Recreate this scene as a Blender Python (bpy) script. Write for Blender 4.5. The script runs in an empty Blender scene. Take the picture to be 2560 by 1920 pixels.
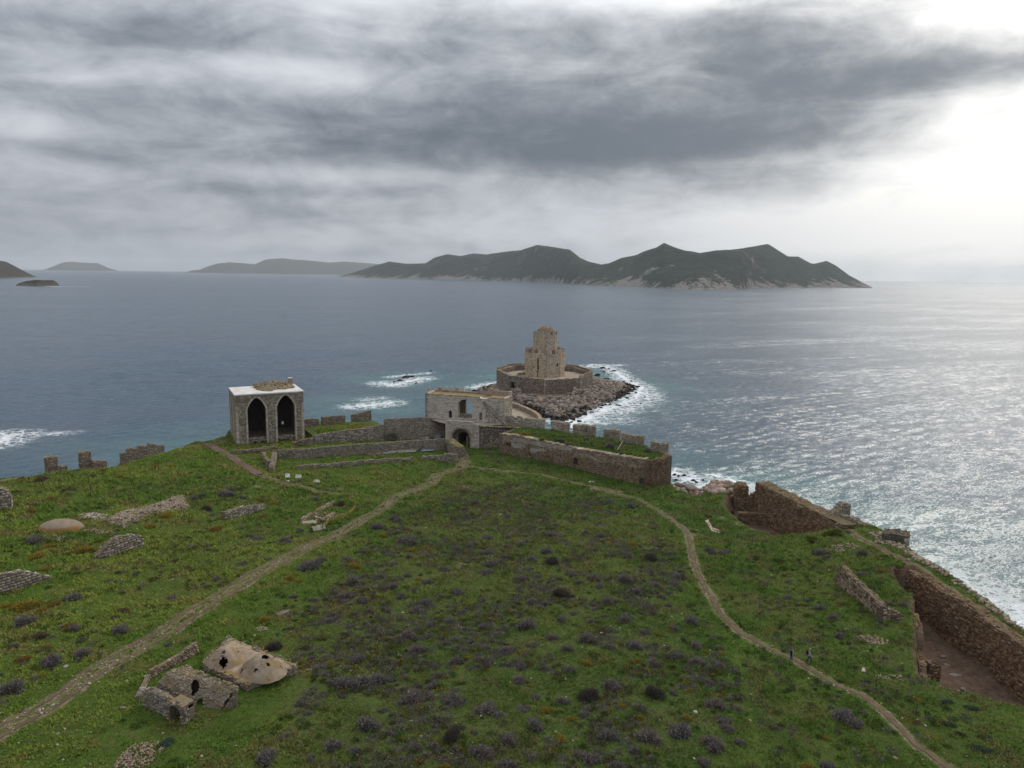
import bpy, bmesh, math, random
import numpy as np
from mathutils import Vector, Matrix
from mathutils.geometry import tessellate_polygon

random.seed(7)
RNG = np.random.default_rng(7)
SC = bpy.context.scene
COL = SC.collection
R = math.radians

# ------------------------------------------------------------------ camera
F, H = 1828.0, 52.0
PITCH, ROLL = R(8.52), math.atan(35 / 2560)
cp, sp = math.cos(PITCH), math.sin(PITCH)
cr, sr = math.cos(ROLL), math.sin(ROLL)
FW = np.array([0, cp, -sp]); UP0 = np.array([0, sp, cp]); RT0 = np.array([1.0, 0, 0])
RT = RT0 * cr + UP0 * sr
UP = UP0 * cr - RT0 * sr
cam_data = bpy.data.cameras.new("camera")
cam = bpy.data.objects.new("camera", cam_data)
COL.objects.link(cam)
cam_data.sensor_width = 36.0
cam_data.lens = 36.0 * F / 2560
cam_data.clip_start = 0.5
cam_data.clip_end = 80000
m = Matrix.Identity(4)
for i in range(3):
    m[i][0], m[i][1], m[i][2] = RT[i], UP[i], -FW[i]
m[2][3] = H
cam.matrix_world = m
SC.camera = cam

# ------------------------------------------------------------------ light
SUN_AZ, SUN_EL = R(35), R(36)
SUND = np.array([math.sin(SUN_AZ) * math.cos(SUN_EL), math.cos(SUN_AZ) * math.cos(SUN_EL), math.sin(SUN_EL)])
sl = bpy.data.lights.new("sun", 'SUN')
sl.energy = 1.5
sl.angle = R(28)
sl.color = (1.0, 0.94, 0.85)
so = bpy.data.objects.new("sun", sl)
COL.objects.link(so)
so.rotation_euler = Vector(-SUND).to_track_quat('-Z', 'Y').to_euler()
SC.view_settings.view_transform = 'Standard'
SC.view_settings.look = 'None'
SC.view_settings.gamma = 1
SC.view_settings.use_curve_mapping = False
SC.view_settings.exposure = 0.12
SC.cycles.use_denoising = True
SC.cycles.volume_bounces = 0
SC.cycles.max_bounces = 6
SC.cycles.diffuse_bounces = 3
SC.cycles.glossy_bounces = 3
SC.cycles.transparent_max_bounces = 8
SC.cycles.sample_clamp_indirect = 6


# ------------------------------------------------------------------ node helper
class NT:
    def __init__(s, tree):
        s.t = tree; s.n = tree.nodes; s.l = tree.links

    def set(s, sock, v):
        if isinstance(v, bpy.types.NodeSocket):
            s.l.new(v, sock)
        elif isinstance(v, (tuple, list)) and len(v) == 3 and sock.type == 'RGBA':
            sock.default_value = (*v, 1)
        else:
            sock.default_value = v

    def math(s, op, a, b=None, c=None, clamp=False):
        n = s.n.new('ShaderNodeMath'); n.operation = op; n.use_clamp = clamp
        for i, v in enumerate((a, b, c)):
            if v is not None: s.set(n.inputs[i], v)
        return n.outputs[0]

    def add(s, a, b): return s.math('ADD', a, b)
    def mul(s, a, b): return s.math('MULTIPLY', a, b)
    def sub(s, a, b): return s.math('SUBTRACT', a, b)

    def vmath(s, op, a, b=None, scale=None):
        n = s.n.new('ShaderNodeVectorMath'); n.operation = op
        s.set(n.inputs[0], a)
        if b is not None: s.set(n.inputs[1], b)
        if scale is not None: s.set(n.inputs['Scale'], scale)
        return n.outputs['Value'] if op in ('DOT_PRODUCT', 'LENGTH') else n.outputs['Vector']

    def comb(s, x, y, z=0.0):
        n = s.n.new('ShaderNodeCombineXYZ')
        for i, v in enumerate((x, y, z)): s.set(n.inputs[i], v)
        return n.outputs[0]

    def sep(s, v):
        n = s.n.new('ShaderNodeSeparateXYZ'); s.set(n.inputs[0], v)
        return n.outputs

    def noise(s, vec, scale, detail=4, rough=.55, dist=0.0, lac=2.0, out='Fac'):
        n = s.n.new('ShaderNodeTexNoise')
        s.set(n.inputs['Vector'], vec)
        n.inputs['Scale'].default_value = scale; n.inputs['Detail'].default_value = detail
        n.inputs['Roughness'].default_value = rough; n.inputs['Distortion'].default_value = dist
        n.inputs['Lacunarity'].default_value = lac
        return n.outputs[0 if out == 'Fac' else 1]

    def voro(s, vec, scale, feature='F1', out='Distance'):
        n = s.n.new('ShaderNodeTexVoronoi'); n.feature = feature
        s.set(n.inputs['Vector'], vec); n.inputs['Scale'].default_value = scale
        return n.outputs[out]

    def rng(s, v, a, b, c=0.0, d=1.0, smooth=True):
        n = s.n.new('ShaderNodeMapRange')
        n.interpolation_type = 'SMOOTHSTEP' if smooth else 'LINEAR'
        s.set(n.inputs[0], v)
        for i, q in enumerate((a, b, c, d)): s.set(n.inputs[i + 1], q)
        return n.outputs[0]

    def mix(s, f, a, b, mode='MIX'):
        n = s.n.new('ShaderNodeMix'); n.data_type = 'RGBA'; n.blend_type = mode
        s.set(n.inputs[0], f); s.set(n.inputs[6], a); s.set(n.inputs[7], b)
        return n.outputs[2]

    def attr(s, name, out='Fac'):
        n = s.n.new('ShaderNodeAttribute'); n.attribute_name = name
        return n.outputs[out]

    def pos(s):
        return s.n.new('ShaderNodeNewGeometry').outputs['Position']

    def nrm(s):
        return s.n.new('ShaderNodeNewGeometry').outputs['Normal']

    def bump(s, h, strength, dist, normal=None):
        n = s.n.new('ShaderNodeBump')
        n.inputs['Strength'].default_value = strength; n.inputs['Distance'].default_value = dist
        s.set(n.inputs['Height'], h)
        if normal is not None: s.set(n.inputs['Normal'], normal)
        return n.outputs[0]

    def bsdf(s, color, rough=.9, spec=.2, normal=None):
        n = s.n.new('ShaderNodeBsdfPrincipled')
        s.set(n.inputs['Base Color'], color); s.set(n.inputs['Roughness'], rough)
        s.set(n.inputs['Specular IOR Level'], spec)
        if normal is not None: s.set(n.inputs['Normal'], normal)
        return n

    def out(s, sh):
        o = s.n.new('ShaderNodeOutputMaterial'); s.l.new(sh, o.inputs[0]); return o


def newmat(name):
    mt = bpy.data.materials.new(name); mt.use_nodes = True
    mt.node_tree.nodes.clear()
    return mt, NT(mt.node_tree)


# ------------------------------------------------------------------ sky
world = bpy.data.worlds.new("World")
SC.world = world
world.use_nodes = True
world.node_tree.nodes.clear()
w = NT(world.node_tree)
D = w.n.new('ShaderNodeTexCoord').outputs['Generated']
sky = w.n.new('ShaderNodeTexSky'); sky.sky_type = 'NISHITA'; sky.sun_disc = False
sky.sun_elevation = SUN_EL; sky.sun_rotation = SUN_AZ
sky.dust_density = 2.0
dx, dy, dz = w.sep(D)
dzc = w.math('MAXIMUM', dz, 0.0)
den = w.add(dzc, 0.10)
cu, cv = w.math('DIVIDE', dx, den), w.math('DIVIDE', dy, den)
az = w.math('ARCTAN2', dx, dy)
el = w.math('ARCSINE', w.math('MINIMUM', w.math('MAXIMUM', dz, -1.0), 1.0))
warp = w.noise(w.comb(cu, cv, 3.1), 0.55, 3, .5, out='Color')
cvec = w.vmath('ADD', w.comb(w.mul(cu, .8), cv, 0.0), w.vmath('SCALE', warp, scale=0.9))
n_big = w.noise(cvec, 0.62, 5, .50, .25)
# streaky layer low over the horizon
svec = w.comb(w.mul(az, 2.6), w.mul(el, 8.0), 1.7)
n_str = w.noise(svec, 2.6, 6, .55, .6)
n_fin = w.noise(w.comb(w.mul(az, 4.6), w.mul(el, 8.5), 5.0), 3.0, 7, .60, .35)


def blob(a0, e0, sa, se, amp):
    a = w.math('DIVIDE', w.sub(az, R(a0)), R(sa)); e = w.math('DIVIDE', w.sub(el, R(e0)), R(se))
    q = w.add(w.mul(a, a), w.mul(e, e))
    return w.mul(w.math('EXPONENT', w.mul(q, -1.0)), amp)


blobs = [  # cloud banks: azimuth, elevation, widths (deg), thickness
    (5, 12.5, 21, 5.4, .34), (8, 9.6, 20, 2.3, .26), (-12, 8.6, 14, 1.7, .24), (27, 13.6, 11, 1.8, .42), (18, 10.0, 9, 2.2, .14), (17, 16.5, 8, 2.0, .18),
    (-30, 14.2, 9, 1.5, .20), (-22, 15.6, 9, 1.2, .20), (-33, 10.8, 8, 1.0, .20), (-18, 11.3, 9, 1.2, .14), (-32, 4.8, 12, 1.2, .14), (-17, 5.8, 7, .6, .16), (-29, 7.6, 9, .8, .10),
    (-12, 19.2, 5, 1.4, -.30), (2, 19.6, 5, 1.2, -.24), (10.5, 19.2, 5, 1.0, -.34), (-27, 18.6, 12, 1.0, -.08), (-17, 13.8, 7, 1.0, -.30), (-15, 7.0, 8, .7, -.16), (-34, 9.0, 6, .8, -.16),
    (35, 18.5, 6, 3.0, -.55), (36, 7.0, 10, 4.6, -.70), (22, 3.4, 14, 2.0, -.36), (2, 3.4, 12, 1.1, -.22),
]
tot = None
for b in blobs:
    v = blob(*b)
    tot = v if tot is None else w.add(tot, v)
dens = w.add(w.add(w.mul(n_big, .34), w.mul(n_str, .66)), w.add(w.mul(n_fin, .52), tot))
thick = w.rng(dens, .40, 1.36, 0, 1)
sdot = w.vmath('DOT_PRODUCT', D, tuple(SUND))
sang = w.math('ARCCOSINE', w.math('MINIMUM', w.math('MAXIMUM', sdot, -1.0), 1.0))
glow = w.math('EXPONENT', w.mul(w.math('POWER', w.math('DIVIDE', sang, R(26)), 2.0), -1.0))
low = w.mul(w.math('EXPONENT', w.mul(w.math('POWER', w.math('DIVIDE', w.sub(az, SUN_AZ), R(19)), 2.0), -1.0)), w.math('EXPONENT', w.mul(w.math('DIVIDE', w.math('MAXIMUM', el, 0.0), R(16)), -1.0)))
glow = w.math('MINIMUM', w.add(glow, w.mul(low, .72)), 1.0)
thin_c = w.mix(glow, (6.0, 6.3, 6.8), (12.0, 11.75, 11.2))
thick_c = w.mix(glow, (1.25, 1.50, 1.84), (2.2, 2.42, 2.7))
cloud = w.mix(thick, thin_c, thick_c)
# overcast skies brighten towards the zenith
cloud = w.vmath('SCALE', cloud, scale=w.add(.82, w.mul(dzc, 1.15)))
gap = w.mul(w.rng(dens, .52, .38, 0, .6), w.rng(el, R(3), R(14)))
skyc = w.mix(gap, cloud, w.vmath('MULTIPLY', sky.outputs[0], (1.0, 1.0, 1.0)))
bg = w.n.new('ShaderNodeBackground')
w.set(bg.inputs[0], skyc)
bg.inputs[1].default_value = 0.1
world.cycles.sampling_method = 'MANUAL'
world.cycles.sample_map_resolution = 512
wo = w.n.new('ShaderNodeOutputWorld')
w.l.new(bg.outputs[0], wo.inputs[0])

# ------------------------------------------------------------------ picture-to-place conversion (survey of the photograph)
ZR = dict(S=(0, 0, 1.0), Z1=(1000, 780, 3.456), Z2=(480, 900, 3.456), Z3=(1600, 1060, 3.456), Z4=(1920, 1280, 2.592),
          Z5=(280, 1500, 3.456), Z6=(0, 1080, 3.456), Z7=(0, 1440, 3.456), Z8=(1040, 950, 7.9), Z9=(1220, 790, 7.9),
          Z10=(640, 1200, 2.3047), Z11=(1200, 1200, 2.304), Z12=(1200, 1040, 4.254))


def S(n, x, y):
    a = ZR[n]; return a[0] + x / a[2], a[1] + y / a[2]


def ray(p):
    return FW + RT * ((p[0] - 1280) / F) - UP * ((p[1] - 960) / F)


def P(p, z):
    d = ray(p); t = (z - H) / d[2]
    return np.array([d[0] * t, d[1] * t, z])


def zat(p, x, y):
    d = ray(p); return H + d[2] * math.hypot(x, y) / math.hypot(d[0], d[1])


def on_plane(p, A, U):
    """where the sight line meets the vertical plane through A along U: (u, z)"""
    d = ray(p)
    M = np.array([[U[0], -d[0]], [U[1], -d[1]]])
    u, t = np.linalg.solve(M, np.array([-A[0], -A[1]]))
    return u, H + d[2] * t


# ------------------------------------------------------------------ numeric noise
_tab = RNG.random((256, 256))


def vnoise(x, y, seed=0):
    x = np.asarray(x, float) + seed * 37.3; y = np.asarray(y, float) + seed * 91.7
    xi = np.floor(x).astype(int); yi = np.floor(y).astype(int)
    fx = x - xi; fy = y - yi
    fx = fx * fx * (3 - 2 * fx); fy = fy * fy * (3 - 2 * fy)
    a = _tab[xi % 256, yi % 256]; b = _tab[(xi + 1) % 256, yi % 256]
    c = _tab[xi % 256, (yi + 1) % 256]; d = _tab[(xi + 1) % 256, (yi + 1) % 256]
    return (a * (1 - fx) + b * fx) * (1 - fy) + (c * (1 - fx) + d * fx) * fy


def fbm(x, y, oct=4, seed=0, gain=.5):
    s = 0; amp = 1; tot_ = 0
    for i in range(oct):
        s = s + amp * vnoise(np.asarray(x) * 2 ** i, np.asarray(y) * 2 ** i, seed + i * 3)
        tot_ += amp; amp *= gain
    return s / tot_


def smooth(t):
    t = np.clip(t, 0, 1); return t * t * (3 - 2 * t)


def seg_dist(x, y, pts, closed=False):
    pts = [np.asarray(p[:2], float) for p in pts]
    if closed: pts = pts + [pts[0]]
    best = np.full(np.shape(x), 1e9)
    for a, b in zip(pts[:-1], pts[1:]):
        d = b - a; L2 = max(d @ d, 1e-9)
        t = np.clip(((x - a[0]) * d[0] + (y - a[1]) * d[1]) / L2, 0, 1)
        best = np.minimum(best, np.hypot(x - a[0] - t * d[0], y - a[1] - t * d[1]))
    return best


def inside(x, y, pts):
    r = np.zeros(np.shape(x), bool)
    n = len(pts)
    for i in range(n):
        x1, y1 = pts[i][:2]; x2, y2 = pts[(i + 1) % n][:2]
        if y1 == y2: continue
        c = ((y1 > y) != (y2 > y)) & (x < (x2 - x1) * (y - y1) / (y2 - y1) + x1)
        r ^= c
    return r


def sdf(x, y, pts):
    d = seg_dist(x, y, pts, True)
    return np.where(inside(x, y, pts), d, -d)


# ------------------------------------------------------------------ mesh / object helpers
def mesh_np(name, verts, faces, mat, cols=None, attrs=None, smooth_=False):
    me = bpy.data.meshes.new(name)
    verts = np.asarray(verts, np.float32)
    if isinstance(faces, np.ndarray):
        nf, k = faces.shape
        me.vertices.add(len(verts)); me.vertices.foreach_set('co', verts.ravel())
        me.loops.add(nf * k); me.loops.foreach_set('vertex_index', faces.astype(np.int32).ravel())
        me.polygons.add(nf)
        me.polygons.foreach_set('loop_start', np.arange(0, nf * k, k, dtype=np.int32))
        me.polygons.foreach_set('loop_total', np.full(nf, k, np.int32))
        me.update(calc_edges=True); me.validate()
    else:
        me.from_pydata([tuple(map(float, v)) for v in verts], [], [list(map(int, f)) for f in faces])
        me.update()
    if cols is not None:
        a = me.color_attributes.new('Col', 'FLOAT_COLOR', 'POINT')
        c4 = np.ones((len(verts), 4), np.float32); c4[:, :3] = cols
        a.data.foreach_set('color', c4.ravel())
    for k_, v in (attrs or {}).items():
        a = me.attributes.new(k_, 'FLOAT', 'POINT'); a.data.foreach_set('value', np.asarray(v, np.float32))
    if smooth_:
        me.polygons.foreach_set('use_smooth', np.ones(len(me.polygons), bool))
    if mat: me.materials.append(mat)
    return me


def obj(name, me, parent=None, loc=None):
    o = bpy.data.objects.new(name, me)
    COL.objects.link(o)
    if parent is not None: o.parent = parent
    if loc is not None: o.location = loc
    return o


def wobj(name, verts, faces, mat, parent=None, cols=None, attrs=None, smooth_=False, kind=None, label=None):
    """mesh object from world coordinates, stored relative to its parent's origin"""
    verts = np.asarray(verts, float)
    if parent is not None:
        off = np.array(parent.location); q = parent
        while q.parent is not None:
            q = q.parent; off = off + np.array(q.location)
        verts = verts - off
    o = obj(name, mesh_np(name, verts, faces, mat, cols, attrs, smooth_), parent)
    if kind: o['kind'] = kind
    if label: o['label'] = label
    return o


def thing(name, label, cat, loc=(0, 0, 0), group=None, rz=0):
    o = bpy.data.objects.new(name, None); COL.objects.link(o)
    o.empty_display_size = .5
    o.location = [float(c) for c in loc]; o.rotation_euler = (0, 0, rz)
    o['label'] = label; o['category'] = cat; o['kind'] = 'thing'
    if group: o['group'] = group
    return o


def tag(o, label, cat=None, group=None, kind=None):
    o['label'] = label
    if cat: o['category'] = cat
    if group: o['group'] = group
    if kind: o['kind'] = kind
    return o


class MB:
    def __init__(s): s.v = []; s.f = []; s.c = []

    def add(s, v, f, c=None):
        o = len(s.v); s.v += [tuple(map(float, q)) for q in v]; s.f += [[i + o for i in q] for q in f]
        s.c += [c if c is not None else (1, 1, 1)] * len(v)

    def box(s, c, sz, rz=0, col=None, jit=0):
        hx, hy, hz_ = sz[0] / 2, sz[1] / 2, sz[2] / 2
        ca, sa = math.cos(rz), math.sin(rz); v = []
        for z in (-hz_, hz_):
            for x, y in ((-hx, -hy), (hx, -hy), (hx, hy), (-hx, hy)):
                x += random.uniform(-jit, jit); y += random.uniform(-jit, jit); zz = z + random.uniform(-jit, jit)
                v.append((c[0] + x * ca - y * sa, c[1] + x * sa + y * ca, c[2] + zz))
        s.add(v, [(3, 2, 1, 0), (4, 5, 6, 7), (0, 1, 5, 4), (1, 2, 6, 5), (2, 3, 7, 6), (3, 0, 4, 7)], col)

    def beam(s, a, b, wd, ht, col=None):
        a = np.array(a, float); b = np.array(b, float); d = b - a; L = np.linalg.norm(d); d /= L
        side = np.cross(d, (0, 0, 1)); side = side / (np.linalg.norm(side) + 1e-9) if np.linalg.norm(side) > 1e-6 else np.array([1., 0, 0])
        u = np.cross(side, d); v = []
        for q in (a, b):
            for i, j in ((-1, -1), (1, -1), (1, 1), (-1, 1)): v.append(q + side * wd / 2 * i + u * ht / 2 * j)
        s.add(v, [(3, 2, 1, 0), (4, 5, 6, 7), (0, 1, 5, 4), (1, 2, 6, 5), (2, 3, 7, 6), (3, 0, 4, 7)], col)

    def tube(s, pts, rad, n=6, col=None):
        pts = [np.array(p, float) for p in pts]; v = []; f = []
        rad = rad if isinstance(rad, (list, tuple)) else [rad] * len(pts)
        for i, p in enumerate(pts):
            d = pts[min(i + 1, len(pts) - 1)] - pts[max(i - 1, 0)]; d /= np.linalg.norm(d)
            a = np.cross(d, (0.3, 0.9, 0.1)); a /= np.linalg.norm(a); b = np.cross(d, a)
            for k in range(n):
                t = 2 * math.pi * k / n
                v.append(p + (a * math.cos(t) + b * math.sin(t)) * rad[i])
        for i in range(len(pts) - 1):
            for k in range(n):
                f.append((i * n + k, i * n + (k + 1) % n, (i + 1) * n + (k + 1) % n, (i + 1) * n + k))
        f.append(tuple(range(n))[::-1]); f.append(tuple(range((len(pts) - 1) * n, len(pts) * n)))
        s.add(v, f, col)

    def build(s, name, mat, parent=None, kind=None, label=None, smooth_=False):
        return wobj(name, s.v, s.f, mat, parent, np.array(s.c) if s.c else None, None, smooth_, kind, label)


# ------------------------------------------------------------------ materials
def stone_mat(name, tint=(1, 1, 1), scale=1.0, stain=(.09, .075, .06), stain_amt=.5, lichen=0.0, bump=.25):
    mt, n = newmat(name)
    p = n.pos()
    c = n.attr('Col', 'Color')
    a = n.noise(p, .35 * scale, 5, .6); b = n.noise(p, 2.6 * scale, 5, .65); g = n.noise(p, 14 * scale, 3, .6)
    col = n.mix(1.0, c, tint, 'MULTIPLY')
    col = n.mix(n.rng(b, .3, .75, .15, .55), col, n.mix(1.0, col, (.52, .47, .42), 'MULTIPLY'))
    sep = n.sep(p)
    streak = n.noise(n.comb(n.mul(sep[0], 1.6), n.mul(sep[1], 1.6), n.mul(sep[2], .16)), 1.0, 4, .6)
    sm = n.mul(n.rng(n.add(n.mul(a, .6), n.mul(streak, .4)), .48, .68, 0, 1), stain_amt)
    col = n.mix(sm, col, stain)
    col = n.mix(n.rng(g, .35, .75, 0, .35), col, n.mix(1.0, col, (1.35, 1.3, 1.22), 'MULTIPLY'))
    if lichen:
        nz = n.sep(n.nrm())[2]
        lm = n.mul(n.mul(n.rng(n.noise(p, .9, 5, .6), .45, .62), n.rng(nz, .3, .8)), lichen)
        col = n.mix(lm, col, (.20, .13, .035))
    nr = n.bump(n.add(n.mul(b, .7), n.mul(g, .3)), bump, .12)
    n.out(n.bsdf(col, .92, .12, nr).outputs[0])
    return mt


M_rubble = stone_mat('rubble_stone', (1, 1, 1), 1.0, stain_amt=.35, lichen=.5)
M_brown = stone_mat('brown_rubble', (.95, .86, .76), 1.0, stain_amt=.45, lichen=.35)
M_core = stone_mat('mortar_core', (1, 1, 1), 1.0, stain_amt=.5, lichen=.5)
M_ashlar = stone_mat('pale_ashlar', (1.02, 1, .97), .8, stain=(.19, .145, .10), stain_amt=.45, lichen=.2, bump=.15)
M_plaster = stone_mat('plaster', (1, 1, 1), .6, stain=(.16, .12, .09), stain_amt=.5, bump=.12)
M_boulder = stone_mat('boulder', (1, 1, 1), .8, stain_amt=.35, bump=.3)
M_coping = stone_mat('lichen_coping', (1, 1, 1), 1.0, stain=(.16, .10, .03), stain_amt=.7, lichen=.8)


def simple_mat(name, col, rough=.85, spec=.2, var=.25, scale=3.0):
    mt, n = newmat(name)
    a = n.noise(n.pos(), scale, 5, .6)
    c = n.mix(n.rng(a, .3, .7, 0, 1), tuple(x * (1 - var) for x in col), tuple(min(1, x * (1 + var)) for x in col))
    n.out(n.bsdf(c, rough, spec, n.bump(a, .2, .03)).outputs[0])
    return mt


def attr_mat(name, rough=.9, spec=.1, var=.3, scale=5.0, trans=0.0):
    mt, n = newmat(name)
    a = n.noise(n.pos(), scale, 3, .6)
    c = n.mix(n.rng(a, .3, .7, 0, var), n.attr('Col', 'Color'), (.02, .02, .015))
    b = n.bsdf(c, rough, spec)
    if trans:
        t = n.n.new('ShaderNodeBsdfTranslucent'); n.set(t.inputs[0], c)
        mx = n.n.new('ShaderNodeMixShader'); mx.inputs[0].default_value = trans
        n.l.new(b.outputs[0], mx.inputs[1]); n.l.new(t.outputs[0], mx.inputs[2])
        n.out(mx.outputs[0])
    else:
        n.out(b.outputs[0])
    return mt


M_wetrock = stone_mat('wet_black_rock', (1, 1, 1), .8, stain=(.02, .018, .016), stain_amt=.5, bump=.4)
M_white = simple_mat('white_roof_screed', (.56, .54, .51), .8, .2, .16, .5)
M_wood = simple_mat('grey_timber', (.27, .245, .20), .8, .15, .3, 8)
M_redwood = simple_mat('red_walkway_boards', (.15, .088, .075), .75, .2, .2, 2)
M_metal = simple_mat('dark_post_metal', (.05, .045, .04), .6, .3, .2)
M_dark = simple_mat('dark_void', (.012, .011, .010), .95, .0, .2)
M_sign = simple_mat('sign_white', (.72, .72, .70), .5, .3, .05)
M_signprint = simple_mat('sign_print', (.35, .37, .36), .5, .3, .3, 20)
M_sheet = simple_mat('grey_sheet', (.23, .26, .30), .5, .3, .1)
M_fence = simple_mat('yellow_mesh_fence', (.30, .225, .045), .7, .2, .2)
M_veg = attr_mat('shrub_leaves', .85, .1, .25, 6, .12)
M_grassblade = attr_mat('grass_blades', .8, .12, .2, 3, .25)
M_cloth = attr_mat('clothes', .85, .1, .15, 30)
M_sandfloor = simple_mat('terrace_paving', (.30, .25, .185), .92, .1, .25, .5)


def mat_dirt(soft=False):
    mt, n = newmat('dirt_path_soft' if soft else 'dirt_path'); p = n.pos()
    a = n.noise(p, .7, 5, .6); b = n.noise(p, 7, 4, .7); v = n.voro(p, 5.5)
    c = n.mix(n.rng(a, .3, .7), (.092, .068, .040), (.140, .106, .066))
    c = n.mix(n.rng(b, .45, .7, 0, .6), c, (.095, .082, .042))
    c = n.mix(n.mul(n.rng(v, .16, .05), n.rng(n.noise(p, 1.3, 2), .45, .6)), c, (.34, .29, .22))
    c = n.mix(n.rng(n.noise(p, .45, 3), .48, .66, 0, .7), c, (.070, .082, .026))
    sh = n.bsdf(c, .95, .08, n.bump(b, .4, .06)).outputs[0]
    if soft:   # worn edges: grass shows through
        e = n.attr('edge'); al = n.rng(n.add(e, n.add(n.mul(n.sub(b, .5), 1.1), n.mul(n.sub(n.noise(p, 1.6, 4, .6), .5), 1.3))), .74, .22)
        tr = n.n.new('ShaderNodeBsdfTransparent'); mx = n.n.new('ShaderNodeMixShader')
        n.set(mx.inputs[0], al); n.l.new(tr.outputs[0], mx.inputs[1]); n.l.new(sh, mx.inputs[2]); sh = mx.outputs[0]
    n.out(sh)
    return mt


M_dirt = mat_dirt()
M_dirtsoft = mat_dirt(True)


def mat_ground():
    mt, n = newmat('grass_ground'); p = n.pos()
    big = n.noise(p, .035, 5, .6); md = n.noise(p, .16, 5, .62); sm = n.noise(p, .9, 5, .65); fi = n.noise(p, 5.0, 4, .7)
    g = n.mix(n.rng(md, .35, .65), (.046, .078, .014), (.075, .118, .020))
    g = n.mix(n.rng(big, .45, .66, 0, .7), g, (.080, .108, .020))
    g = n.mix(n.rng(sm, .50, .72, 0, .75), g, (.062, .056, .022))
    g = n.mix(n.rng(n.noise(p, .33, 4, .6, .5), .60, .72, 0, .55), g, (.105, .080, .035))
    g = n.mix(n.rng(fi, .40, .70, 0, .75), g, (.028, .044, .011))
    fld = n.rng(n.add(n.attr('scrub'), n.mul(n.sub(md, .5), .9)), .3, .8, 0, .35)
    g = n.mix(n.mul(fld, n.rng(sm, .35, .6, .35, 1)), g, (.080, .070, .042))
    dirt = n.mix(n.rng(sm, .3, .7), (.13, .092, .055), (.205, .158, .105))
    dirt = n.mix(n.rng(fi, .5, .72, 0, .6), dirt, (.30, .25, .18))
    pa = n.attr('path')
    pm = n.rng(n.add(pa, n.mul(n.sub(n.add(n.mul(sm, .6), n.mul(fi, .4)), .5), 1.1)), .42, .72)
    c = n.mix(pm, g, dirt)
    rock = n.mix(n.rng(sm, .3, .7), (.095, .062, .042), (.185, .122, .084))
    rock = n.mix(n.rng(fi, .45, .7, 0, .7), rock, (.05, .038, .027))
    ra = n.attr('rock')
    rm = n.rng(n.add(ra, n.mul(n.sub(sm, .5), .8)), .35, .65)
    c = n.mix(rm, c, rock)
    n.out(n.bsdf(c, .95, .06, n.bump(n.add(n.mul(sm, .5), n.mul(fi, .5)), .6, .25)).outputs[0])
    return mt


M_ground = mat_ground()

# ------------------------------------------------------------------ terrain heights
ctrl = []
for px, py, z in [(0, 1200, 11), (280, 1168, 11), (420, 1128, 9.8), (480, 1108, 8.8), (560, 1094, 7.7), (700, 1105, 7.2), (640, 1115, 7.0), (1154, 1118, 4.5), (1160, 1180, 4.9),
                  (900, 1260, 6.3), (1000, 1170, 5.2), (830, 1150, 6.2), (0, 1400, 11.6), (0, 1640, 12), (0, 1900, 12), (300, 1300, 10.4), (480, 1250, 8.7), (560, 1180, 8.2),
                  (600, 1500, 10.8), (300, 1560, 12), (640, 1900, 12.3), (1280, 1920, 12), (1280, 1600, 10.2), (1280, 1350, 7.6), (1280, 1180, 4.9), (1440, 1190, 4.6),
                  (1600, 1310, 6.2), (1640, 1245, 4.4), (1780, 1285, 4.4), (1730, 1350, 6.4), (1900, 1375, 6.8), (2010, 1345, 7.2), (2090, 1340, 8.4),
                  (1976, 1657, 10), (2200, 1800, 10), (2400, 1900, 9.6), (2100, 1500, 8.8), (2250, 1650, 9.3), (2200, 1390, 9.3), (2110, 1330, 9.2), (2400, 1540, 9.4),
                  (1600, 1700, 10.6), (900, 1600, 11.2), (900, 1450, 9.8)]:
    ctrl.append(P((px, py), z))
ctrl += [np.array(q, float) for q in [(-150, 105, 11), (-120, 60, 12.5), (-60, 25, 13), (0, 10, 13.5), (50, 25, 11), (64, 60, 9.3), (-40, 235, 6), (10, 230, 6), (-160, 0, 13), (80, -20, 11), (0, -60, 14),
                                      (-45, 200, 6.2), (-30, 205, 5.5), (30, 190, 5)]]
CT = np.array(ctrl)
CC = 14.0


def _phi(r): return np.sqrt(r * r + CC * CC)


_A = _phi(np.hypot(CT[:, None, 0] - CT[None, :, 0], CT[:, None, 1] - CT[None, :, 1])) - np.eye(len(CT)) * 0.6
_ze = CT[:, 2].mean()
_W = np.linalg.solve(_A, CT[:, 2] - _ze)


def base_h(x, y):
    x = np.asarray(x, float); y = np.asarray(y, float)
    r = np.full(x.shape, _ze)
    for c, wt in zip(CT, _W):
        r = r + wt * _phi(np.hypot(x - c[0], y - c[1]))
    return r


def PP(n, x, y, z): return P(S(n, x, y), z)


LAND = [(-220, 65), (-150, 108)] + [tuple(P((a, b), z)[:2]) for a, b, z in [(0, 1197, 11), (280, 1165, 11), (420, 1125, 9.8), (480, 1105, 8.8), (560, 1090, 7.7)]] + \
       [(-79.5, 201), (-66, 214), (-58, 222), (-38, 218), (-26, 214), (-2, 208), (6, 205)] + \
       [tuple(PP('Z12', a, b, 10)[:2]) for a, b in [(700, 110), (1100, 190), (1500, 270), (1760, 330), (2010, 420)]] + \
       [(38, 161), (42, 156), tuple(PP('Z3', 620, 590, 1.5)[:2]), tuple(PP('Z3', 830, 640, 1.5)[:2]), (53.5, 151.5), (56.5, 146)] + \
       [tuple(PP('Z3', a, b, 8.8)[:2]) for a, b in [(1400, 690), (1640, 800), (1850, 790), (2060, 915)]] + \
       [tuple(PP('Z4', a, b, 9)[:2]) for a, b in [(900, 235), (1010, 330), (1200, 440), (1420, 590), (1640, 770)]] + \
       [(63, 70), (63, 30), (70, -60), (-220, -60)]
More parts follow.
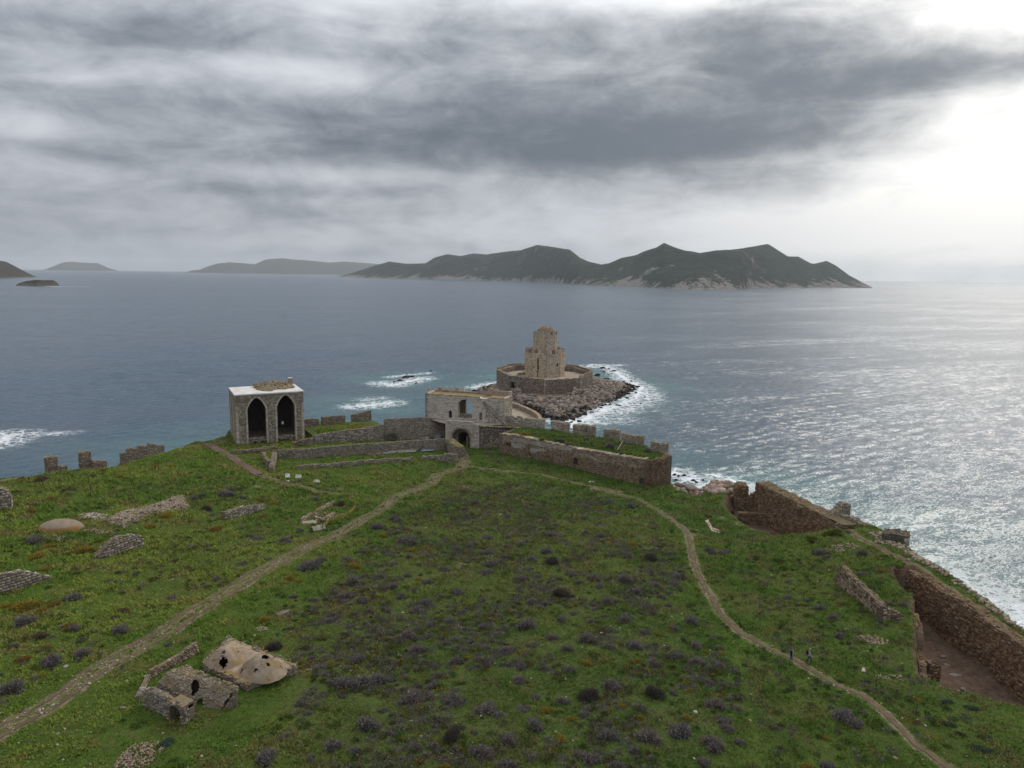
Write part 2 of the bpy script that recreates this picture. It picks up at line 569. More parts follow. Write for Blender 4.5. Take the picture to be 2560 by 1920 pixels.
_pa, _pb = PP('Z4', 905, 372, 9.3), PP('Z4', 1659, 925, 9.3)
_pd = (_pb - _pa)[:2]; _pn = np.array([-_pd[1], _pd[0]]) / np.linalg.norm(_pd); _pn = _pn if _pn[0] > 0 else -_pn
PIT1 = [tuple(PP('Z4', 815, 360, 9.2)[:2])] + [tuple(_pa[:2] + _pd * f + _pn * .75) for f in (0, .5, 1, 1.42)] + \
       [tuple(PP('Z4', a, b, 8.3)[:2]) for a, b in [(1659, 1330), (1380, 1240), (1180, 1190), (1040, 1120)]] + \
       [tuple(PP('Z4', a, b, 9.2)[:2]) for a, b in [(985, 1060), (960, 900), (965, 770), (935, 640), (950, 560), (880, 490), (800, 410)]]
PIT2 = [tuple(PP('Z3', a, b, z)[:2]) for a, b, z in [(1010, 470, 9), (1100, 490, 9), (1780, 840, 9), (1740, 885, 9), (1560, 900, 8.2), (1390, 985, 6.6), (1180, 970, 6.5), (1000, 895, 6.0), (850, 800, 5.6), (760, 740, 4.6), (700, 700, 3.6), (820, 600, 1.5)]]

PATHS = {}


def ground_exact(x, y):
    x = np.asarray(x, float); y = np.asarray(y, float)
    z = base_h(x, y)
    z = z + (fbm(x / 9, y / 9, 3, 1) - .5) * .9 + (fbm(x / 1.6, y / 1.6, 3, 5) - .5) * .34
    d = sdf(x, y, LAND)
    t = smooth((-d + .5) / 4.5)
    z = z * (1 - t) + (-4.0) * t
    d1 = sdf(x, y, PIT1)
    t1 = smooth((d1 + .1) / .8)
    z = z * (1 - t1) + np.minimum(z, 3.7 + (fbm(x / 2, y / 2, 3, 9) - .5) * .7) * t1
    d2 = sdf(x, y, PIT2)
    t2 = smooth((d2 + .2) / 2.5)
    z = z * (1 - t2) + np.minimum(z, 1.6) * t2
    return z


GST = .62
GXS = np.arange(-175, 84, GST); GYS = np.arange(20, 236, GST)
_gx, _gy = np.meshgrid(GXS, GYS)
GZ = ground_exact(_gx.ravel(), _gy.ravel()).reshape(_gx.shape)


def ground_z(x, y):
    x = np.asarray(x, float); y = np.asarray(y, float)
    fx = np.clip((x - GXS[0]) / GST, 0, len(GXS) - 1.001); fy = np.clip((y - GYS[0]) / GST, 0, len(GYS) - 1.001)
    i = fx.astype(int); j = fy.astype(int); a = fx - i; b = fy - j
    return (GZ[j, i] * (1 - a) + GZ[j, i + 1] * a) * (1 - b) + (GZ[j + 1, i] * (1 - a) + GZ[j + 1, i + 1] * a) * b


def gz(x, y): return float(ground_z(np.array([x]), np.array([y]))[0])


def G(n, x, y):
    """ground point seen at this spot of the photograph"""
    d = ray(S(n, x, y))
    t0, t1 = 40.0, 330.0
    ts = np.linspace(t0, t1, 600)
    pz = H + d[2] * ts
    hh = ground_z(d[0] * ts, d[1] * ts)
    i = np.argmax(pz < hh)
    if not (pz < hh).any():
        return P(S(n, x, y), 3.0)
    a, b = ts[max(i - 1, 0)], ts[i]
    for _ in range(18):
        mdl = (a + b) / 2
        if H + d[2] * mdl < gz(d[0] * mdl, d[1] * mdl): b = mdl
        else: a = mdl
    return np.array([d[0] * b, d[1] * b, H + d[2] * b])


def hit_smooth(n, x, y):
    p = S(n, x, y); z = 8.0
    for _ in range(8):
        q = P(p, z); z = float(base_h(q[0], q[1]))
    return P(p, z)


def poly_px(n, pts): return [hit_smooth(n, a, b)[:2] for a, b in pts]


PATHS['main'] = (poly_px('Z7', [(-260, 1440), (0, 1345), (150, 1250), (430, 1120), (700, 930), (900, 790), (1150, 640), (1400, 500)]) +
                 poly_px('Z10', [(0, 545), (200, 440), (400, 340), (560, 260), (700, 180), (790, 115), (860, 75), (1000, 25)]) +
                 poly_px('Z1', [(330, 1410), (520, 1345), (565, 1290), (545, 1220), (530, 1170)]), 1.45)
PATHS['right'] = (poly_px('Z1', [(560, 1325), (700, 1350), (900, 1380), (1200, 1400), (1500, 1470), (1900, 1560)]) +
                  poly_px('Z11', [(640, 50), (800, 85), (930, 120), (1060, 190), (1150, 260), (1200, 320), (1215, 400), (1240, 500), (1300, 620), (1380, 760), (1480, 870), (1580, 930)]) +
                  poly_px('Z4', [(0, 880), (150, 950), (300, 1030), (480, 1130), (620, 1200), (750, 1300), (850, 1400), (950, 1500), (1100, 1600), (1250, 1700)]), .8)
PATHS['wallwalk'] = (poly_px('Z4', [(380, 40), (480, 90), (590, 170), (700, 215), (850, 295), (1000, 385), (1200, 520), (1400, 660), (1560, 780), (1680, 880)]), .75)
PATHS['signs'] = (poly_px('Z2', [(590, 1000), (800, 1070), (950, 1095), (1080, 1130), (1250, 1145)]), .9)
PATHS['crest'] = (poly_px('Z6', [(-100, 445), (100, 405), (500, 330), (900, 235), (1250, 175), (1500, 135), (1720, 115), (1950, 75)]), .55)
FAINT = [(poly_px('Z11', [(1480, 1010), (1500, 1080), (1560, 1280), (1590, 1440), (1610, 1640)]), .3), (poly_px('Z2', [(1250, 1145), (1500, 1160), (1700, 1190)]), .5),
         (poly_px('Z7', [(400, 1330), (700, 1370), (1000, 1410), (1250, 1360)]), .35)]
BARE = [('Z2', 560, 1090, 2.2), ('Z2', 690, 1100, 1.5), ('Z2', 850, 950, 1.2), ('Z2', 1100, 890, 1.8), ('Z4', 690, 830, 1.6), ('Z4', 720, 900, 1.2), ('Z4', 790, 1080, 1.4), ('Z3', 1720, 1060, 1.8), ('Z3', 480, 960, 1.5),
        ('Z2', 230, 690, 3.0), ('Z2', 120, 720, 2.4), ('Z3', 1600, 1190, 1.0), ('Z4', 1200, 1400, 1.2), ('Z3', 700, 800, 2.6), ('Z3', 860, 860, 2.6), ('Z3', 980, 910, 2.2), ('Z3', 480, 920, 1.6), ('Z10', 800, 90, 1.8), ('Z10', 700, 60, 1.6)]
BAREW = [(*hit_smooth(a, b, c)[:2], r) for a, b, c, r in BARE]


def path_mask(x, y):
    v = np.zeros(np.shape(x))
    for k, (pts, hw) in PATHS.items():
        d = seg_dist(x, y, pts)
        q = .78 * (1 - smooth((d - hw * .55) / (hw * 1.1)))
        if k == 'main':
            q = q - .30 * (1 - smooth(d / (hw * .45)))
        v = np.maximum(v, q)
    for pts, hw in FAINT:
        v = np.maximum(v, .48 * (1 - smooth((seg_dist(x, y, pts) - hw * .3) / (hw * 2))))
    for bx, by, r in BAREW:
        v = np.maximum(v, .62 * (1 - smooth(np.hypot(x - bx, (y - by) * .7) / r)))
    return v


FIELD = [tuple(hit_smooth('S', a, b)[:2]) for a, b in [(640, 1660), (760, 1480), (1000, 1290), (1170, 1212), (1290, 1205), (1480, 1230), (1640, 1300), (1700, 1400), (1760, 1560), (1850, 1700), (1890, 1960), (700, 1960)]]


def scrub_mask(x, y): return smooth((sdf(x, y, FIELD) + 1.0) / 6.0)


def build_terrain():
    st = GST
    xs, ys = GXS, GYS
    X, Y = np.meshgrid(xs, ys)
    x, y = X.ravel(), Y.ravel()
    z = GZ.ravel()
    nx_, ny_ = len(xs), len(ys)
    keep = (z > -3.9)
    idx = np.arange(nx_ * ny_).reshape(ny_, nx_)
    q = np.stack([idx[:-1, :-1], idx[:-1, 1:], idx[1:, 1:], idx[1:, :-1]], -1).reshape(-1, 4)
    vis = np.abs(x) < y * .82 + 30
    q = q[keep[q].any(1) & vis[q].any(1)]
    zz = z.reshape(ny_, nx_)
    gy, gx = np.gradient(zz, st)
    slope = np.hypot(gx, gy).ravel()
    d1 = sdf(x, y, PIT1)
    rock = smooth((slope - .55) / .7) + smooth((d1 + .3) / 1.2) * .75 + smooth((sdf(x, y, PIT2) - .3) / 1.5) * .8
    rock = np.maximum(rock, smooth((3.6 - z) / 1.2) * .9)
    rock = np.clip(rock, 0, 1)
    pm = path_mask(x, y)
    used = np.unique(q); remap = np.full(nx_ * ny_, -1); remap[used] = np.arange(len(used))
    o = wobj('ground', np.stack([x, y, z], 1)[used], remap[q], M_ground, attrs={'path': pm[used], 'rock': rock[used], 'scrub': scrub_mask(x[used], y[used])}, smooth_=True)
    tag(o, 'green grassy headland of the ruined fortress with worn dirt paths', kind='structure')


build_terrain()


def path_strip(name, pts, hw, label, z_off=.05, ragged=.35):
    pts = [np.array(p) for p in pts]
    out = []
    for a, b in zip(pts[:-1], pts[1:]):
        k = max(2, int(np.linalg.norm(b - a) / .3))
        for i in range(k): out.append(a + (b - a) * i / k)
    out.append(pts[-1]); c = np.array(out)
    for _ in range(12):
        c[1:-1] = (c[:-2] + 2 * c[1:-1] + c[2:]) / 4
    tng = np.gradient(c, axis=0); tng /= np.linalg.norm(tng, axis=1)[:, None] + 1e-9
    nrm = np.stack([-tng[:, 1], tng[:, 0]], 1)
    s = np.arange(len(c)) * .3; V = []; W = 7
    for j in range(W):
        t = (j / (W - 1) * 2 - 1)
        k = hw * (.72 + ragged*1.4 * (fbm(s / 1.1, np.full(len(s), 3.0 * (1 if t > 0 else -1)), 3, 11) - .5) * 2)
        q = c + nrm * (t * k)[:, None]
        zz = ground_z(q[:, 0], q[:, 1]) + z_off * (1 if abs(t) < .95 else .3)
        V.append(np.column_stack([q, zz]))
    V = np.array(V); edge = np.repeat(np.abs(np.linspace(-1, 1, W)), len(c))
    n = len(c); idx = np.arange(W * n).reshape(W, n)
    f = np.stack([idx[:-1, :-1], idx[:-1, 1:], idx[1:, 1:], idx[1:, :-1]], -1).reshape(-1, 4)
    o = wobj(name, V.reshape(-1, 3), f, M_dirtsoft, attrs={'edge': edge}, smooth_=True)
    tag(o, label, kind='structure')


pm_, hw_ = PATHS['main']


def offset_line(pts, d):
    pts = np.array(pts); t = np.gradient(pts, axis=0); t /= np.linalg.norm(t, axis=1)[:, None]
    return [p for p in pts + np.stack([-t[:, 1], t[:, 0]], 1) * d]


path_strip('path', offset_line(pm_, .85), .85, 'pale rut of the long dirt track, on its field side')
path_strip('path', offset_line(pm_, -.8), .85, 'pale rut of the long dirt track, nearer the double-domed ruin')
path_strip('path', PATHS['right'][0], 1.0, 'narrow brown footpath curving round the shrub field to the walkers')
path_strip('path', PATHS['wallwalk'][0], .85, 'tan footpath along the top of the sea wall')
path_strip('path', PATHS['signs'][0], 1.0, 'bare earth path beside the two information boards')

# ------------------------------------------------------------------ stone generators
PAL_GREY = [(.30, .27, .23), (.25, .22, .185), (.36, .32, .27), (.20, .175, .15), (.28, .24, .20), (.40, .36, .30)]
PAL_BROWN = [(.22, .148, .102), (.17, .112, .076), (.27, .195, .138), (.13, .088, .062), (.32, .245, .18), (.20, .126, .084)]
PAL_ISLET = [(.24, .195, .165), (.19, .155, .13), (.29, .245, .21), (.14, .112, .094), (.22, .18, .15)]
PAL_PALE = [(.50, .455, .405), (.45, .41, .365), (.55, .505, .45), (.41, .37, .325), (.47, .43, .385)]
PAL_PINK = [(.36, .27, .225), (.31, .235, .19), (.41, .32, .27), (.25, .185, .15), (.34, .27, .22)]
PAL_BLACK = [(.030, .027, .024), (.045, .040, .035), (.022, .020, .018)]
PAL_WARM = [(.34, .275, .20), (.28, .22, .155), (.40, .335, .25), (.23, .175, .12)]


def palcol(pal, n, var=.16):
    c = np.array(pal)[RNG.integers(0, len(pal), n)]
    return c * (1 + (RNG.random((n, 1)) - .5) * 2 * var)


class Stones:
    """collects many stones into one mesh"""
    def __init__(s): s.V = []; s.Fq = []; s.C = []; s.n = 0

    def add(s, V, Fq, C):
        s.V.append(V); s.Fq.append(Fq + s.n); s.C.append(C); s.n += len(V)

    def build(s, name, mat, parent, kind='stuff', label=None, smooth_=False):
        if not s.n: return None
        return wobj(name, np.concatenate(s.V), np.concatenate(s.Fq), mat, parent, np.concatenate(s.C), None, smooth_, kind, label)


BOXF = np.array([[4, 5, 6, 7], [0, 1, 5, 4], [1, 2, 6, 5], [2, 3, 7, 6], [3, 0, 4, 7]])


def lay_facing(st, A, U, N, L, v0, v1, top, base, ch=(.28, .42), sw=(.35, .75), gap=.025, relief=(.03, .11), jit=.03, skip=None, pal=PAL_GREY, miss=.03, colf=None, bulge=0.0):
    """courses of stones set on a vertical face: A foot (x,y), U along, N outwards"""
    A = np.array(A[:2], float); U = np.array(U[:2], float); N = np.array(N[:2], float)
    us, vs, ws, hs = [], [], [], []
    v = v0
    while v < v1:
        h = random.uniform(*ch); u = random.uniform(-.3, 0)
        while u < L:
            ww = random.uniform(*sw)
            us.append(u + ww / 2); vs.append(v + h / 2 + random.uniform(-.04, .04)); ws.append(ww); hs.append(h)
            u += ww
        v += h
    if not us: return
    us, vs, ws, hs = map(np.array, (us, vs, ws, hs))
    ok = (us - ws * .3 > 0) & (us + ws * .3 < L) & (vs + hs * .4 < top(us)) & (vs > base(us) - .5) & (RNG.random(len(us)) > miss)
    if skip is not None: ok &= ~skip(us, vs, ws, hs)
    us, vs, ws, hs = us[ok], vs[ok], ws[ok], hs[ok]
    n = len(us)
    if not n: return
    lo_u = np.clip(us - ws / 2 + gap, 0, L); hi_u = np.clip(us + ws / 2 - gap, 0, L)
    lo_v, hi_v = vs - hs / 2 + gap, vs + hs / 2 - gap
    dpt = RNG.uniform(relief[0], relief[1], n)
    if bulge: dpt = dpt + np.clip(fbm(us / 3.2, vs / 2.2, 3, 61) - .45, -.12, 1) * bulge
    V = np.zeros((n, 8, 3))
    for k, (a, b) in enumerate(((0, 0), (1, 0), (1, 1), (0, 1))):
        uu = np.where(a, hi_u, lo_u) + RNG.uniform(-jit, jit, n); vv = np.where(b, hi_v, lo_v) + RNG.uniform(-jit, jit, n)
        for d, o, ins in ((-.06, 0, 0), (1, 4, .14)):
            u2 = uu + (us - uu) * ins; v2 = vv + (vs - vv) * ins
            dd = np.where(d < 0, -.06, dpt * RNG.uniform(.75, 1.2, n))
            V[:, o + k, 0] = A[0] + U[0] * u2 + N[0] * dd
            V[:, o + k, 1] = A[1] + U[1] * u2 + N[1] * dd
            V[:, o + k, 2] = v2
    # winding: flip when U x Z does not point along N
    fl = (U[1] * 1 * N[0] - U[0] * N[1]) > 0
    f = BOXF if fl else BOXF[:, ::-1]
    Fq = (f[None] + (np.arange(n) * 8)[:, None, None]).reshape(-1, 4)
    C = palcol(pal, n)
    if colf is not None: C = colf(us, vs, C)
    st.add(V.reshape(-1, 3), Fq, np.repeat(C, 8, 0))


def ico(sub=1):
    bm = bmesh.new(); bmesh.ops.create_icosphere(bm, subdivisions=sub, radius=1)
    v = np.array([x.co[:] for x in bm.verts]); f = np.array([[q.index for q in p.verts] for p in bm.faces]); bm.free()
    return v, f


def rock_shape(sub, seed, rough=.28, flat=.7):
    rg = np.random.default_rng(seed)
    v, f = ico(sub)
    v = v.copy()
    for _ in range(7):   # cut flats
        nrm = rg.normal(size=3); nrm /= np.linalg.norm(nrm); d = rg.uniform(.55, .85)
        k = v @ nrm; over = k > d
        v[over] -= np.outer(k[over] - d, nrm)
    v *= 1 + (rg.random((len(v), 1)) - .5) * rough
    v *= np.array([1, rg.uniform(.7, 1), flat * rg.uniform(.8, 1.15)])
    return v, f


ROCK1 = [rock_shape(1, i) for i in range(6)]
ROCK2 = [rock_shape(2, 20 + i) for i in range(6)]


def rand_rot(n, tilt=.5):
    a = RNG.uniform(0, 2 * np.pi, n); b = RNG.normal(0, tilt, n); c = RNG.normal(0, tilt, n)
    Z = np.zeros(n); O = np.ones(n)
    Rz = np.stack([np.cos(a), -np.sin(a), Z, np.sin(a), np.cos(a), Z, Z, Z, O], 1).reshape(n, 3, 3)
    Rx = np.stack([O, Z, Z, Z, np.cos(b), -np.sin(b), Z, np.sin(b), np.cos(b)], 1).reshape(n, 3, 3)
    Ry = np.stack([np.cos(c), Z, np.sin(c), Z, O, Z, -np.sin(c), Z, np.cos(c)], 1).reshape(n, 3, 3)
    return Rz @ Rx @ Ry


def rocks(st, pos, size, pal, shapes=None, tilt=.5):
    """st: Stones of triangles"""
    shapes = shapes or ROCK1
    pos = np.asarray(pos, float); size = np.asarray(size, float)
    which = RNG.integers(0, len(shapes), len(pos))
    for k, (v, f) in enumerate(shapes):
        i = np.where(which == k)[0]
        if not len(i): continue
        Rm = rand_rot(len(i), tilt)
        V = np.einsum('nij,vj->nvi', Rm, v) * size[i][:, None, None] + pos[i][:, None, :]
        Fq = (f[None] + (np.arange(len(i)) * len(v))[:, None, None]).reshape(-1, 3)
        st.add(V.reshape(-1, 3), Fq, np.repeat(palcol(pal, len(i)), len(v), 0))


def prism(outer, holes, A, U, N, th):
    """wall slab with openings: loops are (u,z), front on plane A/U, thickness away from N"""
    A = np.array(A[:2], float); U = np.array(U[:2], float); N = np.array(N[:2], float)
    loops = [outer] + list(holes)
    flat = [p for l in loops for p in l]
    tri = tessellate_polygon([[Vector((p[0], p[1], 0)) for p in l] for l in loops])
    n = len(flat)
    V = [(A[0] + U[0] * u, A[1] + U[1] * u, z) for u, z in flat] + [(A[0] + U[0] * u - N[0] * th, A[1] + U[1] * u - N[1] * th, z) for u, z in flat]
    Fc = []
    for t in tri:
        Fc.append(tuple(t)); Fc.append(tuple(i + n for i in t[::-1]))
    o = 0
    for l in loops:
        k = len(l)
        for i in range(k):
            j = (i + 1) % k
            Fc.append((o + i, o + j, n + o + j, n + o + i))
        o += k
    bm = bmesh.new()
    vs = [bm.verts.new(v) for v in V]
    for q in Fc:
        try: bm.faces.new([vs[i] for i in q])
        except ValueError: pass
    bmesh.ops.recalc_face_normals(bm, faces=bm.faces[:])
    bm.verts.index_update()
    VV = [v.co[:] for v in bm.verts]; FF = [[x.index for x in f_.verts] for f_ in bm.faces]
    bm.free()
    return VV, FF


def arch_loop(u0, u1, z0, zs, za, pointed=True, n=8):
    """opening from z0, springing zs, apex za"""
    c = (u0 + u1) / 2; hw = (u1 - u0) / 2
    pts = [(u0, z0), (u1, z0)]
    for i in range(n + 1):
        t = i / n
        if pointed:
            a = t * math.pi / 2; x = math.cos(a) ** .85; y = math.sin(a) ** 1.0
            y = (1 - (x ** 1.6)) ** .8 if x < 1 else 0
        else:
            a = t * math.pi / 2; x = math.cos(a); y = math.sin(a)
        pts.append((c + hw * x, zs + (za - zs) * y))
    for i in range(n - 1, -1, -1):
        t = i / n; a = t * math.pi / 2
        if pointed:
            x = math.cos(a) ** .85; y = (1 - (x ** 1.6)) ** .8 if x < 1 else 0
        else: x = math.cos(a); y = math.sin(a)
        pts.append((c - hw * x, zs + (za - zs) * y))
    return pts


def in_loop(loop):
    L = np.array(loop)
    def f(u, v, grow=0.0): return inside(u, v, [tuple(p) for p in L])
    return f


def frame(A, B):
    A = np.array(A[:2], float); B = np.array(B[:2], float)
    d = B - A; L = np.linalg.norm(d); U = d / L
    N = np.array([-U[1], U[0]])
    mid = (A + B) / 2
    if N @ (-mid) < 0: N = -N
    return A, U, N, L


def ragged(prof, amt, step=.6, seed=0):
    """resample a top profile (u,z) with broken-stone steps"""
    prof = sorted(prof); us = np.arange(prof[0][0], prof[-1][0] + 1e-6, step)
    if us[-1] < prof[-1][0] - 1e-3: us = np.append(us, prof[-1][0])
    z = np.interp(us, [p[0] for p in prof], [p[1] for p in prof])
    rg = np.random.default_rng(seed + 100)
    z = z + rg.uniform(-amt, amt, len(z)) * .6 + (vnoise(us / 2.2, us * 0 + seed, 3) - .5) * amt * 1.6
    return list(zip(us, z))


def wall_parts(t, A, B, prof, zb, th, mat=None, core=None, pal=PAL_GREY, holes=(), ch=(.28, .42), sw=(.35, .75), relief=(.03, .11), rag=.15, seed=0, back=True, ends=True,
               cap=True, core_col=(.17, .145, .115), miss=.03, topstones=True, skipf=None, name='wall', gap=.025, jit=.03, colf=None, cap_pal=None, clip_ground=True, bulge=0.0):
    """a masonry wall: core, faced stones, loose top stones, as parts of t"""
    mat = mat or M_rubble; core = core or M_core
    A, U, N, L = frame(A, B)
    prof = ragged(prof, rag, .6, seed) if rag > 0 else sorted(prof)
    pu = np.array([p[0] for p in prof]); pz = np.array([p[1] for p in prof])
    pu[0] = 0; pu[-1] = L
    topf = lambda u: np.interp(u, pu, pz)
    outer = [(0, zb), (L, zb)] + list(zip(pu[::-1], pz[::-1]))
    V, Fc = prism(outer, holes, A, U, N, th)
    wp = wobj(name, V, Fc, core, t, np.tile(core_col, (len(V), 1)))
    st = Stones()
    loops = [[tuple(p) for p in h] for h in holes]

    def skip(u, v, w_, h_):
        r = np.zeros(len(u), bool)
        for l in loops:
            for du in (-.45, 0, .45):
                for dv in (-.4, 0, .4):
                    r |= inside(u + du * w_, v + dv * h_, l)
        if skipf is not None: r |= skipf(u, v)
        return r

    gfun = lambda u: np.minimum(ground_z(A[0] + U[0] * u, A[1] + U[1] * u) if clip_ground else np.full(np.shape(u), zb), 1e9)
    vmax = pz.max() + .3
    bf = lambda u: np.maximum(gfun(u), zb)
    kw = dict(bulge=bulge, ch=ch, sw=sw, gap=gap, relief=relief, jit=jit, miss=miss, pal=pal)
    lay_facing(st, A, U, N, L, zb, vmax, topf, bf, skip=skip, colf=colf, **kw)
    if back:
        Ab = A - N * th
        lay_facing(st, Ab, U, -N, L, max(zb, pz.max() - 5), vmax, topf, bf, skip=skip, **kw)
    if ends:
        for q, dirn in ((0, -1), (L, 1)):
            E = A + U * q
            lay_facing(st, E, -N, U * dirn, th, zb, vmax, lambda u, q=q: np.full(np.shape(u), float(topf(q))), lambda u: np.full(np.shape(u), zb), **kw)
    st.build('stone_facing', mat, wp)
    if topstones:
        s2 = Stones()
        k = int(L * max(th, .4) * 5) + 4
        u = RNG.uniform(0, L, k); d = RNG.uniform(0.02, max(th - .02, .05), k)
        ps = np.stack([A[0] + U[0] * u - N[0] * d, A[1] + U[1] * u - N[1] * d, topf(u) + RNG.uniform(-.06, .06, k)], 1)
        rocks(s2, ps, RNG.uniform(.12, .27, k), cap_pal or pal)
        s2.build('top_stones', mat, wp)
    return A, U, N, L, topf


def px_wall(name, label, cat, base_px, top_px, th=.7, zb=None, group=None, zref=None, **kw):
    """wall whose foot runs between two picture points on the ground and whose top passes through picture points"""
    a = G(*base_px[0]) if len(base_px[0]) == 3 else P(S(*base_px[0][:3]), base_px[0][3])
    b = G(*base_px[1]) if len(base_px[1]) == 3 else P(S(*base_px[1][:3]), base_px[1][3])
    A, U, N, L = frame(a, b)
    prof = []
    for q in top_px:
        u, z = on_plane(S(*q), A, U); prof.append((min(max(u, 0), L), z))
    prof.sort()
    if prof[0][0] > .05: prof.insert(0, (0, prof[0][1]))
    if prof[-1][0] < L - .05: prof.append((L, prof[-1][1]))
    prof[0] = (0, prof[0][1]); prof[-1] = (L, prof[-1][1])
    zlow = min(a[2], b[2]) - .8 if zb is None else zb
    t = thing(name, label, cat, (*((a + b) / 2)[:2], min(a[2], b[2])), group)
    wall_parts(t, a, b, prof, zlow, th, **kw)
    return t, (A, U, N, L)

# ------------------------------------------------------------------ islet of the sea tower (ground)
ISLET = [tuple(PP('Z1', a, b, 0)[:2]) for a, b in [(640, 700), (700, 655), (830, 625), (900, 560), (1000, 520), (1300, 500), (1560, 520), (1720, 580), (1840, 600), (1980, 625), (2070, 645), (1990, 705), (1890, 760), (1780, 800),
                                                   (1650, 860), (1500, 935), (1400, 965), (1300, 935), (1200, 905), (1080, 850), (960, 810), (880, 770), (760, 720)]]


def islet_z(x, y):
    d = sdf(x, y, ISLET)
    z = -2.5 + 4.6 * smooth((d + 4) / 12.0) + (fbm(x / 3, y / 3, 3, 4) - .5) * 1.0
    return z


def build_islet():
    xs = np.arange(-40, 92, .9); ys = np.arange(228, 375, .9)
    X, Y = np.meshgrid(xs, ys); x, y = X.ravel(), Y.ravel(); z = islet_z(x, y)
    idx = np.arange(len(x)).reshape(len(ys), len(xs))
    q = np.stack([idx[:-1, :-1], idx[:-1, 1:], idx[1:, 1:], idx[1:, :-1]], -1).reshape(-1, 4)
    q = q[(z > -1.5)[q].any(1)]
    used = np.unique(q); rm = np.full(len(x), -1); rm[used] = np.arange(len(used))
    c = np.where((z < .9)[:, None], np.array([.035, .030, .026]), np.array([.20, .15, .12]))
    o = wobj('terrain', np.stack([x, y, z], 1)[used], rm[q], M_boulder, cols=c[used], smooth_=True)
    tag(o, 'low rocky islet that carries the octagonal sea tower', kind='structure')


build_islet()

# ------------------------------------------------------------------ sea
SURF = [  # polylines (world) with reach in metres and strength
    ([PP('Z1', a, b, 0) for a, b in [(1640, 470), (1760, 470), (1850, 500), (1960, 590), (2090, 650), (2040, 740), (1930, 790)]], 7, 1.0),
    ([PP('Z1', a, b, 0) for a, b in [(1930, 790), (1800, 830), (1650, 900), (1500, 960), (1450, 940)]], 9, 1.05),
    ([PP('Z1', a, b, 0) for a, b in [(2060, 660), (2150, 700), (2140, 760), (2000, 830), (1850, 880)]], 9, .72),
    ([PP('Z1', a, b, 0) for a, b in [(1500, 990), (1700, 930), (1900, 930)]], 12, .62),
    ([PP('Z1', a, b, 0) for a, b in [(640, 655), (740, 625), (850, 610)]], 5, .9),
    ([PP('Z1', a, b, 0) for a, b in [(1560, 470), (1700, 455), (1900, 460)]], 5, .85),
    ([PP('Z2', a, b, 0) for a, b in [(1640, 200), (1750, 215), (1850, 190), (1980, 160)]], 8, 1.0),
    ([PP('Z2', a, b, 0) for a, b in [(1700, 150), (1850, 130), (2060, 110)]], 4, .85),
    ([PP('Z2', a, b, 0) for a, b in [(1430, 400), (1560, 390), (1700, 370)]], 8, 1.0),
    ([PP('Z2', a, b, 0) for a, b in [(1500, 340), (1620, 330)]], 6, .72),
    ([PP('Z6', a, b, 0) for a, b in [(-60, 110), (40, 70), (80, 20)]], 9, .95),
    ([PP('Z6', a, b, 0) for a, b in [(350, 15), (600, 10)]], 5, .65),
    ([PP('Z3', a, b, 0) for a, b in [(280, 420), (420, 470), (560, 520), (680, 560), (800, 590)]], 6, 1.0),
    ([PP('Z3', a, b, 0) for a, b in [(640, 440), (800, 490), (960, 550), (1000, 580)]], 3.5, .95),
    ([PP('Z3', a, b, 0) for a, b in [(1200, 590), (1400, 690), (1600, 790)]], 4, .85),
    ([PP('Z4', a, b, 0) for a, b in [(1100, 420), (1400, 580), (1659, 740)]], 9, .85),
    ([PP('Z12', a, b, 0) for a, b in [(960, 120), (1000, 60), (1080, 20)]], 6, .95),
    ([P((a, b), 0) for a, b in [(150, 717), (215, 717)]], 28, .9), ([P((a, b), 0) for a, b in [(100, 714), (150, 717)]], 20, .9),
]
REEF = [PP('Z2', 1830, 170, 0)[:2], PP('Z2', 1560, 390, 0)[:2]]


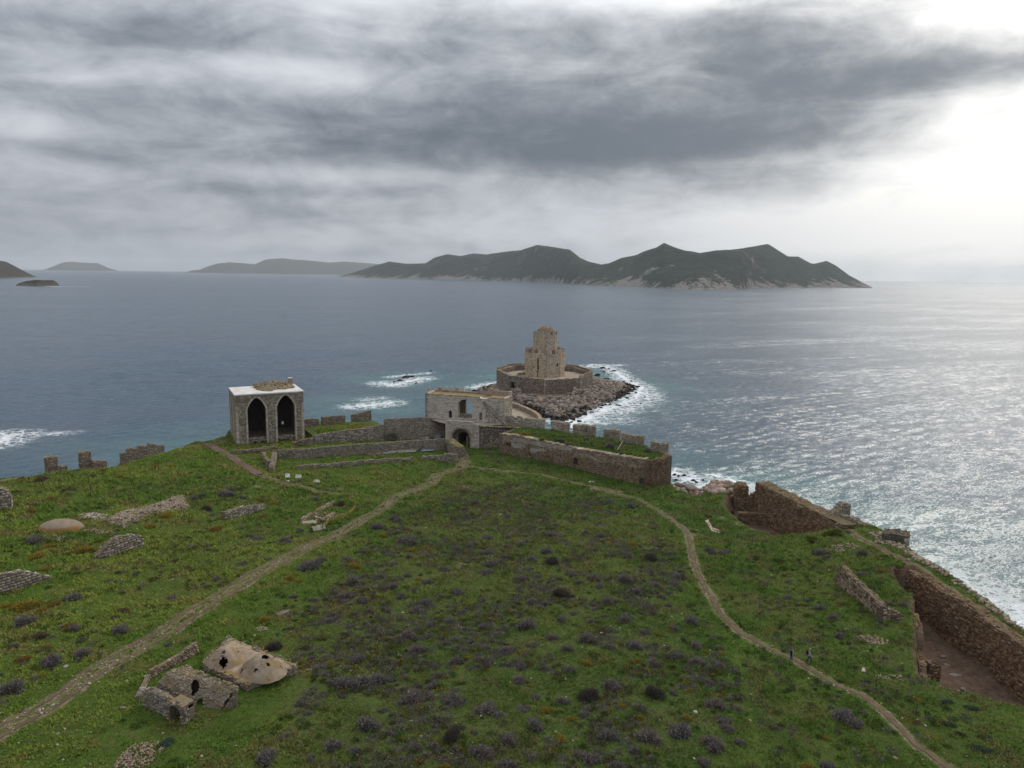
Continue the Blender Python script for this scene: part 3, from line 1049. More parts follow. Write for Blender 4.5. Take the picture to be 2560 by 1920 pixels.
def build_sea():
    a_f = np.linspace(-R(46), R(46), 560)
    a_c = np.linspace(R(46), 2 * np.pi - R(46), 60)[1:-1]
    ang = np.concatenate([a_f, a_c])
    r = [40.0]
    while r[-1] < 26000:
        k = r[-1]
        r.append(k + (1.1 if k < 420 else min(1.1 * (k / 420) ** 1.9, k * .06)))
    r = np.array(r)
    Rr, Aa = np.meshgrid(r, ang, indexing='ij')
    x = (Rr * np.sin(Aa)).ravel(); y = (Rr * np.cos(Aa)).ravel()
    sp_ = np.gradient(r); spc = np.repeat(sp_, len(ang)); rad = Rr.ravel()
    spc = np.maximum(spc, rad * R(92) / 560)
    z = np.zeros(len(x))
    rg = np.random.default_rng(3)
    for i in range(30):
        lam = rg.uniform(2.4, 6.0); th = R(-62) + rg.normal(0, .42)
        k = 2 * np.pi / lam; amp = .0040 * lam ** .95 * rg.uniform(.5, 1.2)
        fade = np.clip(lam / (3.2 * spc) - .4, 0, 1)
        ph = k * (x * math.cos(th) + y * math.sin(th)) + rg.uniform(0, 6.28)
        mod = .5 + vnoise(x / 60, y / 60, i)
        z += amp * fade * mod * (np.sin(ph) + .22 * np.sin(2 * ph + .4))
    near = rad < 1500
    xn, yn = x[near], y[near]
    foam = np.zeros(len(x)); sh = np.zeros(len(x))
    f = np.zeros(len(xn)); fb = np.zeros(len(xn)); surf = np.zeros(len(x))
    for pts, reach, st in SURF:
        d = seg_dist(xn, yn, [p[:2] for p in pts])
        f = np.maximum(f, st * .95 * np.exp(-(d / (reach * .45)) ** 2))
        fb = np.maximum(fb, st * np.exp(-(d / (reach * 1.15)) ** 2))
    foam[near] = f; surf[near] = fb
    far = (rad >= 1500) & (rad < 4500)
    f2 = np.zeros(far.sum())
    for pts, reach, st in SURF[-2:]:
        f2 = np.maximum(f2, st * np.exp(-(seg_dist(x[far], y[far], [p[:2] for p in pts]) / reach) ** 2))
    foam[far] = f2
    dl = -sdf(xn, yn, LAND); di = -sdf(xn, yn, ISLET)
    s1 = np.exp(-np.maximum(dl, 0) / 50) ; s2 = .8 * np.exp(-np.maximum(di, 0) / 38)
    for q in REEF: s2 = np.maximum(s2, .75 * np.exp(-(np.hypot(xn - q[0], yn - q[1]) / 38) ** 2))
    sh[near] = np.clip(np.maximum(s1, s2), 0, 1)
    n_r, n_a = len(r), len(ang)
    idx = np.arange(n_r * n_a).reshape(n_r, n_a)
    nxt = np.roll(idx, -1, 1)
    q = np.stack([idx[:-1], idx[1:], nxt[1:], nxt[:-1]], -1).reshape(-1, 4)
    # nothing of the sea under the headland
    ins = np.zeros(len(x), bool); ins[near] = dl < -9
    q = q[~ins[q].all(1)]
    used = np.unique(q); rm = np.full(len(x), -1); rm[used] = np.arange(len(used))
    mt, n = newmat('sea_water'); p = n.pos()
    px_, py_, pz_ = n.sep(p)
    ca, sa = math.cos(R(28)), math.sin(R(28))   # crests run across the wind
    wu = n.add(n.mul(px_, ca), n.mul(py_, sa)); wv = n.sub(n.mul(py_, ca), n.mul(px_, sa))
    pv = n.comb(n.mul(wu, .40), wv, 0.0)
    w3 = n.noise(n.comb(n.mul(wu, .5), wv, 2.0), .10, 4, .6, .3)
    gust = n.noise(n.comb(n.mul(px_, .30), py_, 1.0), .0045, 5, .6, .5)
    g2 = n.noise(n.comb(n.mul(wu, .22), wv, 9.0), .030, 5, .62, .6)
    # facet slopes of the chop, as a direction rather than a height, so that the far water keeps them
    def slope(sc, z_, amp, st):
        c_ = n.noise(n.comb(n.mul(wu, st), wv, z_), sc, 3, .62, .4, out='Color')
        return n.vmath('SCALE', n.vmath('SUBTRACT', c_, (.5, .5, .5)), scale=amp)
    sl = n.vmath('ADD', n.vmath('ADD', slope(.55, 0.0, .50, .45), slope(2.2, 4.0, .75, .6)), slope(.16, 8.0, .30, .35))
    sl = n.vmath('ADD', sl, slope(6.0, 3.0, .5, .8))
    amp_ = n.mul(1.35, n.mul(n.rng(gust, .35, .65, .55, 1.45), n.rng(g2, .35, .65, .5, 1.5)))
    sl = n.vmath('MULTIPLY', n.vmath('SCALE', sl, scale=amp_), (1.0, 1.0, 0.0))
    nr = n.vmath('NORMALIZE', n.vmath('ADD', n.nrm(), sl))
    shl = n.attr('shallow'); fo = n.attr('foam')
    deep = n.mix(n.rng(n.add(n.mul(gust, .5), n.mul(g2, .5)), .35, .65), (.006, .030, .060), (.016, .056, .096))
    teal = n.mix(n.rng(w3, .35, .65), (.016, .080, .092), (.035, .125, .132))
    sm = n.rng(n.add(shl, n.mul(n.sub(n.noise(p, .03, 4, .6), .5), .55)), .12, .85)
    c = n.mix(sm, deep, teal)
    # broken foam and whitecaps
    fn = n.noise(pv, .55, 6, .68, 1.2); fv = n.noise(p, .22, 5, .6, 1.5)
    su = n.attr('surf')
    wob = n.vmath('ADD', p, n.vmath('SCALE', n.noise(p, .35, 4, .6, .5, out='Color'), scale=5.0))
    net = n.math('MINIMUM', n.voro(wob, .22, 'DISTANCE_TO_EDGE'), n.mul(n.voro(wob, .55, 'DISTANCE_TO_EDGE'), 1.6))
    brk = n.add(n.mul(n.sub(fv, .5), 1.5), n.mul(n.sub(fn, .5), 2.2))
    fm = n.rng(n.add(fo, n.mul(brk, .75)), .62, 1.02)
    fm2 = n.mul(n.rng(n.add(su, n.mul(brk, .5)), .25, .85), n.rng(net, .13, .02, 0, .85))
    cap = n.mul(n.rng(n.noise(pv, .62, 4, .7, .6), .675, .74), n.rng(w3, .46, .58))
    foamf = n.math('MAXIMUM', n.math('MAXIMUM', fm, fm2), n.mul(cap, .8))
    c = n.mix(foamf, c, (.72, .74, .75))
    b = n.bsdf(c, n.rng(foamf, 0, 1, .24, .85), .5, nr)
    b.inputs['IOR'].default_value = 1.33
    n.out(b.outputs[0])
    o = wobj('sea', np.stack([x, y, z], 1)[used], rm[q], mt, attrs={'foam': foam[used], 'surf': surf[used], 'shallow': sh[used]}, smooth_=True)
    tag(o, 'grey-blue choppy sea, teal in the shallows, with surf round the rocks', kind='structure')


build_sea()


# ------------------------------------------------------------------ islands on the horizon
def mat_island(name, dark, dark2, rock, rocky):
    mt, n = newmat(name); p = n.pos(); nz = n.sep(n.nrm())[2]; zz = n.sep(p)[2]
    a = n.noise(p, .004, 6, .62); b = n.noise(p, .018, 5, .65); f = n.noise(p, .06, 3, .6)
    c = n.mix(n.rng(b, .35, .65), dark, dark2)
    shore = n.rng(zz, 8, 60, .14, 0)
    rk = n.rng(n.add(n.add(n.mul(a, .55), n.mul(b, .5)), n.add(shore, n.mul(n.sub(f, .5), .35))), rocky, rocky + .07)
    c = n.mix(n.mul(rk, .85), c, rock)
    shl = n.rng(n.add(zz, n.mul(n.sub(b, .5), 22.0)), 11, 3)
    c = n.mix(n.mul(shl, .35), c, rock)
    n.out(n.bsdf(c, .95, .05, n.bump(n.add(n.mul(b, .7), n.mul(f, .5)), .9, 40)).outputs[0])
    return mt


def island(name, label, ridge, shore, mat, depth, back=1.0, seed=0, rough=1.0, n_s=260, n_t=56):
    """ridge: picture skyline points; shore: (px, py, distance or None) waterline points"""
    rx = np.array([p[0] for p in ridge], float); ry = np.array([p[1] for p in ridge], float)
    sx = np.array([p[0] for p in shore], float)
    sd = []
    for q in shore:
        if len(q) > 2: sd.append(q[2])
        else:
            w_ = P(q[:2], 0); sd.append(math.hypot(w_[0], w_[1]))
    sd = np.array(sd)
    s = np.linspace(rx[0], rx[-1], n_s)
    yr = np.interp(s, rx, ry); dist = np.interp(s, sx, sd)
    V = []; ZR_ = []; RD_ = []
    tt = np.concatenate([np.linspace(0, 1, n_t // 2 + 1), 1 + back * np.linspace(0, 1, n_t - n_t // 2 + 1)[1:]])
    for i, px in enumerate(s):
        d = ray((px, yr[i])); hd = math.hypot(d[0], d[1]); ux, uy = d[0] / hd, d[1] / hd
        taper = min(1, (i + .5) / 10, (n_s - i - .5) / 10)
        dp = depth * (.15 + .85 * math.sqrt(taper))
        rd = dist[i] + dp
        zr = max(H + d[2] / hd * rd, .5); ZR_.append(zr); RD_.append(rd)
        for j in range(n_t + 1):
            t = tt[j]
            q = dist[i] + dp * t
            if t <= 1:
                prof = (1 - (1 - t) ** 1.55) if t > 0 else 0
            else:
                prof = math.cos((t - 1) / back * math.pi / 2) ** 1.2 if t < 1 + back else 0
            V.append((ux * q, uy * q, zr * prof - .6 * (prof <= 0)))
    V = np.array(V)
    # gullies and spurs
    T = np.tile(tt, n_s)
    env = np.clip(np.minimum(T, np.abs(1 - T) * 1.4), 0, 1)
    sc = depth
    nz_ = fbm(V[:, 0] / sc * 3.2, V[:, 1] / sc * 3.2, 5, seed) - .5
    rd_ = 1 - np.abs(fbm(V[:, 0] / sc * 1.8 + 9, V[:, 1] / sc * 1.8, 4, seed + 5) - .5) * 4
    V[:, 2] += env * V[:, 2] * (nz_ * 1.0 + (rd_ - .4) * .5) * rough
    fine = fbm(V[:, 0] / sc * 22, V[:, 1] / sc * 22, 3, seed + 8) - .5
    V[:, 2] += fine * np.clip(V[:, 2], 0, 60) * .06 * rough
    # spurs never stand above the skyline
    Zr = np.repeat(np.array(ZR_), n_t + 1); Rd = np.repeat(np.array(RD_), n_t + 1); qd = np.hypot(V[:, 0], V[:, 1])
    lim = H + (Zr - H) * qd / Rd - np.abs(1 - T) * .12 * Zr
    V[:, 2] = np.where(np.abs(T - 1) < 1e-6, V[:, 2], np.minimum(V[:, 2], np.maximum(lim, V[:, 2] * .25)))
    idx = np.arange(n_s * (n_t + 1)).reshape(n_s, n_t + 1)
    q = np.stack([idx[:-1, :-1], idx[1:, :-1], idx[1:, 1:], idx[:-1, 1:]], -1).reshape(-1, 4)
    o = wobj(name, V, q, mat, smooth_=True)
    tag(o, label, kind='structure')
    return o


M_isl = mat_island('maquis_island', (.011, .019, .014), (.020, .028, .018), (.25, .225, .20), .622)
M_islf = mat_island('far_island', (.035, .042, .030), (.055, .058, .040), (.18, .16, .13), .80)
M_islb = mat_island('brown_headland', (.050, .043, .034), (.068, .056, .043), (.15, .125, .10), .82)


def ZI(x, y): return 800 + x / 1.536, 580 + y / 1.536
def ZL(x, y): return x / 2.212, 600 + y / 2.212


island('island', 'long dark scrub-covered island with twin peaks behind the sea tower',
       [ZI(*p) for p in [(66, 172), (130, 155), (200, 132), (265, 113), (330, 122), (405, 120), (440, 98), (490, 85), (540, 92), (590, 82), (640, 86), (720, 74), (770, 70), (835, 49), (900, 58), (960, 68), (1000, 100), (1030, 113), (1080, 125), (1110, 120),
                         (1155, 100), (1215, 88), (1250, 72), (1290, 60), (1322, 41), (1360, 58), (1400, 70), (1460, 80), (1520, 71), (1600, 66), (1660, 56), (1720, 46), (1745, 60), (1795, 93), (1835, 94), (1885, 120), (1900, 122), (1945, 111), (1975, 125), (2030, 165), (2085, 195), (2120, 213)]],
       [(*ZI(66, 174),), (*ZI(400, 182),), (*ZI(760, 190),), (*ZI(1000, 203),), (*ZI(1250, 214),), (*ZI(1450, 222),), (*ZI(1620, 222),), (*ZI(1680, 213), 3900), (*ZI(2120, 216),)],
       M_isl, 900, 1.1, 1, 1.0, 420, 70)
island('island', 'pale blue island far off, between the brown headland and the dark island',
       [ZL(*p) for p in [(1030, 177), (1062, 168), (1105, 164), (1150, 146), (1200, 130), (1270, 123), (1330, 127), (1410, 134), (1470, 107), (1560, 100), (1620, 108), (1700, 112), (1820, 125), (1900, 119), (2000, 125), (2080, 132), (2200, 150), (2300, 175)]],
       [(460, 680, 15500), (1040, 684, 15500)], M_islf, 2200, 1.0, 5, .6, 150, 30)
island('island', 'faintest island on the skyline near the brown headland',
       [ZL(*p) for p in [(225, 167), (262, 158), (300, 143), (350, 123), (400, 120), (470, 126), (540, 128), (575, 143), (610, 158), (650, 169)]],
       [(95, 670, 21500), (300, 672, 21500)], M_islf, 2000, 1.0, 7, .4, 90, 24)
island('headland', 'brown bare headland at the edge of the sea',
       [ZL(*p) for p in [(-1500, 165), (-1250, 120), (-950, 70), (-650, 45), (-330, 60), (-200, 85), (-100, 100), (-20, 112), (30, 118), (70, 138), (110, 160), (160, 185), (205, 206)]],
       [(-680, 690, 4900), (-150, 690, 4600), (*ZL(0, 210),), (*ZL(205, 206),)], M_islb, 420, 1.2, 9, .7, 110, 36)
island('rock_islet', 'low brown rocky islet in front of the brown headland',
       [ZL(*p) for p in [(88, 248), (105, 238), (150, 226), (200, 220), (250, 222), (295, 222), (315, 235), (330, 250)]],
       [(*ZL(88, 253),), (*ZL(200, 255),), (*ZL(330, 253),)], M_islb, 60, 1.2, 12, 1.2, 90, 24)


# ------------------------------------------------------------------ sea tower (octagonal, two storeys)
def octa(c, r, a0): return [(c[0] + r * math.sin(a0 + k * math.pi / 4), c[1] - r * math.cos(a0 + k * math.pi / 4)) for k in range(8)]


TC = (14.6, 326.0)


def ring_wall_faces(t, pts_o, th, z0, z1s, st, pal, mat_core, core_col, part, ch, sw, relief, skipfn=None, colf=None, holes=None, inner=True):
    """wall prisms along an octagon (front vertex first), one part each"""
    n = len(pts_o)
    cx, cy = np.mean(pts_o, 0)
    for k in range(n):
        a = np.array(pts_o[k]); b = np.array(pts_o[(k + 1) % n])
        d = b - a; L = np.linalg.norm(d); U = d / L; N = np.array([U[1], -U[0]])
        if N @ ((a + b) / 2 - np.array([cx, cy])) < 0: N = -N
        hl = (holes or {}).get(k, [])
        outer = [(0, z0), (L, z0), (L, z1s[(k + 1) % n]), (0, z1s[k])]
        V, Fc = prism(outer, hl, a, U, N, th)
        wobj(part, V, Fc, mat_core, t, np.tile(core_col, (len(V), 1)))
        tp = lambda u, k=k, L=L: np.interp(u, [0, L], [z1s[k], z1s[(k + 1) % n]])
        sk = (lambda u, v, w_, h_, hl=hl: np.any([inside(u, v, h) for h in hl], axis=0) if hl else np.zeros(len(u), bool))
        lay_facing(st, a, U, N, L, z0, max(z1s) + .2, tp, lambda u: np.full(np.shape(u), z0), ch=ch, sw=sw, relief=relief, pal=pal, skip=sk, miss=.02,
                   colf=(lambda u, v, C, k=k: colf(k, u, v, C)) if colf else None)
        if inner:
            lay_facing(st, a - N * th, U, -N, L, max(z0, min(z1s) - 3), max(z1s) + .2, tp, lambda u: np.full(np.shape(u), z0), ch=ch, sw=sw, relief=relief, pal=pal, miss=.02)


def build_sea_tower():
    t = thing('sea_tower', 'two-storey octagonal stone tower with a domed top on the rocky islet', 'tower', (*TC, 7.4))
    a0 = R(2)

    def warm(k, u, v, C):
        C = C.copy()
        if k in (2, 6, 7, 1): C *= np.array([1.06, .98, .86])  # warm light on these faces put into the stone colour
        low = np.clip((18 - v) / 16, 0, 1)[:, None]
        return np.minimum(C * (1 - .05 * low) * np.array([1.20, 1.12, 1.05]), .62)

    def drum(part, r, z0, z1, mer_h, mer_n, mer_w, dia):
        st = Stones(); pts = octa(TC, r, a0)
        n = 8
        V = [(*p, z0) for p in pts] + [(*p, z1) for p in pts]
        Fc = [(k, (k + 1) % 8, 8 + (k + 1) % 8, 8 + k) for k in range(8)] + [tuple(range(8, 16)), tuple(range(7, -1, -1))]
        d = wobj(part, V, Fc, M_ashlar, t, np.tile((.30, .26, .215), (16, 1)))
        for k in range(8):
            a = np.array(pts[k]); b = np.array(pts[(k + 1) % 8]); dd = b - a; L = np.linalg.norm(dd); U = dd / L
            N = np.array([U[1], -U[0]]); N = N if N @ (a - np.array(TC)) > 0 else -N
            pal = PAL_PALE if k in (0, 7) else PAL_PALE[:2] + PAL_WARM[:1] + PAL_WARM[2:3] + PAL_PALE[2:3]
            lay_facing(st, a, U, N, L, z0, z1, lambda u: np.full(np.shape(u), z1 + .2), lambda u: np.full(np.shape(u), z0), ch=(.38, .52), sw=(.5, 1.1), gap=.02, relief=(.02, .09), jit=.02, pal=pal, miss=.06,
                       colf=lambda u, v, C, k=k: warm(k, u, v, C))
            # battlements: each merlon is a part
            for i in range(mer_n):
                uc = (i + .5) * L / mer_n
                c = a + U * uc - N * .35
                if random.random() < .06: continue
                hh = mer_h * random.uniform(.82, 1.08)
                m_ = MB(); col = tuple(palcol(PAL_PALE + PAL_PALE + PAL_WARM, 1)[0] * .95)
                rz = math.atan2(U[1], U[0])
                m_.box((*c, z1 + hh / 2 - .05), (mer_w, .62, hh), rz, col, .05)
                m_.box((*c, z1 + hh + .10), (mer_w * .55, .5, .42), rz, col, .08)
                m_.build('merlon', M_ashlar, t)
        st.build('stone_facing', M_ashlar, t)
        return pts

    drum('lower_storey', 8.95, 5.5, 17.8, 1.7, 5, 1.12, 0)
    drum('upper_storey', 5.45, 17.0, 25.6, 1.5, 4, .86, 0)
    # dome
    bm = bmesh.new(); bmesh.ops.create_uvsphere(bm, u_segments=28, v_segments=14, radius=1)
    V = np.array([v.co[:] for v in bm.verts]); Fc = [[q.index for q in f.verts] for f in bm.faces]; bm.free()
    V = V * np.array([4.35, 4.35, 4.25]); V *= 1 + (fbm(V[:, 0] * .8, V[:, 1] * .8, 3, 2) - .5)[:, None] * .05
    V[:, 2] = np.maximum(V[:, 2], -.4)
    dm = wobj('dome', V + np.array([*TC, 25.3]), Fc, M_coping, t, np.tile((.30, .235, .17), (len(V), 1)), smooth_=True)
    s = Stones(); k = 420
    ph = RNG.uniform(0, 2 * np.pi, k); th = np.arccos(RNG.uniform(.05, 1, k))
    ps = np.stack([TC[0] + 4.3 * np.sin(th) * np.cos(ph), TC[1] + 4.3 * np.sin(th) * np.sin(ph), 25.3 + 4.2 * np.cos(th)], 1)
    rocks(s, ps, RNG.uniform(.16, .32, k), PAL_WARM); s.build('dome_stones', M_coping, dm)
    # near-black blocks painted as the shade in arrow slits, scars and long crack
    pts = octa(TC, 8.95, a0)
    def face_pt(k, px, off=.0):
        a = np.array(pts[k]); b = np.array(pts[(k + 1) % 8]); U = (b - a) / np.linalg.norm(b - a)
        N = np.array([U[1], -U[0]]); N = N if N @ (a - np.array(TC)) > 0 else -N
        u, z = on_plane(S('Z9', *px), a, U); return a + U * u + N * off, z, U
    for k, px, sz in [(7, (990, 900), (.5, .34, 2.4)), (7, (990, 1010), (.62, .34, 2.0)), (7, (985, 1130), (.34, .34, 4.2)), (0, (1370, 965), (.55, .34, 1.5)), (7, (905, 1020), (.4, .3, .4)), (0, (1260, 970), (.3, .3, .9)), (0, (1295, 860), (.35, .3, .4))]:
        p, z, U = face_pt(k, px, .02)
        m_ = MB(); m_.box((*p, z), sz, math.atan2(U[1], U[0]), (.035, .030, .025), .06)
        m_.build('painted_breach', M_core, t)
    return t


build_sea_tower()


def build_ring():
    t = thing('rampart', 'octagonal outer rampart around the foot of the sea tower, with an arched doorway', 'rampart', (*TC, 1.5))
    pts = octa(TC, 21.6, R(-2))
    z1 = [8.3, 8.3, 8.9, 9.3, 9.6, 9.6, 9.4, 8.9]
    st = Stones()
    # doorway in the front-left face
    k = 7; a = np.array(pts[7]); b = np.array(pts[0]); L = np.linalg.norm(b - a); U = (b - a) / L
    c0 = on_plane(S('Z9', 372, 1430), a, U)[0]; c1 = on_plane(S('Z9', 470, 1430), a, U)[0]
    c0 = max(c0, .6)
    door = arch_loop(c0, max(c1, c0 + 1.9), 2.2, 5.4, 6.6, False)
    ring_wall_faces(t, pts, 1.5, -.5, z1, st, [(.31, .255, .22), (.25, .20, .17), (.37, .31, .265), (.20, .16, .132), (.34, .28, .24)], M_core, (.15, .12, .10), 'wall', (.3, .5), (.4, 1.0), (.03, .24), holes={7: [door]})
    st.build('stone_facing', M_rubble, t)
    # pale quoins on the front corner
    q = Stones()
    for ci in (0, 1):
        v = pts[ci]
        for i in range(17):
            m_ = i * .48
            rocks(q, [(v[0], v[1] - .05, .6 + m_)], [.42], PAL_PALE, tilt=.15)
    q.build('quoins', M_ashlar, t)
    # coping and battlements along the back
    for k in range(8):
        a = np.array(pts[k]); b = np.array(pts[(k + 1) % 8]); d = b - a; L = np.linalg.norm(d); U = d / L; N = np.array([U[1], -U[0]])
        N = N if N @ (a - np.array(TC)) > 0 else -N
        za, zb = z1[k], z1[(k + 1) % 8]
        m_ = MB(); n = 9
        for i in range(n):
            u0, u1 = L * i / n, L * (i + 1) / n
            zz = za + (zb - za) * (i + .5) / n
            c = a + U * (u0 + u1) / 2 - N * .75
            m_.box((*c, zz + .06 + random.uniform(-.03, .05)), (u1 - u0 - .05, 1.62, .2), math.atan2(U[1], U[0]), tuple(palcol(PAL_WARM + PAL_PALE, 1)[0] * .85), .04)
        m_.build('coping', M_coping, t)
        if k in (2, 3, 4, 5, 1):
            for i in range(3):
                if k == 3 and i == 1: continue
                c = a + U * L * (i + .5) / 3 - N * .35
                zz = za + (zb - za) * (i + .5) / 3
                mm = MB(); mm.box((*c, zz + .62), (L / 3 - random.uniform(.5, 1.1), .7, 1.0), math.atan2(U[1], U[0]), tuple(palcol(PAL_WARM, 1)[0]), .08)
                mm.build('merlon', M_rubble, t)
    # paved terrace inside
    pin = octa(TC, 20.2, R(-2))
    V = [(*p, 7.35) for p in pin] + [(*TC, 7.5)]
    wobj('terrace', V, [(k, (k + 1) % 8, 8) for k in range(8)], M_sandfloor, t)
    # door passage floor and side block
    m_ = MB(); c = np.array(pts[7]) + (np.array(pts[0]) - np.array(pts[7])) * .2
    # ruined stepped masonry above the doorway
    U = (np.array(pts[0]) - np.array(pts[7])); U /= np.linalg.norm(U); N = np.array([U[1], -U[0]]); N = N if N[1] < 0 else -N
    s = Stones(); k = 260
    u = RNG.uniform(0, 8.5, k); dd = RNG.uniform(-.2, 3.5, k)
    ps = np.stack([pts[7][0] + U[0] * u - N[0] * dd, pts[7][1] + U[1] * u - N[1] * dd, 8.3 + RNG.uniform(0, 1, k) * .8 - np.abs(u - 4) * .06], 1)
    rocks(s, ps, RNG.uniform(.2, .45, k), [(.27, .215, .18), (.22, .172, .142), (.32, .265, .225)])
    s.build('broken_masonry', M_rubble, t)
    # low tumbled wall on the terrace beside the tower
    s = Stones(); k = 160
    p0 = PP('Z9', 600, 1160, 7.5); p1 = PP('Z9', 760, 1130, 7.5)
    tt = RNG.uniform(0, 1, k)
    ps = p0[None] + (p1 - p0)[None] * tt[:, None] + RNG.normal(0, .55, (k, 3)) * np.array([1, 1, .3]) + np.array([0, 0, .35])
    rocks(s, ps, RNG.uniform(.2, .5, k), PAL_GREY); s.build('tumbled_stones', M_rubble, t)


build_ring()


# ------------------------------------------------------------------ boulders and rocks of the islet
def scatter_poly(poly, n, seed=0):
    rg = np.random.default_rng(seed); P_ = np.array(poly); lo, hi = P_.min(0), P_.max(0); out = np.zeros((0, 2))
    while len(out) < n:
        q = rg.uniform(lo, hi, (n * 3, 2)); q = q[inside(q[:, 0], q[:, 1], [tuple(p) for p in poly])]
        out = np.concatenate([out, q])
    return out[:n]


BMESH = []
for i, (v, f) in enumerate(ROCK2):
    for pal_i, col in enumerate(PAL_ISLET[:3]):
        BMESH.append(mesh_np('boulder', v, f, M_boulder, np.tile(np.array(col), (len(v), 1))))
BLKMESH = [mesh_np('sea_rock', rock_shape(2, 50 + i, .5, .75)[0], ROCK2[0][1], M_wetrock, np.tile(np.array(PAL_BLACK[i % 3]), (len(ROCK2[0][0]), 1))) for i in range(6)]


def islet_rocks():
    poly = [PP('Z1', a, b, 1.5)[:2] for a, b in [(950, 700), (1100, 735), (1240, 770), (1420, 745), (1560, 700), (1650, 600), (1760, 605), (1860, 625), (1890, 660), (1830, 735), (1720, 790), (1600, 830), (1480, 880), (1380, 895), (1280, 870), (1190, 830), (1090, 780), (960, 770)]]
    pts = scatter_poly([tuple(p) for p in poly], 1900, 2)
    ring = octa(TC, 21.9, R(-2))
    ok = ~inside(pts[:, 0], pts[:, 1], ring); pts = pts[ok]
    sz = RNG.gamma(5, .105, len(pts)) + .22
    order = np.argsort(-sz)
    big, small = order[:210], order[210:]
    z = islet_z(pts[:, 0], pts[:, 1])
    dring = seg_dist(pts[:, 0], pts[:, 1], ring, True)
    z = z + np.clip(1.4 - dring * .16, 0, 1.4)
    for i in big:
        o = obj('boulder', random.choice(BMESH), None, (pts[i, 0], pts[i, 1], z[i] + sz[i] * .3))
        s_ = sz[i] * 1.12; o.scale = (s_, s_ * random.uniform(.75, 1.1), s_ * random.uniform(.7, 1.1)); o.rotation_euler = (random.uniform(-.5, .5), random.uniform(-.5, .5), random.uniform(0, 6.28))
        tag(o, 'grey-brown boulder in the rubble apron below the octagonal rampart', 'boulder', 'large boulders of the rubble apron round the sea tower')
    s = Stones()
    rocks(s, np.column_stack([pts[small], z[small] + sz[small] * .25]), sz[small], PAL_ISLET, ROCK1)
    rs = s.build('rubble', M_boulder, None, 'stuff'); tag(rs, 'apron of smaller grey-brown boulders below the octagonal rampart', kind='stuff')
    # low wet rock along the waterline
    edge = [tuple(p) for p in ISLET]
    q = scatter_poly(edge, 5200, 5); d = sdf(q[:, 0], q[:, 1], edge); q = q[(d < 5.5)][:900]
    fr = np.ones(len(q), bool)
    zz = islet_z(q[:, 0], q[:, 1])
    s = Stones(); rocks(s, np.column_stack([q[fr], np.maximum(zz[fr], -.1) + .05]), RNG.gamma(4, .13, fr.sum()) + .2, PAL_BLACK, ROCK1)
    # mid shelf of dark gravel on the camera side
    poly2 = [tuple(PP('Z1', a, b, .4)[:2]) for a, b in [(1080, 800), (1200, 850), (1300, 900), (1450, 900), (1600, 840), (1720, 800), (1700, 850), (1560, 930), (1420, 965), (1300, 940), (1180, 900), (1080, 850)]]
    q = scatter_poly(poly2, 420, 6); rocks(s, np.column_stack([q, islet_z(q[:, 0], q[:, 1]) + .1]), RNG.gamma(4, .12, len(q)) + .2, PAL_BLACK + [(.10, .08, .065)], ROCK1)
    rs = s.build('rubble', M_wetrock, None, 'stuff'); tag(rs, 'black wet stones along the waterline of the islet', kind='stuff')


islet_rocks()

sea_rocks = [('Z1', 1750, 490, 60, 0), ('Z1', 1805, 495, 28, 0), ('Z1', 1705, 550, 60, 0), ('Z1', 1795, 582, 40, 0), ('Z1', 1960, 640, 95, 0), ('Z1', 2055, 648, 40, 0), ('Z1', 1930, 690, 75, 0), ('Z1', 1870, 745, 90, 0), ('Z1', 1962, 745, 36, 0),
             ('Z1', 2020, 748, 18, 0), ('Z1', 2115, 738, 18, 0), ('Z1', 1815, 803, 30, 0), ('Z1', 1890, 810, 55, 0), ('Z1', 1857, 862, 16, 0), ('Z1', 1550, 950, 60, 0), ('Z1', 1600, 890, 40, 0), ('Z1', 1760, 520, 26, 0), ('Z1', 1850, 512, 40, 0),
             ('Z1', 1930, 605, 30, 0), ('Z1', 2000, 603, 22, 0), ('Z1', 1880, 612, 30, 0), ('Z1', 1700, 622, 45, 0), ('Z1', 1990, 690, 50, 0), ('Z1', 2040, 700, 26, 0), ('Z1', 1740, 830, 34, 0), ('Z1', 1660, 870, 40, 0), ('Z1', 1480, 955, 34, 0),
             ('Z1', 1680, 465, 14, 0), ('Z1', 1600, 467, 12, 0), ('Z1', 1800, 545, 20, 0), ('Z1', 2080, 795, 14, 0),
             ('Z1', 720, 655, 46, 1), ('Z1', 790, 632, 40, 1), ('Z1', 640, 685, 46, 1), ('Z1', 690, 680, 30, 1), ('Z1', 830, 640, 26, 1),
             ('Z2', 1790, 183, 56, 2), ('Z2', 1748, 192, 36, 2), ('Z2', 1840, 155, 70, 2), ('Z2', 1895, 147, 44, 2), ('Z2', 2060, 97, 24, 2), ('Z2', 1988, 118, 10, 2), ('Z2', 1935, 203, 28, 2), ('Z2', 1830, 185, 18, 2), ('Z2', 1855, 125, 14, 2),
             ('Z3', 385, 450, 36, 3), ('Z3', 465, 495, 40, 3), ('Z3', 300, 443, 34, 3), ('Z3', 332, 453, 22, 3), ('Z3', 690, 545, 90, 3), ('Z3', 735, 520, 60, 3), ('Z3', 770, 575, 44, 3), ('Z3', 545, 490, 20, 3), ('Z3', 490, 510, 30, 3), ('Z3', 310, 490, 30, 3)]
lab = ['black sea rock in the surf off the islet with the tower', 'black rock at the water behind the gatehouse battlements', 'dark reef rock in the foam beyond the curtain wall', 'black rock in the cove surf by the broken stub wall']
grp = ['surf rocks of the tower islet', 'rocks behind the gatehouse', 'offshore reef rocks', 'cove rocks']
SRK = {}
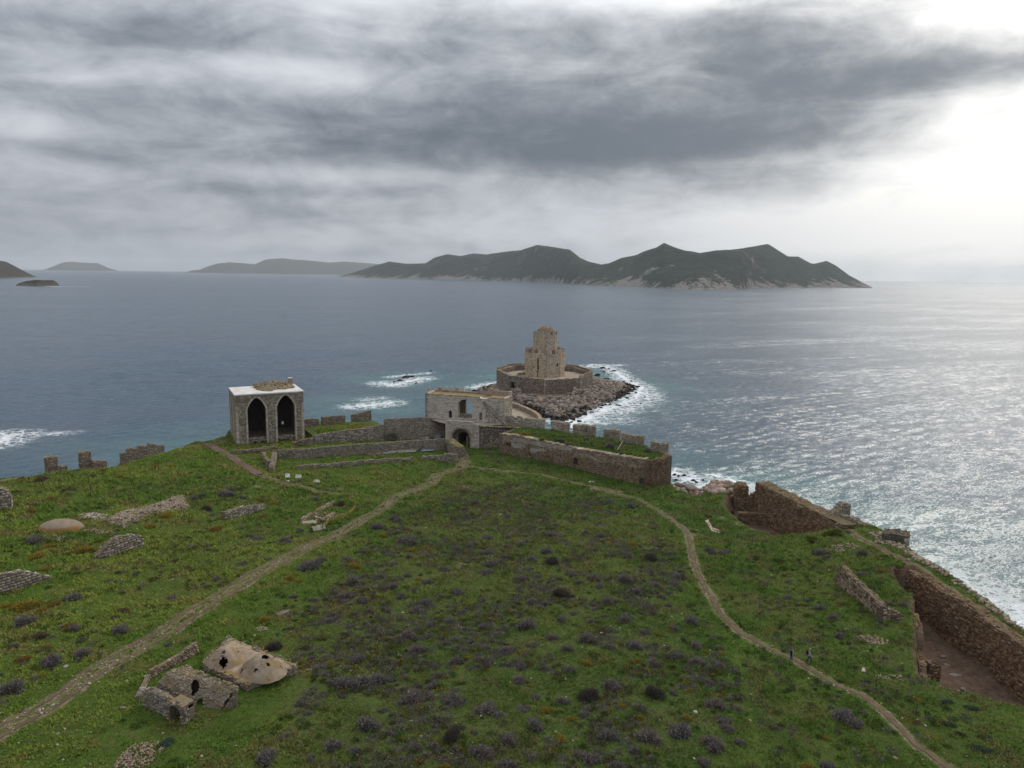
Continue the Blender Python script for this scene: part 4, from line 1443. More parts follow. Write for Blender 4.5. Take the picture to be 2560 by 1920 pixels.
for zn, a, b, wd, kd in sea_rocks:
    p = PP(zn, a, b, 0)
    dist = math.hypot(*p[:2]); r_ = wd / ZR[zn][2] / F * dist / 2
    o = obj('sea_rock', random.choice(BLKMESH), None, (p[0], p[1] + r_ * .5, .1))
    o.scale = (r_ * 1.15, r_ * random.uniform(.7, 1.1), max(.5, r_ * random.uniform(.45, .8)))
    o.rotation_euler = (random.uniform(-.25, .25), random.uniform(-.25, .25), random.uniform(-.5, .5))
    tag(o, lab[kd], 'rock', grp[kd]); SRK.setdefault(kd, []).append((a, b, o, wd))
ORDW = ['first', 'second', 'third', 'fourth', 'fifth', 'sixth', 'seventh', 'eighth', 'ninth', 'tenth', 'eleventh', 'twelfth']
for kd, L_ in SRK.items():
    sub = {}
    for a, b, o, wd in L_:
        pl = lab[kd]
        if kd == 0: pl = 'black sea rock ' + ('in the surf behind the octagonal rampart' if b < 530 else ('off the outer tip of the tower islet' if a > 1915 else ('in the surf of the islet\'s near shore' if b > 780 else 'beside the islet\'s boulder apron')))
        sub.setdefault(('big ' if wd > 50 else ('' if wd > 26 else 'small ')) + pl, []).append((a, o))
    for pl, M_ in sub.items():
        M_.sort(key=lambda q: q[0])
        for i, (a, o) in enumerate(M_): o['label'] = pl if len(M_) == 1 else f"{pl}, {ORDW[i]} from left"


# ------------------------------------------------------------------ sea gate
def build_gatehouse():
    t = thing('gatehouse', 'pale stone sea gate with a large open arch, battlements and a vaulted passage', 'gatehouse', (-13, 203, 4.5))
    zt = 10.9
    # upper wall
    A3 = P(S('Z8', 180, 742), zt); B3 = P(S('Z8', 1740, 862), zt - .2)
    A, U, N, L = frame(A3, B3)
    zz = lambda x, y: on_plane(S('Z8', x, y), A, U)
    th = 1.7
    top = [zz(180, 272), zz(600, 300), zz(1240, 345), zz(1300, 372), zz(1400, 372), zz(1420, 352), zz(1740, 378)]
    top = [(min(max(u, 0), L), z) for u, z in top]; top[0] = (0, top[0][1]); top[-1] = (L, top[-1][1])
    u0, zb = zz(830, 742); u1, _ = zz(1112, 742); _, za = zz(960, 385); _, zs = zz(960, 500)
    big = arch_loop(u0, u1, zb + .02, zs, za, False, 10)
    w0, wz0 = zz(640, 750); w1, _ = zz(710, 750); _, wa = zz(675, 592); _, ws = zz(675, 650)
    win = arch_loop(w0, w1, wz0, ws, wa, True, 6)
    d0, dz0 = zz(1248, 795); d1, dz1 = zz(1308, 648)
    door = [(d0, dz0), (d1, dz0), (d1, dz1), (d0, dz1)]
    outer = [(0, zt - 1.0), (L, zt - 1.0)] + top[::-1]
    V, Fc = prism(outer, [big, win, door], A, U, N, th)
    pc = (.50, .465, .425)
    wobj('wall', V, Fc, M_plaster, t, np.tile(pc, (len(V), 1)))
    st = Stones(); pu = [p[0] for p in top]; pz = [p[1] for p in top]
    loops = [big, win, door]
    topf = lambda u: np.interp(u, pu, pz)
    zone = lambda u, v: (v < topf(u) - 1.25) & (fbm(u / 2.5, v / 2.0, 3, 21) > .34)   # plastered areas keep few stones
    lay_facing(st, A, U, N, L, zt - 1, max(pz), topf, lambda u: np.full(np.shape(u), zt - 1), ch=(.34, .46), sw=(.5, 1.0), gap=.02, relief=(.01, .05), jit=.015, pal=[(.50, .46, .41), (.44, .40, .35), (.55, .515, .465), (.38, .335, .28)], miss=.05,
               skip=lambda u, v, w_, h_: np.any([inside(u + du, v + dv, l) for l in loops for du in (-.35, 0, .35) for dv in (-.2, .2)], axis=0) | (zone(u, v) & (RNG.random(len(u)) < .55)))
    st.build('stone_facing', M_ashlar, t)
    # stones lining the big arch, the lit jamb's warmth put into their colour
    s = Stones()
    for k in range(120):
        i = random.randrange(len(big)); j = (i + 1) % len(big); f = random.random(); q = (big[i][0] * (1 - f) + big[j][0] * f, big[i][1] * (1 - f) + big[j][1] * f)
        d = random.uniform(.1, th - .1); c = A + U * q[0] - N * d
        rocks(s, [(c[0], c[1], q[1])], [.22], PAL_WARM, tilt=.2)
    s.build('arch_lining', M_rubble, t)
    # sill block of broken masonry
    s = Stones(); k = 70
    uu = RNG.uniform(u0 + .2, u1, k); dd = RNG.uniform(.1, 1.4, k)
    _, zl = zz(960, 672)
    ps = np.stack([A[0] + U[0] * uu - N[0] * dd, A[1] + U[1] * uu - N[1] * dd, zb + RNG.uniform(0, 1, k) * (zl - zb) * .85], 1)
    rocks(s, ps, RNG.uniform(.2, .4, k), PAL_WARM); s.build('sill_rubble', M_rubble, t)
    # recessed panel of the rectangular opening; near-black panel painted as shade behind pointed window
    m_ = MB(); c = A + U * (d0 + d1) / 2 - N * .45
    m_.box((*c, (dz0 + dz1) / 2), (d1 - d0 + .2, .12, dz1 - dz0 + .2), math.atan2(U[1], U[0]), (.18, .175, .175)); m_.build('door', M_core, t)
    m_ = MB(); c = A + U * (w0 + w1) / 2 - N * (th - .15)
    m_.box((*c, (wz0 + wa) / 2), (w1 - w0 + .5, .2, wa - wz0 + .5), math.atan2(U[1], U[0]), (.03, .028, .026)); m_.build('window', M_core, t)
    # wall-walk and back wall with battlements
    back = 5.6
    m_ = MB()
    W = 26; vv = []; ff = []
    for i in range(W):
        u = L * i / (W - 1)
        for d in (.35, 1.4, 2.8, 4.2, back):
            c = A + U * u - N * d; vv.append((c[0], c[1], float(topf(u)) - .12 + random.uniform(-.06, .06) + (0 if d < 3 else .1)))
    for i in range(W - 1):
        for j in range(4): ff.append((i * 5 + j, i * 5 + j + 1, i * 5 + j + 6, i * 5 + j + 5))
    wobj('wall_walk', vv, ff, M_coping, t, np.tile((.26, .19, .10), (len(vv), 1)))
    # front coping of the walk
    n = 26
    for i in range(n):
        uc = L * (i + .5) / n
        if 1240 < 180 + uc / L * 1560 < 1420: continue
        c = A + U * uc - N * .3; mm = MB()
        mm.box((*c, float(topf(uc)) + .07), (L / n - .04, .72, .2), math.atan2(U[1], U[0]), tuple(palcol(PAL_WARM, 1)[0]), .03); mm.build('coping_stone', M_coping, t)
    bkA = A - N * (back + .5)
    prof = [(0, topf(0) + .1), (L, topf(L) + .1)]
    Vb, Fb = prism([(-.01, 2), (L + .3, 2), (L + .3, prof[1][1] + .25), (-.01, prof[0][1] + .25)], [arch_loop(u0 + .2, u1 + 1.6, 2.5, zs, za + .3, False, 8)], bkA, U, N, .9)
    wobj('back_wall', Vb, Fb, M_core, t, np.tile((.30, .26, .21), (len(Vb), 1)))
    rz = math.atan2(U[1], U[0])
    for x0, x1, yt, yb in [(218, 275, 150, 245), (438, 508, 150, 212), (556, 622, 152, 215), (664, 716, 150, 225), (768, 838, 152, 225), (892, 955, 150, 250), (1045, 1075, 180, 245), (1215, 1262, 175, 290), (1262, 1305, 165, 230), (1340, 1415, 160, 230), (1450, 1530, 180, 240), (1560, 1625, 190, 245), (1660, 1735, 232, 260), (1775, 1850, 236, 290)]:
        a0, z1_ = on_plane(S('Z8', x0, yt), bkA, U); a1, z0_ = on_plane(S('Z8', x1, yb), bkA, U)
        c = bkA + U * (a0 + a1) / 2 - N * .3
        zlo = float(topf(np.clip((a0 + a1) / 2, 0, L))) - .1
        mm = MB(); hh = max(z1_ - zlo, .5)
        mm.box((*c, zlo + hh / 2), (a1 - a0, .55, hh), rz, tuple(palcol(PAL_PALE + PAL_WARM, 1)[0]), .06)
        mm.box((*c, zlo + hh + .08), ((a1 - a0) * .5, .5, .3), rz, tuple(palcol(PAL_PALE + PAL_WARM, 1)[0]), .05)
        mm.build('merlon', M_ashlar, t)
    # low parapet between the last battlements, with square openings
    pa, _ = on_plane(S('Z8', 1262, 240), bkA, U); pb, pz_ = on_plane(S('Z8', 1850, 236), bkA, U)
    zl = float(topf(L)) - .1
    hl = []
    for xa, xb in [(1515, 1555), (1630, 1662), (1738, 1775)]:
        ha, _ = on_plane(S('Z8', xa, 280), bkA, U); hb, _ = on_plane(S('Z8', xb, 280), bkA, U); hl.append([(ha, zl + .35), (hb, zl + .35), (hb, zl + 1.0), (ha, zl + 1.0)])
    Vb, Fb = prism([(pa, zl), (pb, zl), (pb, zl + 1.35), (pa, zl + 1.1)], hl, bkA + N * .05, U, N, .5)
    wobj('parapet', Vb, Fb, M_ashlar, t, np.tile((.36, .30, .26), (len(Vb), 1)))
    # right flank
    Ra = A + U * L; Rb = A + U * (L + .5) - N * (back + 1.0)
    d = Rb - Ra; Lr = np.linalg.norm(d); Ur = d / Lr; Nr = np.array([-Ur[1], Ur[0]]); Nr = Nr if Nr @ U > 0 else -Nr
    Vb, Fb = prism([(0, 3), (Lr, 3), (Lr, topf(L) + 1.3), (Lr - .7, topf(L) + 1.2), (Lr - .8, topf(L) + .1), (0, topf(L))], [], Ra, Ur, Nr, .9)
    wobj('flank_wall', Vb, Fb, M_plaster, t, np.tile((.42, .37, .29), (len(Vb), 1)))
    s = Stones(); lay_facing(s, Ra, Ur, Nr, Lr, 3, topf(L), lambda u: np.full(np.shape(u), topf(L)), lambda u: np.full(np.shape(u), 3.0), ch=(.34, .46), sw=(.5, 1.0), relief=(.01, .05), pal=PAL_PALE + PAL_WARM); s.build('flank_facing', M_ashlar, t)
    La = A; Lb = A - N * (back + 1.2); d = Lb - La; Ll = np.linalg.norm(d); Ul = d / Ll; Nl = -U
    Vb, Fb = prism([(0, 4), (Ll, 4), (Ll, topf(0) + .2), (0, topf(0) - .05)], [], La + U * .02, Ul, Nl, .9)
    wobj('flank_wall', Vb, Fb, M_plaster, t, np.tile((.42, .37, .29), (len(Vb), 1)))
    # stair climbing the face
    n = 20
    (ua, za_), (ub, zb_) = zz(1345, 420), zz(1810, 868)
    for i in range(n):
        f = i / (n - 1); u = ua + (ub - ua) * f; z = za_ + (zb_ - za_) * f
        c = A + U * u + N * .28; mm = MB()
        mm.box((*c, z - .32), (abs(ub - ua) / n * 1.15, .7, .75), rz, tuple(palcol([(.34, .30, .255), (.27, .235, .195), (.40, .365, .32)], 1)[0]), .06); mm.build('stair_step', M_rubble, t)
    # loose plasterless patches at the foot of the stair
    s = Stones(); k = 130
    pts_ = [zz(RNG.uniform(1380, 1800), RNG.uniform(560, 890)) for _ in range(k)]
    ps = np.array([(*(A + U * u + N * .05), z) for u, z in pts_]); rocks(s, ps, RNG.uniform(.12, .3, k), PAL_GREY + [(.33, .22, .17)]); s.build('exposed_rubble', M_rubble, t)
    # right crenellated piece at terrace level
    Ca = P(S('Z8', 1735, 870), zt - .6); Cb = P(S('Z8', 2115, 890), zt - .6); CA, CU, CN, CL = frame(Ca, Cb)
    cz = lambda x, y: on_plane(S('Z8', x, y), CA, CU)
    prof = [cz(1735, 705), cz(1925, 705), cz(1930, 712), cz(1932, 805), cz(1985, 805), cz(1987, 712), cz(2050, 712), cz(2112, 735)]
    prof = [(min(max(u, 0), CL), z) for u, z in prof]
    V, Fc = prism([(0, zt - 4), (CL, zt - 4)] + prof[::-1], [], CA, CU, CN, .7)
    wobj('crenellated_wall', V, Fc, M_ashlar, t, np.tile((.33, .29, .245), (len(V), 1)))
    pu2 = [p[0] for p in prof]; pz2 = [p[1] for p in prof]
    s = Stones(); lay_facing(s, CA, CU, CN, CL, zt - 3, max(pz2), lambda u: np.interp(u, pu2, pz2), lambda u: np.full(np.shape(u), zt - 3.0), pal=PAL_GREY + PAL_PALE, miss=.05); s.build('stone_facing', M_rubble, t)

    # ---- portal block with vaulted passage
    Pa = P(S('Z8', 580, 1288), 4.5); Pb = P(S('Z8', 1238, 1336), 4.5)
    PA, PU, PN, PL = frame(Pa, Pb)
    pzf = lambda x, y: on_plane(S('Z8', x, y), PA, PU)
    o0, _ = pzf(712, 1200); o1, _ = pzf(1075, 1200); _, oa = pzf(900, 952); _, os_ = pzf(900, 1120)
    arch = arch_loop(o0, o1, 3.9, os_, oa, False, 10)
    tp = [(0, pzf(580, 800)[1]), (pzf(900, 815)[0], pzf(900, 815)[1]), (pzf(1130, 832)[0], pzf(1130, 832)[1]), (pzf(1135, 870)[0], pzf(1135, 868)[1]), (PL, pzf(1238, 885)[1])]
    V, Fc = prism([(0, 3), (PL, 3)] + tp[::-1], [arch], PA, PU, PN, 1.1)
    wobj('portal_wall', V, Fc, M_plaster, t, np.tile((.46, .425, .385), (len(V), 1)))
    s = Stones(); pu3 = [p[0] for p in tp]; pz3 = [p[1] for p in tp]
    lay_facing(s, PA, PU, PN, PL, 3, max(pz3), lambda u: np.interp(u, pu3, pz3), lambda u: np.full(np.shape(u), 3.5), ch=(.32, .45), sw=(.45, .9), relief=(.01, .06), jit=.02, pal=[(.46, .425, .385), (.40, .365, .325), (.52, .48, .435), (.33, .295, .25)], miss=.08,
               skip=lambda u, v, w_, h_: np.any([inside(u + du, v + dv, arch) for du in (-.35, 0, .35) for dv in (-.2, .2)], axis=0))
    s.build('stone_facing', M_ashlar, t)
    # ring of voussoirs
    n = len(arch)
    for i in range(2, n - 1):
        a_, b_ = arch[i], arch[i + 1] if i + 1 < n else arch[0]
        cu_, cz_ = (a_[0] + b_[0]) / 2, (a_[1] + b_[1]) / 2
        c = PA + PU * cu_ + PN * .08; mm = MB(); mm.box((*c, cz_ + .1), (.5, .3, .42), rz, tuple(palcol([(.25, .20, .15), (.30, .245, .19)], 1)[0]), .04); mm.build('voussoir', M_rubble, t)
    # inner passage: second narrower arch, side walls and barrel vault
    i0, _ = pzf(800, 1200); i1, _ = pzf(1005, 1200); _, ia = pzf(900, 1045); _, is_ = pzf(900, 1120)
    inner = arch_loop(i0, i1, 4.0, is_, ia, False, 8)
    IA = PA - PN * 1.5
    V, Fc = prism([(o0 - .6, 3), (o1 + .6, 3), (o1 + .6, oa + .6), (o0 - .6, oa + .6)], [inner], IA, PU, PN, .6)
    wobj('inner_arch', V, Fc, M_core, t, np.tile((.22, .175, .13), (len(V), 1)))
    s = Stones()
    for k in range(2, len(inner)):
        for dd in np.arange(2.2, 7.6, .5):
            q = inner[k]; c = PA + PU * q[0] - PN * dd; rocks(s, [(c[0], c[1], q[1] + .12)], [.36], PAL_BROWN, tilt=.2)
    s.build('vault_stones', M_brown, t)
    m_ = MB()
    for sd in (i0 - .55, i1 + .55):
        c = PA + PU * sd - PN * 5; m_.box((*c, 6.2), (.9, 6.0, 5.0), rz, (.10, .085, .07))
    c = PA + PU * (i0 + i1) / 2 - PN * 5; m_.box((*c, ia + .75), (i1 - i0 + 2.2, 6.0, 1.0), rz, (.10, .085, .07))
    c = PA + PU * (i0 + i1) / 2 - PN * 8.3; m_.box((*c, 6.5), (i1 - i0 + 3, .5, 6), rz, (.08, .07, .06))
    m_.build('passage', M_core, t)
    # pilaster of pale stone just inside the passage
    q0 = pzf(985, 1300)[0]; c = PA + PU * q0 - PN * 1.2; mm = MB(); mm.box((*c, 5.7), (.22, .3, 3.0), rz, (.36, .27, .20), .02); mm.build('door_jamb', M_ashlar, t)
    # terrace slab joining portal and upper wall
    mid = []
    for q in (PA - U * 8 , PA + PU * PL + U * 9): mid.append(q)
    V = [(*(PA - PN * .3), zt - .35), (*(PA + PU * PL - PN * .3), zt - .45), (*(A + U * L + U * 1), zt - .3), (*(A), zt - .15)]
    wobj('terrace', V, [(0, 1, 2, 3)], M_sandfloor, t)
    # wall with corbels right of the portal, its shade put into dark colours
    Da = P(S('Z8', 1238, 1210), 4.6) ; Db = P(S('Z8', 2030, 1060), 8.2)
    Da = np.array([*(PA + PU * PL - PN * .6), 4.6])
    Db2 = CA + CU * CL + CN * .6
    DA, DU, DN, DL = frame(Da, Db2)
    dzf = lambda x, y: on_plane(S('Z8', x, y), DA, DU)
    tpz = [(0, dzf(1240, 905)[1]), (DL, dzf(2020, 945)[1])]
    V, Fc = prism([(0, 2.5), (DL, 2.5)] + tpz[::-1], [], DA, DU, DN, .9)
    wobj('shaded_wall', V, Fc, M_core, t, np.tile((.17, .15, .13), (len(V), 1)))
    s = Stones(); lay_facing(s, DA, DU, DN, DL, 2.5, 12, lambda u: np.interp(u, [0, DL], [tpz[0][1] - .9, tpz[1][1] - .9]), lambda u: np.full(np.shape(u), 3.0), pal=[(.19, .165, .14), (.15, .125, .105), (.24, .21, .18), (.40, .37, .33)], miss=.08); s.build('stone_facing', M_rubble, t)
    n = 9
    for i in range(n):
        u, z = dzf(1335 + i * 59, 955 + i * 6.2); c = DA + DU * u + DN * .22; mm = MB()
        mm.box((*c, z), (.26, .5, .32), math.atan2(DU[1], DU[0]), (.48, .45, .40), .03); mm.build('corbel', M_ashlar, t)
    for i in range(14):
        f = (i + .5) / 14; c = DA + DU * DL * f + DN * .2; mm = MB(); mm.box((*c, tpz[0][1] + (tpz[1][1] - tpz[0][1]) * f + .02), (DL / 14 - .04, 1.1, .22), math.atan2(DU[1], DU[0]), tuple(palcol(PAL_GREY, 1)[0]), .04); mm.build('ledge_stone', M_coping, t)
    # ground of the passage way between shaded wall top and upper wall
    q1 = DA + DU * DL
    V = [(*DA, tpz[0][1] - .08), (*q1, tpz[1][1] - .08), (*(CA + CU * CL - CN * .4), zt - .8), (*(CA - CN * .4), zt - .7), (*(A + U * (L - 6)), zt - .5)]
    wobj('ledge_floor', V, [(0, 1, 2, 3, 4)], M_coping, t, np.tile((.20, .16, .11), (5, 1)))
    return A, U, N, L, PA, PU, PN, PL


GH = build_gatehouse()

# curved sea-side outwork behind the gate, with its parapet
def build_outwork():
    t = thing('outwork', 'curved outwork with a pale floor and thick parapet below the islet boulders', 'outwork', (2, 212, 6))
    out = [PP('Z1', a, b, 8.6) for a, b in [(930, 785), (1000, 800), (1075, 830), (1140, 860), (1185, 895), (1200, 930)]]
    inn = [PP('Z1', a, b, 7.4) for a, b in [(930, 850), (1000, 875), (1060, 895), (1120, 910), (1165, 925), (1170, 940)]]
    inn2 = [PP('Z1', a, b, 7.4) for a, b in [(930, 890), (980, 905), (1030, 925), (1070, 935), (1120, 945), (1160, 955)]]
    n = len(out)
    for i in range(n - 1):
        a, b = out[i], out[i + 1]
        A, U, N, L = frame(a, b)
        V, Fc = prism([(-.1, -1), (L + .1, -1), (L + .1, 8.7), (-.1, 8.7)], [], A, U, N, 1.0)
        wobj('parapet', V, Fc, M_core, t, np.tile((.28, .235, .18), (len(V), 1)))
        s = Stones(); lay_facing(s, A, U, N, L, 6.5, 8.6, lambda u: np.full(np.shape(u), 8.6), lambda u: np.full(np.shape(u), 6.4), pal=PAL_WARM + PAL_GREY); s.build('stone_facing', M_rubble, t)
        m_ = MB(); c = (a[:2] + b[:2]) / 2 - N * .5; m_.box((*c, 8.78), (L, 1.1, .2), math.atan2(U[1], U[0]), (.36, .30, .22), .04); m_.build('coping_stone', M_coping, t)
    V = [tuple(np.array(p) - [0, 0, 1.3]) for p in out] + [tuple(p) for p in inn2]
    wobj('floor', V, [(i, i + 1, n + i + 1, n + i) for i in range(n - 1)], M_sandfloor, t)


build_outwork()


# ------------------------------------------------------------------ curtain wall, courtyard walls, grass terrace left of the gate
GA, GU, GN, GL, PA_, PU_, PN_, PL_ = GH
px_wall('curtain_wall', 'tall grey curtain wall running from the sea gate towards the twin-arched ruin', 'wall', [('Z2', 1665, 705, 5.2), ('Z8', 575, 1160, 4.9)],
        [('Z2', 1660, 515), ('Z2', 1800, 505), ('Z2', 2000, 500), ('Z2', 2190, 518), ('Z8', 575, 795)], 1.2, 3.0, pal=[(.37, .33, .285), (.32, .28, .24), (.43, .39, .34), (.26, .225, .19)], rag=.10, seed=1, miss=.03, clip_ground=False)
# terrace wall
t, fr = px_wall('terrace_wall', 'pale rubble retaining wall of the small grass terrace beside the twin-arched ruin', 'wall', [('Z2', 1050, 748, 5.9), ('Z2', 1678, 702, 5.2)],
                [('Z2', 1045, 655), ('Z2', 1195, 628), ('Z2', 1430, 600), ('Z2', 1660, 563)], .9, 3.5, pal=PAL_GREY + PAL_PALE[:2], rag=.15, seed=2, clip_ground=False)


def terrace_top():
    zt = zat(S('Z2', 1500, 590), *P(S('Z2', 1500, 590), 8.6)[:2])
    z = 8.5
    pts = [PP('Z2', a, b, z) for a, b in [(975, 600), (1050, 655), (1200, 640), (1430, 608), (1660, 570), (1570, 522), (1380, 540), (1120, 570), (980, 580)]]
    cx = np.mean(pts, 0); n = len(pts)
    V = list(pts) + [np.array([cx[0], cx[1], z + .15])] + [np.array([p[0], p[1], 3.0]) for p in pts]
    Fc = [(i, (i + 1) % n, n) for i in range(n)] + [(i, n + 1 + i, n + 1 + (i + 1) % n, (i + 1) % n) for i in range(n)]
    o = wobj('terrace_lawn', V, Fc, M_ground, None, attrs={'path': np.array([.45] * n + [.1] + [.6] * n), 'rock': np.zeros(2 * n + 1)})
    tag(o, 'small raised lawn behind the pale retaining wall', kind='structure')
    return z


ZT = terrace_top()
for i, (x0, x1, yt0, yt1, yb) in enumerate([(975, 1095, 515, 512, 572), (1120, 1325, 495, 482, 560), (1380, 1550, 478, 436, 530)]):
    a = PP('Z2', x0, yb, ZT); b = PP('Z2', x1, yb - 12, ZT)
    A, U, N, L = frame(a, b)
    pr = [(0, on_plane(S('Z2', x0, yt0), A, U)[1]), (L, on_plane(S('Z2', x1, yt1), A, U)[1])]
    t = thing('parapet_block', ['low stub of sea parapet next to the twin-arched ruin', 'long middle stub of sea parapet behind the small raised lawn', 'slant-topped stub of sea parapet with orange lichen behind the raised lawn'][i], 'parapet', (*((a + b) / 2)[:2], ZT))
    wall_parts(t, a, b, pr, ZT - 4, 1.1, pal=PAL_GREY + PAL_WARM, rag=.1, seed=30 + i, clip_ground=False)

px_wall('courtyard_wall', 'long low courtyard wall in front of the curtain wall', 'wall', [('Z2', 738, 852), ('Z2', 2190, 778)], [('Z2', 738, 780), ('Z2', 1000, 768), ('Z2', 1300, 738), ('Z2', 1700, 712), ('Z2', 2190, 684)], .75, rag=.12, seed=3, pal=[(.31, .275, .235), (.26, .225, .19), (.36, .325, .28), (.21, .18, .15)])
px_wall('return_wall', 'short grassy-topped wall end running towards the information boards', 'wall', [('Z2', 735, 852), ('Z2', 705, 968)], [('Z2', 735, 785), ('Z2', 705, 905), ('Z2', 700, 940)], .95, rag=.12, seed=4)


def gate_pier():
    a = PP('Z8', 600, 1385, 4.6); b = PP('Z8', 815, 1520, 4.6)
    t = thing('wall_pier', 'thick mossy-topped wall end beside the path into the gate', 'wall', (*a[:2], 4.6))
    A, U, N, L = frame(a, b)
    pr = [(0, on_plane(S('Z8', 580, 1165), A, U)[1]), (L, on_plane(S('Z8', 800, 1330), A, U)[1])]
    wall_parts(t, a, b, pr, 3.4, 2.0, pal=PAL_GREY + PAL_BROWN[2:3], rag=.1, seed=5)
    m_ = MB(); n = 14
    for i in range(n):
        for j in range(4):
            c = A + U * (i + .5) / n * L - N * (j + .5) * .5
            m_.box((*c, np.interp((i + .5) / n * L, [0, L], [pr[0][1], pr[1][1]]) + .06), (L / n, .5, .22), math.atan2(U[1], U[0]), (.17, .17, .05) if random.random() < .6 else (.30, .25, .17), .06)
    m_.build('moss_cap', M_coping, t, kind='stuff')


gate_pier()
px_wall('rubble_wall', 'low broken rubble wall below the mossy wall end', 'wall', [('Z8', 110, 1570), ('Z8', 800, 1640)], [('Z8', 100, 1520), ('Z8', 400, 1500), ('Z8', 640, 1470), ('Z8', 800, 1480)], .9, rag=.2, seed=6)
px_wall('rubble_wall', 'knee-high broken rubble wall parallel to the courtyard wall', 'wall', [('Z2', 915, 948), ('Z2', 1905, 868)], [('Z2', 915, 920), ('Z2', 1150, 900), ('Z2', 1400, 880), ('Z2', 1650, 858), ('Z2', 1905, 845)], .7, rag=.22, seed=7)
px_wall('rubble_wall', 'tumbled low wall between the twin-arched ruin and the courtyard', 'wall', [('Z2', 870, 745), ('Z2', 1050, 735)], [('Z2', 870, 715), ('Z2', 950, 690), ('Z2', 1050, 680)], .9, rag=.25, seed=8, pal=PAL_BROWN + PAL_GREY)
px_wall('rubble_wall', 'overgrown low wall in the grass below the twin-arched ruin', 'wall', [('Z2', 355, 810), ('Z2', 640, 800)], [('Z2', 355, 785), ('Z2', 520, 770), ('Z2', 640, 765)], .8, rag=.2, seed=9, pal=PAL_BROWN + PAL_GREY)
px_wall('rubble_wall', 'short ruined wall of the dark pit beside the wooden walkway', 'wall', [('Z2', 600, 850), ('Z2', 655, 935)], [('Z2', 600, 800), ('Z2', 655, 880)], .8, rag=.25, seed=10, pal=PAL_BROWN + PAL_GREY)
px_wall('rubble_wall', 'back wall of the hollow right below the twin-arched ruin', 'wall', [('Z2', 590, 790), ('Z2', 740, 770)], [('Z2', 590, 755), ('Z2', 740, 745)], .8, rag=.25, seed=11, pal=PAL_BROWN + PAL_GREY)


# vault mouth at the end of the terrace wall and the blocks lined up beside it
def vault_mouth():
    a = PP('Z2', 1680, 703, 5.3); b = PP('Z2', 1770, 700, 5.3)
    A, U, N, L = frame(a, b)
    t = thing('vault', 'small dark vault mouth at the foot of the curtain wall', 'vault', (*a[:2], 5.2))
    lp = arch_loop(.35, L - .35, 4.5, 6.5, 7.4, False, 8)
    A2 = A + N * .7
    V, Fc = prism([(0, 4.4), (L, 4.4), (L, 7.3), (L - .8, 7.9), (.8, 7.9), (0, 7.3)], [lp], A2, U, N, 1.6)
    wobj('arch', V, Fc, M_core, t, np.tile((.13, .115, .10), (len(V), 1)))
    m_ = MB(); c = A2 + U * L / 2 - N * 1.55; m_.box((*c, 6), (L - .3, .1, 3), math.atan2(U[1], U[0]), (.05, .045, .04)); m_.build('back_wall', M_core, t)  # darkness inside the vault put into the near-black colour
    m_ = MB(); c = A2 + U * L / 2 - N * 1.3; m_.box((*c, 6.0), (1.6, .1, 2.2), math.atan2(U[1], U[0]), (.40, .38, .35), .05); m_.build('pale_patch', M_plaster, t)  # pale panel: brightness of the interior put into its colour


vault_mouth()
for i, (x, y, wd, hg) in enumerate([(1795, 688, 1.3, .8), (1845, 672, 1.2, 1.0), (1880, 684, 1.5, .7), (1925, 672, 1.0, 1.1), (1955, 668, .8, 1.3), (1990, 680, 1.3, .6), (2030, 682, .9, .5), (1620, 700, 1.3, .7)]):
    p = PP('Z2', x, y, 5.3); m_ = MB(); m_.box((p[0], p[1], 5.1 + hg / 2), (wd, .8, hg + .3), random.uniform(-.2, .2), tuple(palcol(PAL_PINK + PAL_PALE, 1)[0]), .05)
    o = m_.build('stone_block', M_ashlar); tag(o, ['first', 'second', 'third', 'fourth', 'fifth', 'sixth', 'seventh', 'outlying'][i] + (' dressed block along the curtain wall, counted from the vault mouth' if i < 7 else ' dressed block left of the vault mouth'), 'stone', 'stored blocks by the curtain wall')
m_ = MB(); p = PP('Z2', 2122, 680, 5.3); m_.box((p[0], p[1], 5.9), (1.5, .08, 1.3), .1, (1, 1, 1)); m_.box((p[0] - .6, p[1], 5.1), (.08, .08, .8), .1); m_.box((p[0] + .6, p[1], 5.1), (.08, .08, .8), .1)
tag(m_.build('sheet_panel', M_sheet), 'grey panel standing against the curtain wall near the gate', 'panel')

for i, (x0, y0, x1, y1, mt_) in enumerate([(1650, 815, 1765, 803, M_sheet), (1690, 805, 1940, 785, M_wood), (1780, 808, 1935, 800, M_wood), (1980, 798, 2085, 790, M_sheet), (0, 0, 0, 0, None)]):
    if mt_ is None: continue
    a = G('Z2', x0, y0) + [0, 0, .2 + .05 * i]; b = G('Z2', x1, y1) + [0, 0, .2 + .05 * i]
    m_ = MB(); m_.beam(a, b, .55, .14); m_.beam(a + [0, .5, .12], b + [0, .5, .12], .3, .12)
    tag(m_.build('plank', mt_), ['grey sheet leaning at the end of the plank stack by the courtyard wall', 'longest pale plank lying along the courtyard wall', 'shorter pale plank in front of the longest one', 'bluish sheet lying closest to the mossy wall end'][i], 'plank')
s = Stones(); k = 90; p = G('Z2', 1565, 812); rocks(s, p[None] + RNG.normal(0, 1, (k, 3)) * np.array([1.6, .5, .12]) + [0, 0, .15], RNG.uniform(.12, .3, k), PAL_GREY)
tag(s.build('rubble_heap', M_rubble, None, None), 'heap of loose stones at the foot of the courtyard wall', 'rubble', kind='stuff')


